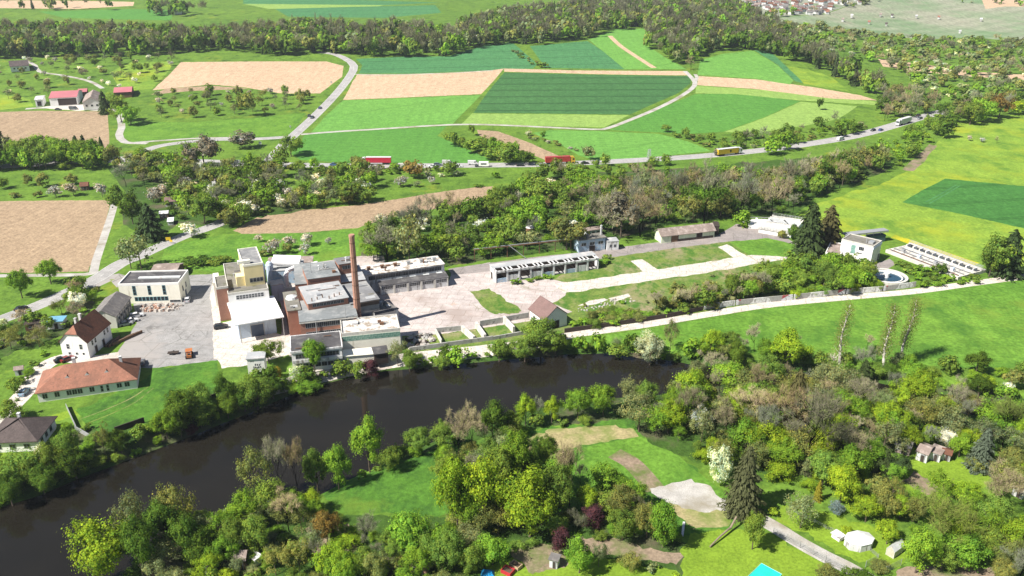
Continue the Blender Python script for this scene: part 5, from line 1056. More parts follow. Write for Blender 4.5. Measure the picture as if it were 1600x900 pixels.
def scatter(zone, poly, spacing, mix, h, wf=(0.7, 1.0), n=400, tries=14, avoid=True):
    q = np.array(poly, float); X, Y, Z = ground(q[:, 0], q[:, 1]); PX = np.stack([X, Y], 1); mn, mx = PX.min(0), PX.max(0)
    area_ = 0.5 * abs(np.dot(X, np.roll(Y, 1)) - np.dot(Y, np.roll(X, 1))); N = int(min(n * 3, area_ / spacing ** 2 * 3)) * tries // 3
    C = np.stack([NR.uniform(mn[0], mx[0], N * 3), NR.uniform(mn[1], mx[1], N * 3)], 1); C = C[in_poly(C, PX)]
    if avoid:
        bad = in_poly(C, RIVER_XY)
        for b in BUILT: bad |= in_poly(C, b)
        C = C[~bad]
    old = np.array([(p['x'], p['y']) for p in PLANTS[-1600:]]) if PLANTS else np.zeros((0, 2)); got = []
    ks = [m[0] for m in mix]; ws = [m[2] for m in mix]
    for c in C:
        sp = spacing * RNG.uniform(0.75, 1.2)
        if len(old) and (np.hypot(*(old - c).T) < sp * 0.8).any(): continue
        if got and (np.hypot(*(np.array(got) - c).T) < sp).any(): continue
        got.append(c)
        kind, cols, _ = RNG.choices(mix, ws)[0]; hh = RNG.uniform(*h) * (0.42 if kind == 'bush' else 1.1 if kind == 'bare' else 0.6 if kind == 'blossom' else 1.0)
        plant(kind, c[0], c[1], hh, hh * RNG.uniform(*wf) * (1.5 if kind == 'bush' else 0.5 if kind == 'conifer' else 0.8 if kind == 'bare' else 1.15 if kind == 'blossom' else 1.0), RNG.choice(cols), zone)
        if len(got) >= n: break

GRN = ['mid', 'fresh', 'dark', 'mid']; BRN = ['brown', 'grey', 'dusk']
# --- near bank and foreground, read off the photo one by one
z = 'on near bank'
for a in [('leafy',165,815,915,105,'lime'),('leafy',225,800,905,64,'dark'),('airy',215,760,880,70,'sage'),('airy',285,742,850,75,'olive'),('leafy',262,785,870,80,'dark'),('leafy',300,800,880,60,'dark'),
          ('airy',405,692,790,62,'olive'),('bare',440,678,792,55,'tan'),('bare',468,684,790,46,'brown'),('leafy',497,690,770,48,'mid'),('leafy',530,688,765,50,'fresh'),('leafy',578,642,738,56,'fresh'),('bush',610,690,735,40,'mid'),
          ('leafy',657,668,708,50,'mid'),('bush',648,690,712,30,'fresh'),('leafy',693,650,706,46,'mid'),('bare',716,632,720,60,'tan'),('bare',740,625,715,56,'tan'),('leafy',770,620,690,55,'dark'),('leafy',798,640,682,40,'mid'),
          ('leafy',821,612,665,36,'lime'),('bare',842,616,660,26,'grey'),('leafy',862,614,662,30,'lime'),('leafy',903,600,655,52,'fresh'),('leafy',942,600,650,50,'fresh'),('airy',980,582,640,38,'sage'),('leafy',1006,592,645,36,'mid'),
          ('leafy',1078,570,640,64,'lime'),('leafy',1050,605,645,36,'fresh'),('bare',1020,625,665,60,'grey'),('leafy',380,770,822,60,'fresh'),('leafy',425,752,808,60,'mid'),('leafy',456,762,806,44,'fresh'),('leafy',487,765,802,38,'lime'),
          ('bush',430,775,800,24,'blue'),('airy',345,800,850,60,'fresh'),('leafy',370,805,868,54,'mid'),('leafy',405,800,862,60,'mid'),('leafy',320,830,885,60,'dark'),('bush',420,858,885,36,'fresh'),
          ('leafy',512,790,850,50,'rust'),('airy',470,838,900,54,'olive'),('bare',570,805,860,60,'dusk'),('leafy',540,865,915,60,'fresh'),('leafy',590,855,912,50,'olive'),('leafy',640,790,868,80,'fresh'),('leafy',690,815,872,60,'fresh'),('leafy',620,840,880,40,'mid'),
          ('leafy',715,712,835,70,'lime'),('leafy',755,704,820,84,'lime'),('leafy',730,760,830,70,'fresh'),('leafy',828,738,838,96,'lime'),('leafy',800,670,760,60,'fresh'),('leafy',775,690,780,60,'mid'),('leafy',832,690,760,40,'dark'),('leafy',865,720,810,70,'mid'),
          ('leafy',700,830,895,60,'mid'),('leafy',735,850,895,50,'mid'),('bare',890,685,792,62,'tan'),('bare',906,722,770,24,'tan'),('bush',925,790,822,50,'purple'),('bush',878,822,860,36,'purple'),('leafy',905,840,895,52,'fresh'),
          ('bush',950,726,765,66,'fresh'),('leafy',975,755,812,60,'olive'),('leafy',1035,775,855,60,'fresh'),('leafy',1010,785,840,54,'olive'),('bush',960,765,800,60,'mid'),('bush',985,858,890,34,'olive'),('airy',935,845,885,30,'sage'),
          ('conifer',1160,692,800,72,'firbrown'),('leafy',1175,792,858,44,'mid'),('bush',1122,692,752,52,'cream'),('airy',1250,768,825,62,'sage'),('conifer',1277,748,782,17,'gold'),('leafy',1312,720,785,60,'lime'),
          ('bush',1305,778,802,27,'blue'),('leafy',1352,770,815,56,'lime'),('leafy',1380,760,810,50,'olive'),('leafy',1385,812,850,42,'lime'),('bush',1322,822,836,24,'lime'),('conifer',1380,700,740,40,'fir'),('leafy',1400,710,745,46,'fir'),
          ('bare',1475,768,870,110,'olive'),('leafy',1430,815,895,60,'fresh'),('leafy',1500,830,885,80,'fresh'),('leafy',1470,850,890,60,'mid'),('leafy',1545,820,870,60,'mid'),('leafy',1585,800,870,60,'lime'),('leafy',1510,755,790,54,'lime'),
          ('bare',1560,720,800,90,'brown'),('bare',1590,860,915,70,'grey'),('leafy',1560,870,915,50,'olive'),('bush',1290,878,905,40,'olive'),('bush',1375,875,890,40,'olive'),('bush',1340,888,908,50,'dark'),
          ('conifer',1530,665,732,50,'spruce'),('bush',1525,708,735,30,'olive'),('leafy',1405,770,810,46,'lime'),('leafy',1425,775,815,40,'olive')]:
    T(*a, z)
# --- river banks
z = 'on far bank'
for a in [('leafy',403,584,640,58,'mid'),('leafy',355,582,632,40,'dark'),('leafy',492,520,582,44,'fresh'),('leafy',420,530,568,48,'mid'),('leafy',395,585,600,28,'lime'),('airy',622,528,572,40,'sage'),('leafy',640,545,580,36,'mid'),
          ('leafy',845,490,548,70,'mid'),('leafy',868,520,556,50,'dark'),('leafy',820,528,565,50,'mid'),('leafy',907,522,552,26,'fresh'),('leafy',934,518,554,28,'fresh'),('leafy',985,518,552,26,'dark'),('leafy',1015,515,570,44,'cream'),
          ('airy',1046,492,555,28,'sage'),('leafy',1110,512,555,44,'lime'),('leafy',1138,515,552,40,'mid'),('leafy',1080,528,560,34,'fresh'),('bare',1108,548,600,48,'tan'),('leafy',965,535,558,40,'mid'),
          ('leafy',1228,503,580,60,'lime'),('conifer',1348,560,600,36,'fir'),('bare',1354,520,545,22,'tan'),('leafy',780,525,565,40,'mid'),('leafy',715,540,572,36,'fresh'),('bush',690,550,575,30,'mid'),('bush',478,590,612,50,'fresh'),
          ('bush',580,560,590,36,'purple'),('leafy',560,565,592,30,'mid'),('bush',465,570,592,34,'cream'),('bush',433,572,590,24,'gold'),('leafy',285,610,672,60,'dark'),('leafy',315,625,668,50,'mid'),('leafy',262,640,685,46,'fresh'),
          ('leafy',110,668,722,40,'mid'),('leafy',85,690,735,50,'mid'),('bush',40,700,745,70,'mid'),('airy',165,660,712,30,'olive'),('leafy',190,668,708,44,'dark'),('bush',65,690,720,20,'white'),('leafy',20,735,790,60,'dark'),('leafy',70,725,772,60,'dark'),('leafy',120,700,748,60,'dark'),
          ('leafy',1090,560,602,40,'sage'),('leafy',1200,560,582,40,'mid')]:
    T(*a, z)
for a in [('bush',1302,560,588,26,'mid'),('bush',1318,562,590,28,'fresh'),('bush',1372,566,592,28,'mid'),('bush',1388,562,590,30,'dark'),('bush',1404,548,574,26,'sage'),('bush',1420,552,578,30,'fresh')]:
    T(*a, z)
scatter(z, [(-60,742),(60,722),(150,694),(230,674),(330,634),(400,604),(470,592),(540,582),(545,588),(450,616),(400,638),(300,678),(200,716),(120,746),(0,790),(-60,808)], 2.7, [('leafy',['dark','mid','mid'],5),('bush',['dark','mid','fresh'],7),('airy',['sage','olive'],1),('bush',['purple'],0.3)], (4.5, 8.5), (0.85, 1.1), 210)
scatter(z, [(545,578),(640,566),(720,558),(800,548),(880,540),(960,546),(1050,552),(1060,564),(950,550),(880,552),(780,561),(660,573),(600,578)], 2.7, [('leafy',['mid','dark','fresh'],5),('bush',['mid','fresh','dark'],6),('airy',['sage'],1)], (4, 7), (0.85, 1.1), 120)
scatter(z, [(1050,550),(1120,546),(1210,548),(1290,566),(1420,574),(1520,580),(1620,584),(1750,600),(1750,668),(1520,622),(1400,602),(1260,580),(1100,570)], 4.6, [('leafy',['mid','fresh','dark','olive'],5),('bush',['mid','fresh','lime'],4),('bare',['tan','grey'],2),('airy',['sage','olive'],2),('blossom',['white'],0.4)], (5, 9.5), (0.75, 1.05), 120)
# --- wooded near bank on the right
z = 'in riverside thicket'
for a in [('bare',1215,600,700,90,'brown'),('bare',1262,590,735,110,'dusk'),('bare',1160,600,680,80,'tan'),('bare',1185,570,640,60,'brown'),('conifer',1235,570,690,60,'firbrown'),('bare',1495,590,655,50,'tan'),('leafy',1468,618,668,46,'lime'),('bare',1565,620,700,70,'olive'),
          ('leafy',1510,665,705,44,'lime'),('bush',1480,665,700,30,'white'),('leafy',1415,660,700,50,'lime'),('bush',1572,592,615,20,'white'),('leafy',1590,650,700,50,'lime'),('bare',1365,610,665,50,'sage'),('leafy',1338,615,668,44,'fresh'),('leafy',1300,700,745,50,'mid')]:
    T(*a, z)
scatter(z, [(990,668),(1040,640),(1110,622),(1180,606),(1260,608),(1400,628),(1500,648),(1700,688),(1760,700),(1760,740),(1620,720),(1530,702),(1470,690),(1390,700),(1370,735),(1320,760),(1290,770),(1230,758),(1150,738),(1100,724),(1050,700),(1010,688)], 4.2,
        [('leafy',['mid','fresh','lime','fresh','olive'],5.5),('bush',['mid','fresh','lime'],3),('bare',['brown','grey','tan'],2.6),('airy',['sage','olive','sage','fresh'],4),('blossom',['white'],0.25)], (5, 12.5), (0.8, 1.1), 240)
z = 'in near gardens'
scatter(z, [(1400,690),(1470,690),(1560,705),(1760,745),(1760,930),(1570,930),(1570,872),(1440,862),(1400,826),(1330,792),(1330,760),(1390,745),(1395,770),(1460,785),(1560,760),(1560,730),(1490,715),(1430,708)], 5.2,
        [('leafy',['fresh','lime','mid','olive'],4),('bush',['mid','fresh','lime','olive'],4.5),('bare',['tan','grey','olive'],2),('airy',['sage','olive','fresh'],3.5)], (5, 9), (0.8, 1.1), 110)
scatter(z, [(310,905),(330,850),(380,835),(440,840),(470,870),(500,890),(560,880),(620,880),(700,880),(740,900),(740,935),(310,935)], 5.2, [('leafy',['fresh','mid','olive'],5),('bush',['fresh','mid'],4),('airy',['sage'],1),('blossom',['white'],0.4)], (4, 8), (0.8, 1.1), 40)
scatter(z, [(480,800),(500,800),(530,822),(600,845),(690,850),(700,875),(620,880),(580,862),(540,838),(490,822)], 5.0, [('leafy',['fresh','mid','olive'],4),('bush',['fresh','mid'],5)], (4, 7), (0.8, 1.1), 26)
scatter(z, [(840,780),(900,770),(960,785),(1010,800),(1060,840),(1060,858),(1000,850),(900,840),(850,850)], 5.0, [('leafy',['fresh','mid','olive','lime'],4),('bush',['fresh','mid','olive'],5),('bare',['tan','dusk'],1)], (4, 7.5), (0.8, 1.1), 34)
scatter(z, [(880,870),(930,880),(1000,868),(1060,885),(1060,905),(960,905)], 6, [('bush',['fresh','lime','sage'],5)], (3, 6), (0.8, 1.1), 14)
scatter(z, [(790,845),(840,838),(880,850),(800,870)], 4, [('bush',['fresh','mid'],5)], (3, 6), (0.8, 1.1), 10)
scatter(z, [(690,715),(800,690),(860,700),(880,760),(860,800),(800,810),(700,830)], 5.5, [('leafy',['mid','dark','fresh'],4),('bush',['dark','mid'],4)], (6, 9), (0.7, 1.0), 26)
scatter(z, [(300,930),(315,840),(350,812),(400,790),(470,795),(505,822),(545,848),(600,864),(690,872),(720,876),(760,855),(780,880),(750,900),(700,905),(560,905),(490,900),(460,890),(400,915)], 3.6, [('bush',['fresh','mid','fresh','lime','sage'],5),('leafy',['mid','fresh','lime'],2),('airy',['sage','olive','sage'],2.5),('bare',['tan','grey'],1.3)], (4, 9), (0.8, 1.15), 120)
scatter(z, [(130,915),(215,850),(330,815),(330,900),(290,930)], 4.2, [('leafy',['dark','mid'],4),('bush',['dark','mid'],4),('airy',['sage'],2)], (5, 9), (0.9, 1.1), 40)
scatter(z, [(690,725),(740,700),(800,680),(860,735),(890,790),(950,795),(1000,808),(1050,835),(1055,858),(960,842),(880,838),(860,826),(780,845),(700,850)], 3.8, [('bush',['fresh','mid','lime','olive'],5),('leafy',['mid','fresh','lime'],2.5),('airy',['sage','olive'],2),('bare',['tan','grey'],1.5)], (4.5, 9), (0.8, 1.1), 80)
scatter(z, [(560,742),(640,710),(720,690),(800,675),(870,660),(980,648),(985,655),(870,668),(760,690),(650,718),(570,752)], 4.0, [('bush',['mid','fresh'],4),('leafy',['mid','fresh','dark'],3)], (4, 7), (0.9, 1.1), 50)
scatter(z, [(1150,790),(1200,760),(1290,770),(1330,800),(1420,820),(1500,850),(1560,860),(1560,885),(1430,880),(1380,842),(1290,815),(1215,810)], 7, [('bush',['fresh','mid','lime','olive'],4),('airy',['sage'],1)], (3, 5.5), (0.9, 1.2), 34)
# --- works and belt behind it
z = 'in belt behind works'
for a in [('airy',640,330,420,60,'sage'),('bare',655,305,392,66,'dusk'),('bare',605,330,410,70,'grey'),('bare',675,300,345,50,'brown'),('bare',705,295,340,50,'brown'),('leafy',590,335,400,50,'mid'),('leafy',970,290,370,70,'dusk'),('bare',940,300,372,80,'grey'),('bare',1000,300,370,70,'brown'),
          ('leafy',885,330,390,66,'olive'),('leafy',850,270,320,70,'mid'),('leafy',835,300,350,50,'fresh'),('bare',1100,250,350,60,'grey'),('bare',1155,260,345,56,'grey'),('bare',1205,255,345,50,'tan'),('leafy',1160,325,355,30,'fresh'),('bush',1163,342,356,14,'fresh')]:
    T(*a, z)
scatter(z, [(566,412),(575,375),(600,352),(650,345),(720,336),(790,318),(830,290),(870,272),(930,290),(930,330),(900,352),(890,385),(820,395),(760,403),(700,412),(690,402),(640,405)], 6.6,
        [('leafy',['mid','fresh','dark','mid','fresh'],8),('bush',['fresh','mid','dark'],3),('bare',['grey','brown'],1.4),('airy',['sage'],1),('blossom',['white'],0.8)], (6, 11), (0.85, 1.15), 150)
scatter(z, [(900,352),(930,308),(1000,294),(1080,291),(1160,286),(1240,280),(1300,268),(1375,250),(1390,264),(1330,288),(1270,310),(1236,336),(1180,335),(1120,343),(1020,356),(960,374),(945,364),(905,364)], 5.3,
        [('bare',['grey','brown','dusk','tan'],5),('leafy',['dark','mid','olive','fresh'],3.5),('airy',['sage','olive'],2),('bush',['mid','dark'],1.5)], (8, 13.5), (0.75, 1.0), 290)
scatter(z, [(862,262),(930,262),(1040,258),(1060,266),(960,272),(900,290)], 8, [('bush',['fresh','mid','olive'],4),('leafy',['mid'],1)], (5, 9), (0.9, 1.2), 20)
z = 'by the works'
for a in [('conifer',1262,312,396,60,'fir'),('conifer',1292,316,384,54,'firbrown'),('bush',1238,345,375,22,'dark'),('bush',1222,355,372,18,'olive'),('leafy',1545,370,432,40,'mid'),('conifer',1572,354,430,60,'fir'),('leafy',1553,362,432,56,'mid'),('bush',1345,400,415,18,'dark'),
          ('bush',1468,405,430,24,'dark'),('leafy',1140,420,470,30,'mid'),('leafy',1170,432,468,36,'fresh'),('bare',1185,420,468,36,'tan'),('bare',1105,440,478,36,'tan'),('bare',1060,445,488,40,'tan'),('bush',985,400,410,1,'mid')][:-1]:
    T(*a, z)
scatter(z, [(1180,462),(1200,425),(1260,410),(1300,420),(1370,435),(1372,448),(1330,458),(1250,466)], 2.9, [('bush',['fresh','mid','fresh','lime'],6),('leafy',['mid','fresh'],2.5)], (6.5, 10), (0.85, 1.05), 150)
scatter(z, [(1000,500),(1050,470),(1120,455),(1180,440),(1190,464),(1110,484)], 3.2, [('bush',['fresh','mid','olive'],5),('leafy',['mid','olive'],2),('bare',['tan','grey'],2)], (5, 8.5), (0.9, 1.1), 90)
scatter(z, [(895,510),(940,490),(1000,488),(1000,500),(930,513)], 2.8, [('bush',['fresh','mid','olive'],5)], (5, 7.5), (1, 1.3), 60)
scatter(z, [(1340,432),(1352,426),(1372,440),(1376,449),(1350,452)], 2.6, [('bush',['fresh','mid'],5)], (4.5, 7), (1, 1.2), 20)
scatter(z, [(1400,416),(1440,412),(1470,430),(1520,436),(1525,442),(1440,450),(1428,440)], 4, [('bush',['fresh','mid'],5)], (4, 7), (1, 1.3), 26)
scatter(z, [(790,440),(860,428),(930,410),(940,404),(960,402),(950,414),(880,432),(800,446)], 4, [('bush',['fresh','mid'],5)], (3.5, 6), (1, 1.3), 22)
scatter(z, [(900,480),(960,470),(1000,455),(1080,440),(1140,425),(1140,438),(1060,470),(960,490)], 9, [('bush',['olive','fresh','sage'],5)], (2.5, 4), (1, 1.4), 20)
# --- left gardens and road side
for a in [('bush',1350,426,450,22,'fresh'),('bush',1362,430,451,20,'mid'),('bush',1372,436,452,18,'fresh'),('bush',1356,434,453,16,'lime')]:
    T(*a, z)
z = 'in roadside gardens'
for a in [('leafy',35,413,466,44,'fresh'),('leafy',80,398,444,42,'fresh'),('airy',222,362,424,62,'sage'),('airy',205,370,420,44,'sage'),('conifer',237,315,374,54,'fir'),('conifer',230,330,374,40,'fir'),('leafy',192,280,336,46,'mid'),('leafy',208,300,350,40,'dark'),('bush',225,345,372,40,'dark'),
          ('blossom',300,346,372,32,'white'),('blossom',250,285,312,30,'pink'),('blossom',240,292,315,28,'pink'),('blossom',115,283,306,26,'pink'),('blossom',160,284,308,24,'pink'),('blossom',88,288,308,22,'pink'),('leafy',68,270,292,24,'olive'),('leafy',45,272,290,20,'olive'),
          ('leafy',112,272,288,22,'olive'),('leafy',5,275,295,24,'mid'),('bush',25,298,308,18,'olive'),('bush',62,296,308,16,'olive'),('blossom',125,455,482,28,'white'),('leafy',120,443,476,34,'mid'),('bush',145,450,470,20,'fresh'),('leafy',320,300,350,50,'mid'),('leafy',345,310,345,40,'dark'),
          ('leafy',370,270,310,40,'mid'),('blossom',390,310,338,34,'white'),('leafy',320,205,262,60,'grey'),('leafy',380,205,232,44,'grey'),('leafy',300,215,260,40,'fresh'),('leafy',400,255,290,40,'dark'),('bush',310,400,412,50,'dark'),('bush',345,398,410,40,'mid'),
          ('leafy',380,310,350,40,'mid'),('leafy',290,410,420,14,'mid'),('bare',197,252,292,36,'grey'),('leafy',175,222,262,30,'olive'),('bush',20,622,655,50,'mid'),('airy',18,510,545,44,'olive'),('airy',62,512,542,44,'olive')]:
    T(*a, z)
scatter(z, [(-40,250),(0,248),(60,246),(150,244),(165,262),(160,266),(60,266),(-40,272)], 6.5, [('leafy',['mid','fresh','fresh','mid'],5),('bush',['mid','fresh'],1)], (11, 15), (0.8, 1.05), 46)
scatter(z, [(180,262),(260,256),(380,268),(400,262),(430,268),(450,300),(560,265),(590,285),(560,318),(470,328),(400,338),(360,355),(330,345),(300,330),(280,345),(250,320),(235,300)], 5.4,
        [('leafy',['mid','dark','fresh','olive'],6),('bush',['mid','dark','fresh'],3),('bare',['grey','dusk'],1.2),('blossom',['white','pink'],1.6),('airy',['sage'],1)], (6, 10.5), (0.85, 1.15), 260)
scatter(z, [(105,490),(120,450),(150,452),(150,470),(128,500),(100,520),(60,540),(20,545),(0,560),(-40,600),(-40,520),(40,500)], 5.5, [('bush',['mid','fresh','olive'],5),('airy',['olive','tan'],1.5),('leafy',['mid'],1),('blossom',['cream'],0.4)], (4, 7), (0.9, 1.2), 50)
scatter(z, [(0,630),(30,590),(60,560),(85,545),(90,555),(50,590),(10,640),(-40,680),(-40,620)], 5, [('bush',['mid','dark','fresh'],5),('leafy',['mid'],1)], (4, 6), (0.9, 1.2), 24)
scatter(z, [(90,660),(140,665),(150,690),(110,705),(80,700)], 4.5, [('bush',['mid','fresh'],5)], (4, 6), (0.9, 1.2), 14)
scatter(z, [(452,264),(500,264),(590,264),(680,263),(690,268),(600,274),(480,275)], 4.6, [('bush',['mid','dark','olive','fresh'],5),('leafy',['mid','olive','fresh'],2)], (5, 8), (0.9, 1.2), 80)
z = 'in blossom orchard'
for a in [('blossom',425,372,398,30,'pink'),('blossom',455,366,388,22,'pink'),('blossom',480,362,384,24,'pink'),('blossom',478,378,398,18,'pink'),('blossom',513,370,382,12,'pink'),('blossom',405,365,378,14,'pink'),('leafy',450,378,396,16,'olive'),('bush',412,388,400,22,'olive'),
          ('blossom',626,274,292,24,'pink'),('blossom',675,274,288,14,'pink'),('blossom',650,282,292,16,'sage'),('leafy',645,248,278,34,'rust'),('leafy',702,250,275,30,'mid'),('bush',710,262,275,16,'cream'),('bush',668,264,276,14,'cream'),('bush',690,268,276,12,'cream'),('bush',775,265,278,14,'fresh'),('bush',748,286,292,16,'dark'),('leafy',545,280,318,50,'mid'),('leafy',575,285,315,36,'mid'),
          ('leafy',240,152,181,24,'fresh')][:-1]:
    T(*a, z)
z = 'on upper slope'
for a in [('leafy',455,205,245,36,'mid'),('leafy',440,225,262,34,'mid'),('leafy',465,214,240,28,'fresh'),('leafy',190,142,190,36,'mid'),('conifer',165,140,178,24,'fir'),('leafy',205,160,195,40,'fresh'),('conifer',107,215,232,12,'fir'),('conifer',122,210,242,24,'fir'),('conifer',134,208,245,18,'fir'),('conifer',160,212,238,12,'fir'),
          ('conifer',0,186,240,34,'fir'),('leafy',15,210,240,20,'sage'),('leafy',388,138,182,28,'olive'),('bush',850,95,106,16,'mid'),('leafy',737,192,212,12,'mid'),('leafy',705,203,228,26,'mid'),('leafy',722,212,230,20,'mid'),('leafy',740,214,240,34,'mid'),('leafy',790,224,255,40,'mid'),('leafy',765,232,250,30,'mid'),
          ('leafy',820,232,258,20,'dark'),('bush',825,200,212,12,'cream'),('bush',848,203,213,10,'fresh'),('leafy',920,225,250,22,'sage'),('leafy',945,238,260,20,'mid'),('leafy',1280,150,172,12,'dark'),('bare',1079,86,110,20,'brown'),('leafy',1230,205,235,30,'fresh'),('leafy',1205,212,242,34,'fresh'),
          ('bush',1118,228,243,10,'grey'),('leafy',1110,205,222,14,'mid'),('leafy',1040,192,206,18,'mid')]:
    T(*a, z)
scatter(z, [(700,222),(760,225),(830,245),(830,258),(790,255),(740,240)], 6, [('leafy',['mid','fresh'],3),('bush',['mid','olive'],3)], (5, 8), (0.9, 1.1), 26)
scatter(z, [(1036,208),(1080,214),(1140,222),(1200,212),(1260,202),(1300,196),(1350,196),(1355,205),(1290,217),(1200,231),(1130,238)], 6.5, [('leafy',['mid','fresh','dark'],3),('bush',['mid','olive','fresh','sage'],4),('bare',['grey'],0.8)], (5, 9), (0.9, 1.15), 80)
scatter(z, [(820,213),(900,232),(930,240),(925,246),(880,232),(815,216)], 5, [('bush',['sage','pink','olive'],4)], (4, 7), (0.9, 1.1), 16)
scatter(z, [(240,150),(300,144),(420,146),(485,152),(470,176),(380,184),(240,185)], 13, [('leafy',['olive','mid'],3),('airy',['sage','olive'],3),('blossom',['pink'],2),('bare',['dusk'],1)], (5, 9), (0.9, 1.1), 80)
scatter(z, [(30,92),(120,92),(270,92),(280,96),(240,128),(180,140),(120,118),(70,108)], 14, [('leafy',['olive','mid'],3),('airy',['sage','dusk'],3),('blossom',['pink','white'],3),('bare',['dusk'],1)], (5, 9), (0.9, 1.1), 80)
scatter(z, [(-40,100),(60,115),(120,122),(90,150),(40,160),(-40,165)], 16, [('leafy',['olive'],3),('airy',['sage'],3),('blossom',['pink','white'],3)], (5, 8), (0.9, 1.1), 26)
scatter(z, [(800,80),(815,82),(845,103),(836,106),(820,96)], 8, [('bush',['mid','olive','sage'],1)], (5, 8), (0.9, 1.1), 14)
z = 'by highway bend'
for a in [('leafy',1535,148,190,50,'fresh'),('leafy',1560,140,185,40,'rust'),('leafy',1590,152,180,36,'lime'),('leafy',1515,155,195,40,'mid'),('bush',1310,255,266,4,'mid')][:-1]:
    T(*a, z)
scatter(z, [(1395,240),(1400,218),(1430,205),(1470,195),(1475,210),(1455,222),(1430,240),(1405,262)], 6, [('bush',['mid','fresh','lime'],4),('leafy',['mid','fresh'],2)], (6, 9), (0.9, 1.1), 44)
scatter(z, [(1440,205),(1470,180),(1520,165),(1600,158),(1700,150),(1700,166),(1600,176),(1510,192),(1480,205),(1480,218)], 8, [('leafy',['mid','olive','fresh','dark'],4),('bare',['brown','grey'],2),('bush',['mid'],1)], (7, 12), (0.8, 1.1), 60)
scatter(z, [(1380,190),(1370,165),(1400,150),(1460,160),(1470,172),(1430,182),(1400,190)], 8, [('bare',['brown','grey','tan'],5),('leafy',['dark','olive'],2),('airy',['sage'],2)], (8, 13), (0.8, 1.0), 60)
T('blossom', 1514, 210, 220, 9, 'pink', z); T('blossom', 1534, 214, 222, 11, 'pink', z); T('bare', 1557, 212, 224, 8, 'tan', z)

def merged_wood(name, label, polys, spacing, mix, h, wf, seed=3):
    """a far-off wood: crowns and stems gathered in ONE object"""
    r = np.random.default_rng(seed); VV, QQ, TT = [], [], []; base = 0
    vari = {'leafy': [leafy(300 + i, 16, 260, 0.080, 'tall', tv=0.12) for i in range(4)], 'bare': [bare(320 + i, 3, 260, 0.010, 0.2, 6)[0] for i in range(4)], 'conifer': [conifer(340, 170, 0.10)], 'bush': [leafy(350 + i, 9, 90, 0.13, 'dome') for i in range(3)]}
    ks = list(mix); ws = np.array([mix[k][1] for k in ks], float); ws /= ws.sum(); cnt = 0
    for poly, dens in polys:
        q = np.array(poly, float); X, Y, Z = ground(q[:, 0], q[:, 1]); P = np.stack([X, Y], 1); mn, mx = P.min(0), P.max(0); sp = spacing * dens
        g = np.stack(np.meshgrid(np.arange(mn[0], mx[0], sp), np.arange(mn[1], mx[1], sp)), -1).reshape(-1, 2); g = g + r.uniform(-0.48, 0.48, g.shape) * sp; g = g[in_poly(g, P)]
        zz = zt(g[:, 0], g[:, 1])
        for (x, y), z0 in zip(g, zz):
            k = ks[r.choice(len(ks), p=ws)]; V, Q, Tn = vari[k][r.integers(len(vari[k]))]; hh = r.uniform(*h) * (0.45 if k == 'bush' else 1); w = hh * r.uniform(*wf) * (1.5 if k == 'bush' else 0.5 if k == 'conifer' else 1)
            a = r.uniform(0, 6.28); ca, sa = math.cos(a), math.sin(a); W_ = np.stack([(V[:, 0] * ca - V[:, 1] * sa) * w + x, (V[:, 0] * sa + V[:, 1] * ca) * w + y, V[:, 2] * hh + z0], 1)
            c = np.array(COLS[mix[k][0][r.integers(len(mix[k][0]))]][0]) * r.uniform(0.85, 1.45)
            VV.append(W_); QQ.append(Q + base); TT.append(Tn * c); base += len(V); cnt += 1
    o = link(name, mesh_np(name, np.concatenate(VV), np.concatenate(QQ), [FOL], tone=np.concatenate(TT))); o.color = (1, 1, 1, 1)
    tag(o, label, None, None, 'stuff'); return o
merged_wood('woodland', 'brown and green spring wood along the top of the slope',
    [([(-120,60),(0,56),(200,60),(330,66),(480,50),(560,56),(650,56),(700,62),(760,36),(900,16),(1000,4),(1130,4),(1200,44),(1250,82),(1310,112),(1370,145),(1385,168),(1340,140),(1300,118),(1240,100),(1200,84),(1150,78),(1100,84),(1078,104),(1050,100),(1010,76),(1008,44),(950,48),(918,62),(830,72),(800,68),(760,72),(700,88),(640,90),(570,92),(540,90),(500,82),(440,90),(330,80),(240,88),(120,92),(40,92),(-120,98)], 1.0),
     ([(230,18),(320,20),(330,26),(240,26)], 1.6), ([(120,12),(60,14),(-60,14),(-60,17),(200,16)], 2.0)],
    7.6, {'bare': (['dusk', 'grey', 'dusk', 'dusk'], 4.2), 'leafy': (['dark', 'mid', 'olive', 'dark', 'sage', 'fresh'], 5.2), 'conifer': (['fir'], 0.5)}, (13, 20), (0.62, 0.88))
merged_wood('scrub', 'loose scrub and small trees on the far valley side',
    [([(1180,40),(1260,42),(1330,54),(1440,66),(1520,64),(1600,72),(1700,72),(1700,140),(1600,150),(1500,165),(1440,150),(1370,100),(1300,84),(1230,62)], 1.0), ([(1310,10),(1360,2),(1390,-2),(1380,3),(1325,13)], 0.9), ([(1480,4),(1540,6),(1590,10),(1700,14),(1700,11),(1560,4)], 1.1), ([(1205,26),(1290,19),(1300,21),(1210,29)], 1.2), ([(1050,0),(1120,6),(1190,22),(1200,28),(1120,12),(1040,6)], 1.2)],
    12.5, {'leafy': (['mid', 'sage', 'olive', 'fresh', 'sage'], 4.5), 'bare': (['grey', 'tan'], 1.8), 'bush': (['sage', 'mid', 'cream'], 3)}, (7, 12), (0.9, 1.2), 5)
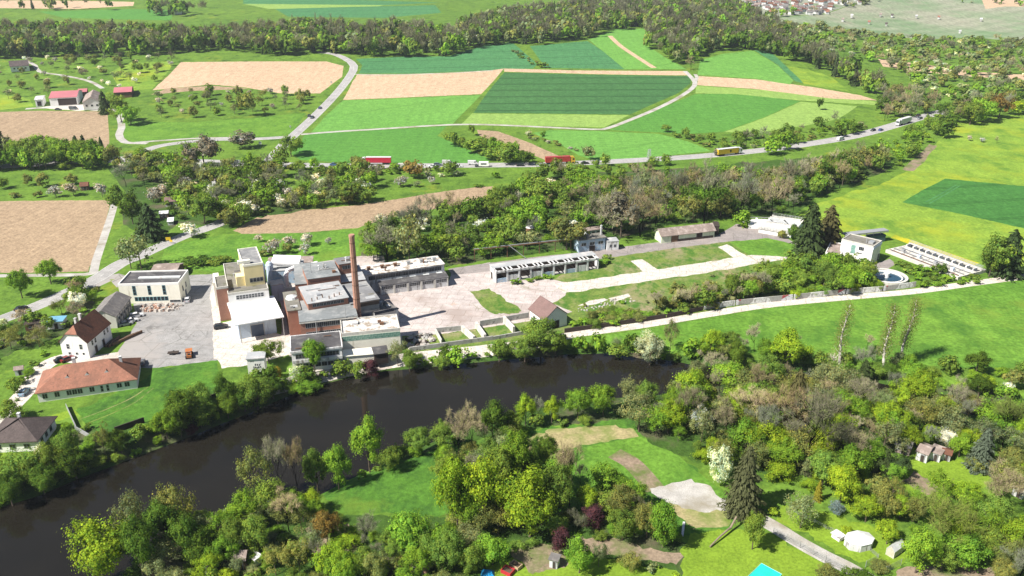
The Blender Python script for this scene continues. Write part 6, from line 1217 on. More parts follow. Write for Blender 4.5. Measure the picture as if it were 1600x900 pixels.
# ------------------------------------------------------------------ vehicles
PAINT = paint('vehicle_paint'); TYRE = surf('tyre_rubber', (.02,.02,.022), .8, .2, 2); LAMPR = surf('tail_lamp', (.30,.02,.02), .3, .1, 1); LAMPW = surf('head_lamp', (.6,.6,.55), .2, .1, 1, spec=.5)
def extrude(b, prof, y0, y1, inset=0.0, zmid=0.0, m=0):
    n = len(prof); i = len(b.v)
    for y, s in ((y0, 1), (y1, -1)):
        for x, z in prof: b.v.append((x, y + (s * inset if z > zmid else 0), z))
    b.f += [tuple(range(i, i + n)), tuple(range(i + n, i + 2 * n))[::-1]] + [(i + (k + 1) % n, i + k, i + n + k, i + n + (k + 1) % n) for k in range(n)]; b.m += [m] * (n + 2); return b
def car_meshes(kind):
    L, Wd = {'car': (4.3, 1.75), 'estate': (4.7, 1.8), 'van': (5.6, 2.0), 'suv': (4.6, 1.85)}[kind]; h = L / 2; w = Wd / 2; P = []
    if kind == 'van':
        P.append(('body', extrude(MB(), [(-h,.35),(h,.35),(h,.95),(h-.55,1.15),(h-1.25,2.15),(-h,2.25)], -w, w, .08, 1.2).mesh('body', PAINT)))
        P.append(('windscreen', MB().hexa([(h-1.2,-.8,2.0),(h-.52,-.85,1.22),(h-.52,.85,1.22),(h-1.2,.8,2.0),(h-1.13,-.8,2.05),(h-.45,-.85,1.24),(h-.45,.85,1.24),(h-1.13,.8,2.05)]).mesh('windscreen', DKGLASS)))
        P.append(('side_window', MB().box(h-2.1,h-1.2,-w-.0,-w+.12,1.3,1.9).box(h-2.1,h-1.2,w-.12,w+.0,1.3,1.9).mesh('side_window', DKGLASS)))
    else:
        t = {'car': 1.45, 'estate': 1.48, 'suv': 1.70}[kind]; bk = -h + (.55 if kind == 'car' else .12); z = .35 if kind == 'suv' else .25; s = t - .5
        P.append(('body', extrude(MB(), [(-h,z),(h,z),(h,.62),(h-.15,.75),(h-1.15,s-.03),(bk+.05,s),(-h+.03,s-.08),(-h,.7)], -w, w, .06, .6).mesh('body', PAINT)))
        P.append(('cabin', extrude(MB(), [(h-1.25,s-.04),(h-2.0,t-.05),(bk+.45,t-.05),(bk+.02,s-.02)], -w+.09, w-.09, .14, s+.1).mesh('cabin', DKGLASS)))
        P.append(('roof', MB().box(bk+.40,h-2.0,-w+.24,w-.24,t-.06,t+.02).mesh('roof', PAINT)))
    r = .33 if kind != 'van' else .36
    wm = MB().tube([(0,-.11,0),(0,.11,0)], r, 12).mesh('wheel', TYRE)
    lamp = MB().box(-.03,.03,-.2,.2,-.08,.08).mesh('headlight', LAMPW); tail = MB().box(-.03,.03,-.14,.14,-.1,.1).mesh('tail_light', LAMPR)
    sub = [('wheel', wm, (sx * L * .30, sy * (w - .1), r)) for sx in (1, -1) for sy in (1, -1)] + [('headlight', lamp, (h + .01, sy * (w - .32), .68)) for sy in (1, -1)] + [('tail_light', tail, (-h - .01, sy * (w - .25), .78)) for sy in (1, -1)]
    return P, sub
CARM = {}
def car(kind, p, q, color, label, cat='car', name=None, group=None):
    if kind not in CARM: CARM[kind] = car_meshes(kind)
    P, sub = CARM[kind]; A, B = G(*p), G(*q); e = thing(name or {'car': 'car', 'estate': 'car', 'van': 'van', 'suv': 'car'}[kind], A + Vector((0, 0, .02)), math.atan2(B.y - A.y, B.x - A.x), label, cat, group)
    for n, me in P: o = link(n, me, e); o.color = (*color, 1)
    for n, me, l in sub: o = link(n, me, e); o.location = l
    return e
def lorry(p, q, cabc, boxc, label, mark=None, container=False):
    A, B = G(*p), G(*q); e = thing('lorry', A + Vector((0, 0, .02)), math.atan2(B.y - A.y, B.x - A.x), label, 'lorry')
    def part(n, b, m, c=None, par=None):
        o = b.build(n, m, par or e)
        if c: o.color = (*c, 1)
        return o
    cab = part('cab', extrude(MB(), [(5.9,.6),(8.1,.6),(8.2,1.9),(7.9,3.2),(7.4,3.75),(5.9,3.85)], -1.22, 1.22, .1, 2.6), PAINT, cabc)
    part('windscreen', MB().hexa([(8.12,-1.05,2.0),(8.22,-1.05,2.0),(8.22,1.05,2.0),(8.12,1.05,2.0),(7.86,-1,3.0),(7.95,-1,3.0),(7.95,1,3.0),(7.86,1,3.0)]), DKGLASS, None, cab); part('side_window', MB().box(6.8,7.7,-1.235,-1.1,2.0,2.9).box(6.8,7.7,1.1,1.235,2.0,2.9), DKGLASS, None, cab)
    bx = part('trailer_body', MB().box(-8.2,5.4,-1.27,1.27,1.15,3.95), PAINT, boxc)
    part('roof_edge', MB().box(-8.23,5.43,-1.3,1.3,3.953,4.05), PAINT, (boxc if container else (.6,.6,.6)), bx)
    if container:
        for i in range(18): pass
        part('rib', MB().tube([(-8.2,-1.29,1.2),(-8.2,-1.29,3.9)],.06,5).tube([(-1.4,-1.29,1.2),(-1.4,-1.29,3.9)],.06,5).tube([(5.4,-1.29,1.2),(5.4,-1.29,3.9)],.06,5), PAINT, tuple(c * .7 for c in boxc), bx)
    part('chassis', MB().box(-8.0,7.6,-.5,.5,.7,1.14), DARKW); part('side_skirt', MB().box(-3.5,3.0,-1.2,-1.1,.5,1.1).box(-3.5,3.0,1.1,1.2,.5,1.1), PAINT, (.5,.5,.5))
    wm = MB().tube([(0,-.18,0),(0,.18,0)], .5, 12).mesh('wheel', TYRE)
    for x in (7.1, 3.9, -4.6, -5.8, -7.0):
        for y in (1.05, -1.05): o = link('wheel', wm, e); o.location = (x, y, .5)
    if mark: mark(bx, part)
    return e
def letters(bx, part):      # white lettering in the middle of the red side, too small in the photo to read
    b = MB(); strokes(b, -3.6, 2.4, .72, [[(0,0),(0,1)],[(.6,0),(.6,1)],[(0,.5),(.6,.5)],[(1,0),(1.25,1),(1.5,0)],[(1.1,.4),(1.4,.4)],[(1.9,0),(1.9,1),(2.3,.5),(2.7,1),(2.7,0)],[(3.1,0),(3.1,1),(3.6,.75),(3.1,.5),(3.6,.25),(3.1,0)],[(4.6,1),(4.0,1),(4.0,0),(4.6,0)],[(4.0,.5),(4.5,.5)],[(5,0),(5,1),(5.5,.75),(5,.5),(5.6,0)],[(6.6,.9),(6,.9),(6,0),(6.6,0),(6.6,.45),(6.3,.45)]], y=-1.29, t=.2)
    part('lettering', b, WHITE, None, bx)
def emblem(bx, part):
    b = MB(); b.tube([(0,-1.285,2.6),(0,-1.30,2.6)], .62, 14); b.face([(-.45,-1.292,2.5),(.45,-1.292,2.5),(0,-1.292,1.65)]); part('emblem', b, surf('black_print', (.03,.03,.03), .6, .1), None, bx)
lorry((588,256.5), (560,256.5), (.62,.62,.62), (.42,.022,.045), 'red articulated lorry with white cab and white lettering on the highway', letters)
lorry((875,255.5), (900,254.2), (.55,.34,.03), (.36,.04,.035), 'orange red container lorry with a yellow cab on the highway', None, True)
lorry((1139,242), (1160,239.6), (.6,.6,.6), (.55,.36,.03), 'yellow box lorry with black emblem and white cab on the highway', emblem)
lorry((1411,194), (1397,198), (.55,.55,.55), (.62,.62,.62), 'white lorry coming round the highway bend')
Wc, Sc, Dc, Bc = (.62,.62,.62), (.33,.34,.36), (.022,.024,.028), (.05,.10,.20)
for a in [('car',(33,484),(45,479),Dc,'dark car driving on the main road at the left edge'),('car',(38,615),(60,590),(.22,.32,.40),'light blue car on the pale lane by the orange roofed house'),
  ('estate',(213.5,495),(222,493.5),Wc,'white car parked nearest the grey barn corner'),('car',(206,503),(215,501),Wc,'white car parked second in the row beside the barn'),('car',(197,508),(206,506),Sc,'grey car in the barn shadow, third in the row'),
  ('estate',(293,470),(294.5,462),(.55,.56,.58),'silver car parked at the right side of the office hall'),('suv',(346,513),(356,511.5),Dc,'black off-road car parked beside the white canopy hall'),('car',(222,569),(223,562),(.12,.12,.13),'dark grey car parked behind the orange roofed house'),
  ('car',(106,563),(116,559),(.16,.02,.02),'dark red car parked below the white house'),('car',(97,564),(107,561),Dc,'black car parked below the white house'),
  ('car',(488,184.5),(482,189),(.05,.06,.09),'dark car following another down the main road'),('car',(483,182),(477,188),Dc,'black car leading down the main road slope'),('car',(500,169.5),(508,162),(.08,.11,.22),'blue car driving up the main road slope'),
  ('car',(522,258.5),(540,258.8),Bc,'blue car on the highway left of the red lorry'),('van',(627,261.5),(610,261.5),(.52,.50,.45),'beige van on the highway behind the red lorry'),('car',(675,261),(660,261),Wc,'white car on the highway right of the rust coloured tree'),
  ('estate',(684,258.5),(700,258.5),(.10,.12,.15),'dark estate car on the highway among white vehicles'),('van',(699,256.5),(715,256.5),(.5,.5,.47),'pale van partly hidden by roadside bushes on the highway'),('estate',(716,261),(730,260.8),Wc,'white estate car ahead of the caravan convoy'),
  ('car',(748,260.5),(730,260.6),(.05,.055,.06),'black car just behind the caravan convoy'),('van',(739,257),(755,256.8),Wc,'tall white van in the middle of the caravan convoy'),('car',(813,259.3),(830,259),Dc,'black car alone on the highway left of the container lorry'),
  ('car',(914,256),(930,255),Dc,'black car just right of the container lorry'),('van',(1313,219),(1325,216),Wc,'white van on the highway before the bend'),('car',(1364,204.5),(1350,208),Dc,'black car on the highway bend'),('car',(1376,204),(1390,199.5),(.06,.10,.25),'blue car on the highway bend'),
  ('estate',(1437,186),(1425,189),(.15,.16,.18),'grey car beyond the white lorry on the bend'),('car',(1435,181),(1450,177),(.05,.05,.06),'dark car meeting the traffic beyond the bend'),('van',(115,171),(125,171),(.10,.11,.12),'dark van parked in the farm yard'),('car',(91,172),(96,172),(.05,.06,.06),'black car parked beside the farm barn')]:
    car(*a[:5], cat='van' if a[0] == 'van' else 'car')
# caravan on the highway
A = G(756, 260.3); e = thing('caravan', A, 0.0, 'white touring caravan at the end of the convoy on the highway', 'caravan'); extrude(MB(), [(-2.6,.5),(2.4,.5),(2.9,1.2),(2.5,2.6),(-2.5,2.7),(-2.8,1.4)], -1.1, 1.1, .08, 2).build('body', WHITE, e); MB().box(-1.6,1.4,-1.13,-1.02,1.4,2.1).build('window', DKGLASS, e)
wm = MB().tube([(0,-.1,0),(0,.1,0)], .34, 10).mesh('wheel', TYRE)
for y in (-.95, .95): o = link('wheel', wm, e); o.location = (0, y, .34)
MB().bar((2.8,0,.5),(4.0,0,.45),.12).build('drawbar', STEEL, e)
# dumper and trolley in the yard
A = G(296, 557); e = thing('dumper', A, 1.9, 'small orange site dumper standing in the asphalt yard', 'dumper'); ORG = surf('orange_paint', (.42,.15,.05), .5, .2, 1)
MB().hexa([(.2,-.75,.7),(2.0,-.75,.7),(2.0,.75,.7),(.2,.75,.7),(0,-1,1.7),(2.5,-1,1.6),(2.5,1,1.6),(0,1,1.7)]).build('skip', ORG, e); MB().box(-1.9,.1,-.7,.7,.5,1.2).build('body', ORG, e); MB().box(-1.5,-.9,-.4,.4,1.203,1.6).build('seat', DARKW, e); MB().tube([(-1.8,-.6,1.2),(-1.8,-.6,2.5),(-1.8,.6,2.5),(-1.8,.6,1.2)],.05,5).build('roll_bar', STEEL, e)
wm = MB().tube([(0,-.18,0),(0,.18,0)], .5, 12).mesh('wheel', TYRE)
for x in (1.2, -1.3):
    for y in (-.9, .9): o = link('wheel', wm, e); o.location = (x, y, .5)
A = G(271, 553); e = thing('trailer', A, .2, 'low flat trailer standing in the asphalt yard', 'trailer'); MB().box(-1.6,1.6,-.8,.8,.5,.62).build('deck', DARKW, e); MB().bar((1.6,0,.5),(2.8,0,.4),.1).build('drawbar', STEEL, e)
for y in (-.85, .85): o = link('wheel', wm, e); o.location = (0, y, .4); o.scale = (.7,.7,.7)
A = G(222, 552) ; 
# ------------------------------------------------------------------ rubble, poles, signs
def rubble(name, label, poly, n, smin, smax, m, seed):
    r = random.Random(seed); q = np.array(poly, float); X, Y, Z = ground(q[:,0], q[:,1]); P = np.stack([X,Y],1); mn, mx = P.min(0), P.max(0); b = MB(); k = 0
    while k < n:
        x, y = r.uniform(mn[0],mx[0]), r.uniform(mn[1],mx[1])
        if not in_poly(np.array([[x,y]]), P)[0]: continue
        s = r.uniform(smin, smax); a = r.uniform(0, 6.28); c, d = math.cos(a)*s, math.sin(a)*s; h = s*r.uniform(.4,1.1); z = float(zt(x,y)[0]); j = lambda: r.uniform(.7,1.2)
        base = [(x+c*j(),y+d*j()),(x-d*j(),y+c*j()),(x-c*j(),y-d*j()),(x+d*j(),y-c*j())]; tp = [(x+(u-x)*.7,y+(v-y)*.7) for u,v in base]
        b.hexa([(u,v,z-.1) for u,v in base]+[(u,v,z+h*j()) for u,v in tp], r.randrange(len(m))); k += 1
    tag(b.build(name, m), label, None, None, 'stuff')
STONE = surf('rubble_stone', (.42,.38,.34), .9, .3, 1); STONE2 = surf('broken_brick', (.36,.22,.16), .9, .3, 1)
rubble('rubble', 'loose heaps of stones and bricks in front of the office hall', [(217,478),(240,475),(285,476),(280,484),(250,488),(218,486)], 170, .2, .9, [STONE, STONE2, STONE], 3)
rubble('debris', 'dark scrap and rubble beside the concrete pens', [(632,530),(670,520),(680,530),(670,545),(640,548)], 120, .25, 1.1, [DARKW, STONE, CONC], 4)
rubble('rubble', 'scattered stones on the slabs in the weeds', [(900,482),(945,470),(990,462),(995,470),(940,482),(905,488)], 60, .2, .6, [STONE, CONC], 5)
def sign(p, h, w, hh, m, label, name='road_sign', rz=0.0, back=None):
    A = G(*p); e = thing(name, A, rz, label, 'sign'); MB().cyl(0,0,-.4,h,.06,6).build('post', STEEL, e); MB().box(-w/2,w/2,-.13,-.07,h-hh,h+.05).build('board', m, e); return e
YEL = surf('yellow_sign', (.62,.42,.02), .5, .05, 1); GRN = surf('green_sign', (.03,.22,.12), .5, .05, 1)
sign((264,380), 2.6, 1.9, 1.3, YEL, 'bright yellow direction sign by the main road below the dark conifer', rz=.15); sign((268,381), 1.7, 1.3, .8, YEL, 'smaller yellow arrow board beside the large yellow sign', rz=-.2)
sign((407,229), 3.0, 1.6, 1.6, WHITE, 'white traffic sign on the junction island', rz=.1); sign((454,202), 2.4, 1.0, 1.0, STEEL, 'grey back of a road sign left of the main road'); sign((518,132), 2.4, 1.4, 1.0, STEEL, 'grey road sign beside the upper main road')
A = G(1014, 247.5); e = thing('lattice_mast', A, .3, 'pale lattice mast standing beside the highway', 'mast'); H_ = hgt(1014,247.5,233)
for x in (-1, 1):
    for y in (-1, 1): MB().bar((x*.9,y*.9,-.3),(x*.5,y*.5,H_),.16).build('upright', STEEL, e)
for i in range(5): b = MB(); s = .9 - .4*i/5; z = H_*i/5; [b.bar((-s,y*s,z),(s,y*s,z+H_/5),.1) for y in (-1,1)]; [b.bar((x*s,-s,z),(x*s,s,z+H_/5),.1) for x in (-1,1)]; b.build('brace', STEEL, e)
for i, (p, q, lab) in enumerate((((150,531),(205,507),'dark timber stack along the white house yard side'), ((172,543),(188,528),'short dark timber stack beside the white house'))):
    A, B = G(*p), G(*q); d = B - A; e = thing('timber_stack', A, math.atan2(d.y,d.x), lab, 'timber stack'); L_ = d.xy.length
    if i == 0: e.location = G(176,541); L_ = 11
    for k in range(4): MB().box(0, L_*(1 - .1*k), k*.5, k*.5+.35, 0, .9 - .15*k).build('beam', DARKW if k % 2 else TIMBER, e)
# ------------------------------------------------------------------ garden huts and things
def hut(A, B, C, H, rise, rm, wm, label, name='garden_hut', cat='hut', flat=False, axis='x', door=True):
    z0 = float(G(*A).z); z0 = 0 if abs(z0) < .5 else z0; f = Frame(A, B, C, H, z0); 
    f.D = max(f.D, 1.2); f.L = max(f.L, 1.2); f.base(name, label, cat)
    if flat: f.wall(wm); f.flat(rm, .25, .15)
    else: f.gable(rm, wm, rise, axis, .25, th=.12)
    if door: f.door('f', f.L*.6, min(1.0, f.L*.3), min(1.9, H*.85), DARKW)
    if f.L > 3: f.win('f', f.L*.25, H*.4, .8, .7, fm=WHITEF, nx=1)
    return f
hut((125,290),(137,290),(139,285),2.4,1.2,TILEB,TIMBER,'brown wooden hut among blossoming orchard trees'); hut((263,273),(281,273),(283,269),2.4,.5,OLDW,TIMBER,'garden hut with a pale flat roof below the highway',flat=True); hut((315,279),(336,280.5),(338,276),2.3,.9,ETERB,OLDW,'long brown roofed garden hut near the bridge')
hut((258,312),(275,314),(277,306),2.4,1.0,TILEP,OLDW,'purple roofed garden hut below the pink blossom'); hut((249,333),(262,333),(264,328.5),2.3,.6,OLDW,TIMBER,'garden hut with white roof right of the dark conifer'); hut((262,345),(270,346),(271,340),1.6,.3,WROOF,OLDW,'low white shelter above the main road',flat=True,door=False)
hut((70,503.5),(97,502),(103,494),2.6,.4,TARP,OLDW,'shed under a bright blue tarpaulin beside the road',flat=True); hut((38,508),(69,504),(73,497),2.3,.5,DARKW,TIMBER,'dark weathered shed left of the blue tarpaulin shed',flat=True); hut((22,578),(35,576),(37,571),2.0,.6,ETERB,OLDW,'small pale garden hut by the lane hedge')
hut((362,880),(382,874),(389,859),2.6,1.2,ETERB,TIMBER,'brown roofed hut among trees at the bottom left'); hut((640,881),(666,885),(676,872),2.2,1.0,TILED,STONE2,'collapsed dark roofed hut at the photo bottom'); hut((859,873),(871,877),(875,868),2.0,.4,ETER,OLDW,'little white hut right of the red garden bed',flat=True)
hut((387,868),(398,875),(404,866),1.8,.4,OLDW,OLDW,'white lean-to beside the brown roofed hut',flat=True,door=False); hut((318,884),(330,888),(335,880),2.0,.5,OLDW,OLDW,'grey shed half buried in bushes at the bottom left')
hut((1400,693),(1423,700),(1426,690),2.4,.9,ETER,ETERB,'grey roofed garden shack at the thicket edge'); hut((1433,704),(1450,710),(1460,697),2.6,.8,ETERB,OLDW,'pinkish roofed garden shack, largest of the cluster'); hut((1453,706),(1470,711),(1477,700),2.2,.6,ETERB,OLDW,'brown roofed garden shack in the middle of the cluster',flat=True); hut((1471,709),(1486,711),(1489,702),2.0,.5,TILEB,OLDW,'low brown garden shack at the right of the cluster')
hut((1582,762),(1600,768),(1612,758),2.2,.6,OLDW,OLDW,'white roofed hut at the right photo edge',flat=True)
hut((1300,833),(1312,841),(1318,836),1.0,.3,OLDW,WHITE,'white garden box beside the pale tent','garden_box','box',flat=True,door=False)
# raised beds
for A_, B_, C_, m, lab in (((782,890),(797,897),(806,889),surf('red_boards',(.42,.03,.04),.6,.15,1),'red framed raised bed in the bottom garden'),((795,880),(809,888),(816,881),surf('tan_boards',(.45,.33,.2),.7,.15,1),'tan framed raised bed behind the red one')):
    f = Frame(A_, B_, C_, .8); f.base('raised_bed', lab, 'raised bed'); t = .15
    f.mb('frame', MB().box(0,f.L,0,t,-.2,.8).box(0,f.L,f.D-t,f.D,-.2,.8).box(0,t,t,f.D-t,-.2,.8).box(f.L-t,f.L,t,f.D-t,-.2,.8), m); f.mb('soil', MB().box(t,f.L-t,t,f.D-t,-.2,.5), surf('garden_soil',(.11,.075,.05),.95,.3,1))
A = G(762, 897); o = MB().hexa([(-1.4,-1,0),(1.4,-.8,0),(1.3,.9,0),(-1.3,1,0),(-1,-.6,.6),(.9,-.5,.7),(.8,.5,.6),(-.8,.6,.75)]).build('tarpaulin', surf('bright_blue_sheet',(.02,.25,.55),.5,.15,1)); o.location = A; tag(o, 'bright blue tarpaulin heap at the bottom edge', 'tarpaulin')
f = Frame((1171,901),(1200,917),(1219,898),2.4); f.base('turquoise_shelter', 'shelter with a bright turquoise roof at the bottom edge', 'shelter'); f.mb('roof', MB().hexa([(-.2,-.2,2.3),(f.L+.2,-.2,2.3),(f.L+.2,f.D+.2,2.4),(-.2,f.D+.2,2.4),(-.2,-.2,2.42),(f.L+.2,-.2,2.42),(f.L+.2,f.D+.2,2.52),(-.2,f.D+.2,2.52)]), TEALT)
f.mb('roof_edge', MB().box(-.25,-.2,-.25,f.D+.25,2.25,2.56).box(f.L+.2,f.L+.25,-.25,f.D+.25,2.25,2.56).box(-.2,f.L+.2,f.D+.2,f.D+.25,2.3,2.58).box(-.2,f.L+.2,-.25,-.2,2.25,2.5), surf('pale_teal_edge',(.35,.62,.56),.5,.1,1))
for x in (0,1):
    for y in (0,1): f.mb('post', MB().box(x*(f.L-.1),x*(f.L-.1)+.1,y*(f.D-.1),y*(f.D-.1)+.1,-.3,2.29), STEEL)
# garden tent: eight sided pale roof
A = G(1341, 851); e = thing('garden_tent', A, .3, 'pale grey eight sided garden tent roof on short walls', 'tent'); TENT = surf('tent_cloth',(.60,.61,.60),.8,.08,.6); b = MB(); R_ = 2.9; pts = [(R_*1.15*math.cos(a), R_*.85*math.sin(a)) for a in [2*math.pi*i/8 + .39 for i in range(8)]]
for i in range(8): p, q = pts[i], pts[(i+1)%8]; b.face([(*p,1.7),(*q,1.7),(q[0]*.35,q[1]*.2,2.5),(p[0]*.35,p[1]*.2,2.5)])
b.face([(p[0]*.35,p[1]*.2,2.5) for p in pts]); b.build('roof', TENT, e); b = MB()
for i in range(8): p, q = pts[i], pts[(i+1)%8]; b.face([(p[0]*.96,p[1]*.96,-.2),(q[0]*.96,q[1]*.96,-.2),(q[0]*.96,q[1]*.96,1.69),(p[0]*.96,p[1]*.96,1.69)])
b.build('side_wall', OLDW, e)
f = Frame((1386,856),(1398,863),(1414,851),1.7); f.base('greenhouse', 'small weathered greenhouse with cloudy panes', 'greenhouse'); f.gable(SKYL, surf('cloudy_pane',(.46,.43,.34),.4,.2,1,stain=(.6,.58,.5)), .9, 'y', .05, th=.06)
for i in range(5): f.mb('glazing_bar', MB().box(-.03,.03,f.D*i/4-.03,f.D*i/4+.03,-.1,1.68).box(f.L-.03,f.L+.03,f.D*i/4-.03,f.D*i/4+.03,-.1,1.68), WHITEF)
def wire_fence(pts, h, label, name='wire_fence', posts=2.5, gate=False):
    P = [G(*p) for p in pts]; e = thing(name, P[0], 0, label, 'gate' if gate else 'fence'); b = MB(); pb = MB()
    for p, q in zip(P, P[1:]):
        p, q = p - P[0], q - P[0]; L_ = (q - p).length; n = max(1, int(L_/posts))
        for i in range(n + 1): c = p + (q-p)*i/n; pb.cyl(c.x, c.y, c.z - .3, c.z + h, .05, 5)
        for k in range(int(h/.16)): b.bar(p + Vector((0,0,.12+k*.16)), q + Vector((0,0,.12+k*.16)), .018)
        for i in range(int(L_/.35)): c = p + (q-p)*(i+.5)/int(L_/.35); b.bar(c + Vector((0,0,.08)), c + Vector((0,0,h-.05)), .018)
    pb.build('post', STEEL, e); b.build('mesh_panel', STEEL, e); return e
wire_fence([(1208,834),(1250,856),(1290,878),(1318,892)], 1.7, 'long wire mesh fence along the lower side of the gravel lane'); wire_fence([(1352,887),(1369,878)], 1.8, 'grey mesh gate across the lane corner', 'mesh_gate', gate=True); wire_fence([(1383,896),(1407,884)], 1.8, 'short mesh fence right of the lane gate')
wire_fence([(1240,800),(1290,826),(1350,853),(1372,872)], 1.1, 'low wire fence between the lane and the tent garden')
# fallen trunk by the spruce, timber edge
A, B = G(1109,856), G(1149,822); o = MB().tube([Vector((0,0,.3)), (B-A)*.35+Vector((.3,.2,.9)), (B-A)*.75+Vector((.2,0,1.0)), (B-A)+Vector((0,0,2.5))], [.16,.2,.24,.2], 8).build('fallen_trunk', surf('weathered_bark', (.24,.19,.14), .9, .35, 1.2)); o.location = A; tag(o, 'old fallen trunk lying below the tall spruce', 'tree trunk')
o = MB().bar((0,0,.15),(B*0+Vector((1.2,4.5,.15))),.5,.3).build('timber_edge', OLDW); o.location = G(1066,838); tag(o, 'pale timber beam beside the dry grass', 'beam')
# tall pale poplars by the river
def poplar(foot, top, wpx, col, dens, label, seed):
    A = G(*foot); v = (top[1]-450)/FPX; t = A.y/(CP - v*SP); H_ = CAMH + t*(-SP - v*CP) - A.z; x1 = t*(top[0]-800)/FPX - A.x; r = np.random.default_rng(seed)
    e = thing('poplar_tree', A, 0, label, 'tree', 'tall poplars by the river'); tb = MB(); P = [Vector((x1*f + .35*math.sin(f*7+seed), .3*math.sin(f*5), H_*f)) for f in np.linspace(0,1,9)]
    tb.tube([P[0]-Vector((0,0,.4))]+P, [.50,.46,.43,.39,.35,.3,.25,.19,.12,.05], 8, cap=False); ends = []
    for i in range(26):
        f = .22 + .75*i/26; p = Vector((x1*f + .35*math.sin(f*7+seed), .3*math.sin(f*5), H_*f)); a = i*2.4; L_ = r.uniform(1.0,2.2)*(1.15-f*.6); q = p + Vector((math.cos(a)*L_, math.sin(a)*L_, L_*1.0)); tb.tube([p,(p+q)/2-Vector((0,0,.1)),q],[.09,.06,.03],4,cap=False); ends.append(q); ends.append((p+q)/2)
    tb.build('trunk', PALEBARK, e); E = np.array([tuple(q) for q in ends]); n = int(4200*dens); k = r.integers(0,len(E),n); pos = E[k] + r.normal(0,.75,(n,3))*np.array([1,1,1.2]); nr = unit_vecs(r,n); tn = np.cross(nr,unit_vecs(r,n)); tn /= np.linalg.norm(tn,axis=1)[:,None]; s = r.uniform(.07,.17,n); V,Q = quads(pos,nr,tn,s,s*.7); tv = r.uniform(.7,1.3,n)
    o = link('crown', mesh_np('crown',V,Q,[FOL],tone=tv), e); o.color = (*COLS[col][0],1)
poplar((1308,580),(1326,474),20,'olive',.7,'tall pale trunked poplar with few leaves, left of three',1); poplar((1378,584),(1397,476),30,'olive',1.0,'tall poplar with a brownish haze of leaves, middle of three',2); poplar((1407,566),(1432,468),26,'olive',.9,'tall pale trunked poplar leaning right, right of three',3)
poplar((1298,582),(1304,555),8,'tan',.1,'short pale dead trunk beside the left poplar',4)
# ------------------------------------------------------------------ the air: thin even haze
def haze(density):
    m = bpy.data.materials.new('haze_air'); m.use_nodes = True; t = m.node_tree; t.nodes.clear(); out = t.nodes.new('ShaderNodeOutputMaterial'); v = t.nodes.new('ShaderNodeVolumePrincipled')
    v.inputs['Color'].default_value = (0.80, 0.88, 1.0, 1); v.inputs['Density'].default_value = density; v.inputs['Anisotropy'].default_value = 0.2
    t.links.new(v.outputs[0], out.inputs['Volume']); b = MB(); b.box(-6500, 6500, -6500, 6500, -6, HAZE_TOP); tag(b.build('haze', m), 'thin pale haze in the valley air', None, None, 'stuff')
HAZE_TOP = 150.0
haze(0.00008)
# ------------------------------------------------------------------ plant everything and give each plant its own words
LAND = []   # (px, py, words) of things one can find; filled by the builders above
def ordinal(i):
    return ['first','second','third','fourth','fifth','sixth','seventh','eighth','ninth','tenth','eleventh','twelfth','thirteenth','fourteenth','fifteenth','sixteenth','seventeenth','eighteenth','nineteenth','twentieth'][i] if i < 20 else '%dth' % (i + 1)
LANDMARKS = [(60,590,'orange-roofed house'),(30,680,'dark bungalow'),(135,520,'brown-roofed house'),(180,480,'grey barn'),(240,450,'white office hall'),(390,420,'yellow tower'),(395,495,'canopy hall'),
  (400,575,'small graffiti tower'),(490,555,'riverside office'),(556,430,'brick chimney'),(575,530,'green-striped hall'),(640,420,'sawtooth shed'),(850,410,'roofless hall'),(850,490,'red gabled shed'),(920,380,'blue building'),
  (1070,362,'long brown shed'),(1205,350,'white settling tanks'),(1345,390,'treatment building'),(1450,405,'long basins'),(1390,440,'round clarifier'),(1320,520,'pale poplars'),(1160,480,'graffiti wall'),(780,520,'concrete pens'),
  (900,675,'dry grass patch'),(1080,775,'gravel patch'),(1160,760,'leaning spruce'),(1340,843,'pale garden tent'),(1270,855,'wire fence lane'),(1450,700,'garden shacks'),(1430,755,'vegetable plot'),(1195,893,'turquoise roof'),(800,880,'red garden bed'),(600,760,'river meadow'),
  (370,870,'brown garden hut'),(660,880,'collapsed hut'),(520,850,'bare clearing'),(200,830,'wide river bend'),(880,600,'middle river reach'),(590,250,'red lorry'),(875,250,'container lorry'),(1140,238,'yellow lorry'),(1410,190,'white lorry'),(730,255,'caravan'),
  (500,170,'main road'),(100,150,'red-roofed farm'),(25,100,'black chalet'),(85,200,'upper ploughed field'),(80,365,'big ploughed field'),(160,370,'rutted farm track'),(270,375,'yellow sign'),(570,330,'long brown field'),(390,255,'road bridge'),(80,500,'blue tarpaulin shed'),
  (130,285,'brown orchard hut'),(900,145,'dark crop field'),(1085,125,'path bend'),(1230,140,'pink strip field'),(1500,310,'green crop field'),(380,120,'upper bare field'),(1430,245,'earth track'),(1540,230,'yellow meadow'),(1560,600,'meadow corner')]
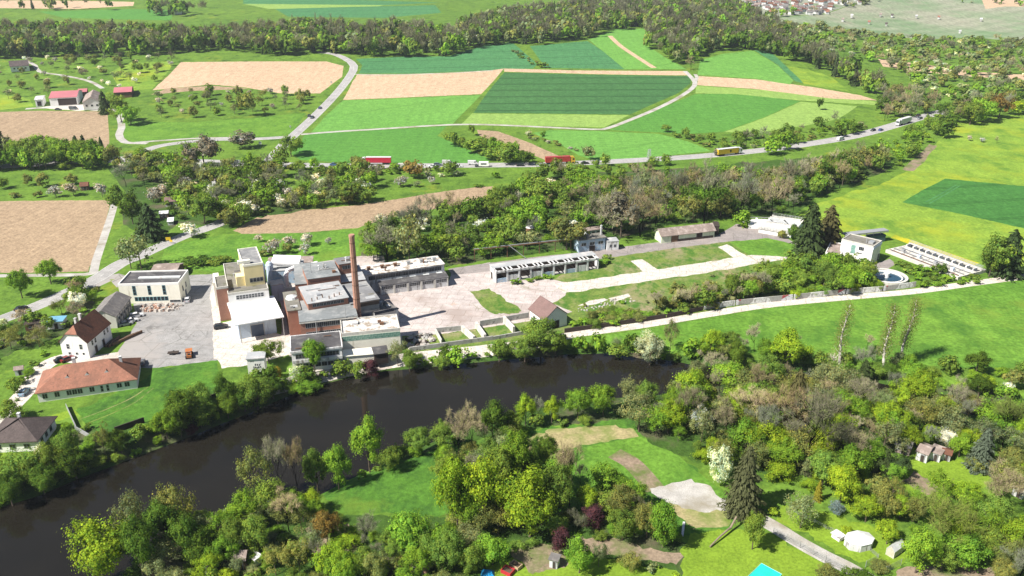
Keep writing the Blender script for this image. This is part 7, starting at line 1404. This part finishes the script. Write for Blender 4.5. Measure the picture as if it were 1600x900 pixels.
def build_plants():
    for p in PLANTS:
        p['px'], p['py'] = project((p['x'], p['y'], p['z'])); p['lod'] = 'A' if p['y'] < 285 else 'B'
        p['size'] = '' if p['kind'] == 'bush' else ('tall ' if p['h'] > 10.5 else 'small ' if p['h'] < 5.5 else '')
        cw = COLS[p['col']][1]; nm, kw, cat = KINDW[p['kind']]
        if p['kind'] == 'leafy' and p['col'] in ('grey', 'dusk', 'brown', 'fir'): kw = 'dense tree'
        if p['kind'] == 'bare' and p['col'] in ('sage', 'olive'): kw = 'sparse tree'
        if p['col'] in ('white', 'cream', 'pink') and p['kind'] != 'blossom': kw = 'blossoming ' + kw
        p['look'] = p['size'] + cw + ' ' + kw; p['nm'] = nm; p['cat'] = cat
        dx = [(p['px'] - a) ** 2 + (1.6 * (p['py'] - b)) ** 2 for a, b, _ in LANDMARKS]; p['lm'] = LANDMARKS[int(np.argmin(dx))][2]
    groups = {}
    for p in PLANTS:
        if -60 < p['px'] < 1660: groups.setdefault((p['look'], p['zone'], p['lm']), []).append(p)
    roman = {}
    for (look, zone, lm), L in groups.items():
        L.sort(key=lambda q: q['px'])
        for i, p in enumerate(L):
            if len(L) == 1: s = '%s %s, the only one near %s' % (look, zone, lm)
            else: s = '%s %s, %s from left near %s' % (look, zone, ordinal(i), lm)
            p['label'] = s
    # past 300 of a kind the ones that show smallest are gathered into one mass
    for nm in ('leafy_tree', 'bush'):
        L = sorted([p for p in PLANTS if p['nm'] == nm and 'label' in p], key=lambda p: -p['h'] * p['w'] * px_per_m((p['x'], p['y'], 0)) ** 2); rest = L[290:]
        if not rest: continue
        r = np.random.default_rng(4); VV, QQ, TT, b = [], [], [], 0
        for p in rest:
            p.pop('label'); V, Q, Tn = TREE[(p['kind'], 'C')][r.integers(5)][2]; a = r.uniform(0, 6.28); ca, sa = math.cos(a), math.sin(a)
            VV.append(np.stack([(V[:, 0]*ca - V[:, 1]*sa)*p['w'] + p['x'], (V[:, 0]*sa + V[:, 1]*ca)*p['w'] + p['y'], V[:, 2]*p['h'] + p['z']], 1)); QQ.append(Q + b); b += len(V)
            TT.append(Tn * np.array(COLS[p['col']][0]) * r.uniform(0.82, 1.22))
        o = link('foliage_mass' if nm == 'leafy_tree' else 'shrubbery', mesh_np('foliage', np.concatenate(VV), np.concatenate(QQ), [FOL], tone=np.concatenate(TT))); o.color = (1, 1, 1, 1)
        tag(o, 'small leafy trees filling the distant belts and gardens' if nm == 'leafy_tree' else 'small bushes filling the hedges and banks', None, None, 'stuff')
    r = random.Random(99)
    for p in PLANTS:
        if 'label' not in p: continue
        kind = p['kind']; var = TREE[(kind, p['lod'])]; cr, tr, _ = var[r.randrange(len(var))]
        base = COLS[p['col']][0]; f = r.uniform(0.82, 1.22); hshift = r.uniform(-0.08, 0.08); c = (base[0] * f * (1 + hshift), base[1] * f, base[2] * f * (1 - hshift), 1)
        rz = r.uniform(0, 6.28); loc = (p['x'], p['y'], p['z'] - 0.05); scl = (p['w'], p['w'], p['h'])
        grp = 'trees ' + p['zone'] if p['cat'] == 'tree' else 'bushes ' + p['zone']
        if tr is None:
            o = link(p['nm'], cr); o.location = loc; o.rotation_euler = (0, 0, rz); o.scale = scl; o.color = c; tag(o, p['label'], p['cat'], grp)
        else:
            e = thing(p['nm'], loc, rz, p['label'], p['cat'], grp); e.rotation_euler = (p['tilt'], 0, rz)
            a = link('crown', cr, e); a.scale = scl; a.color = c
            b = link('trunk', tr, e); b.scale = scl; b.color = (c[0] * 0.95, c[1] * 0.92, c[2] * 0.95, 1)
build_plants()
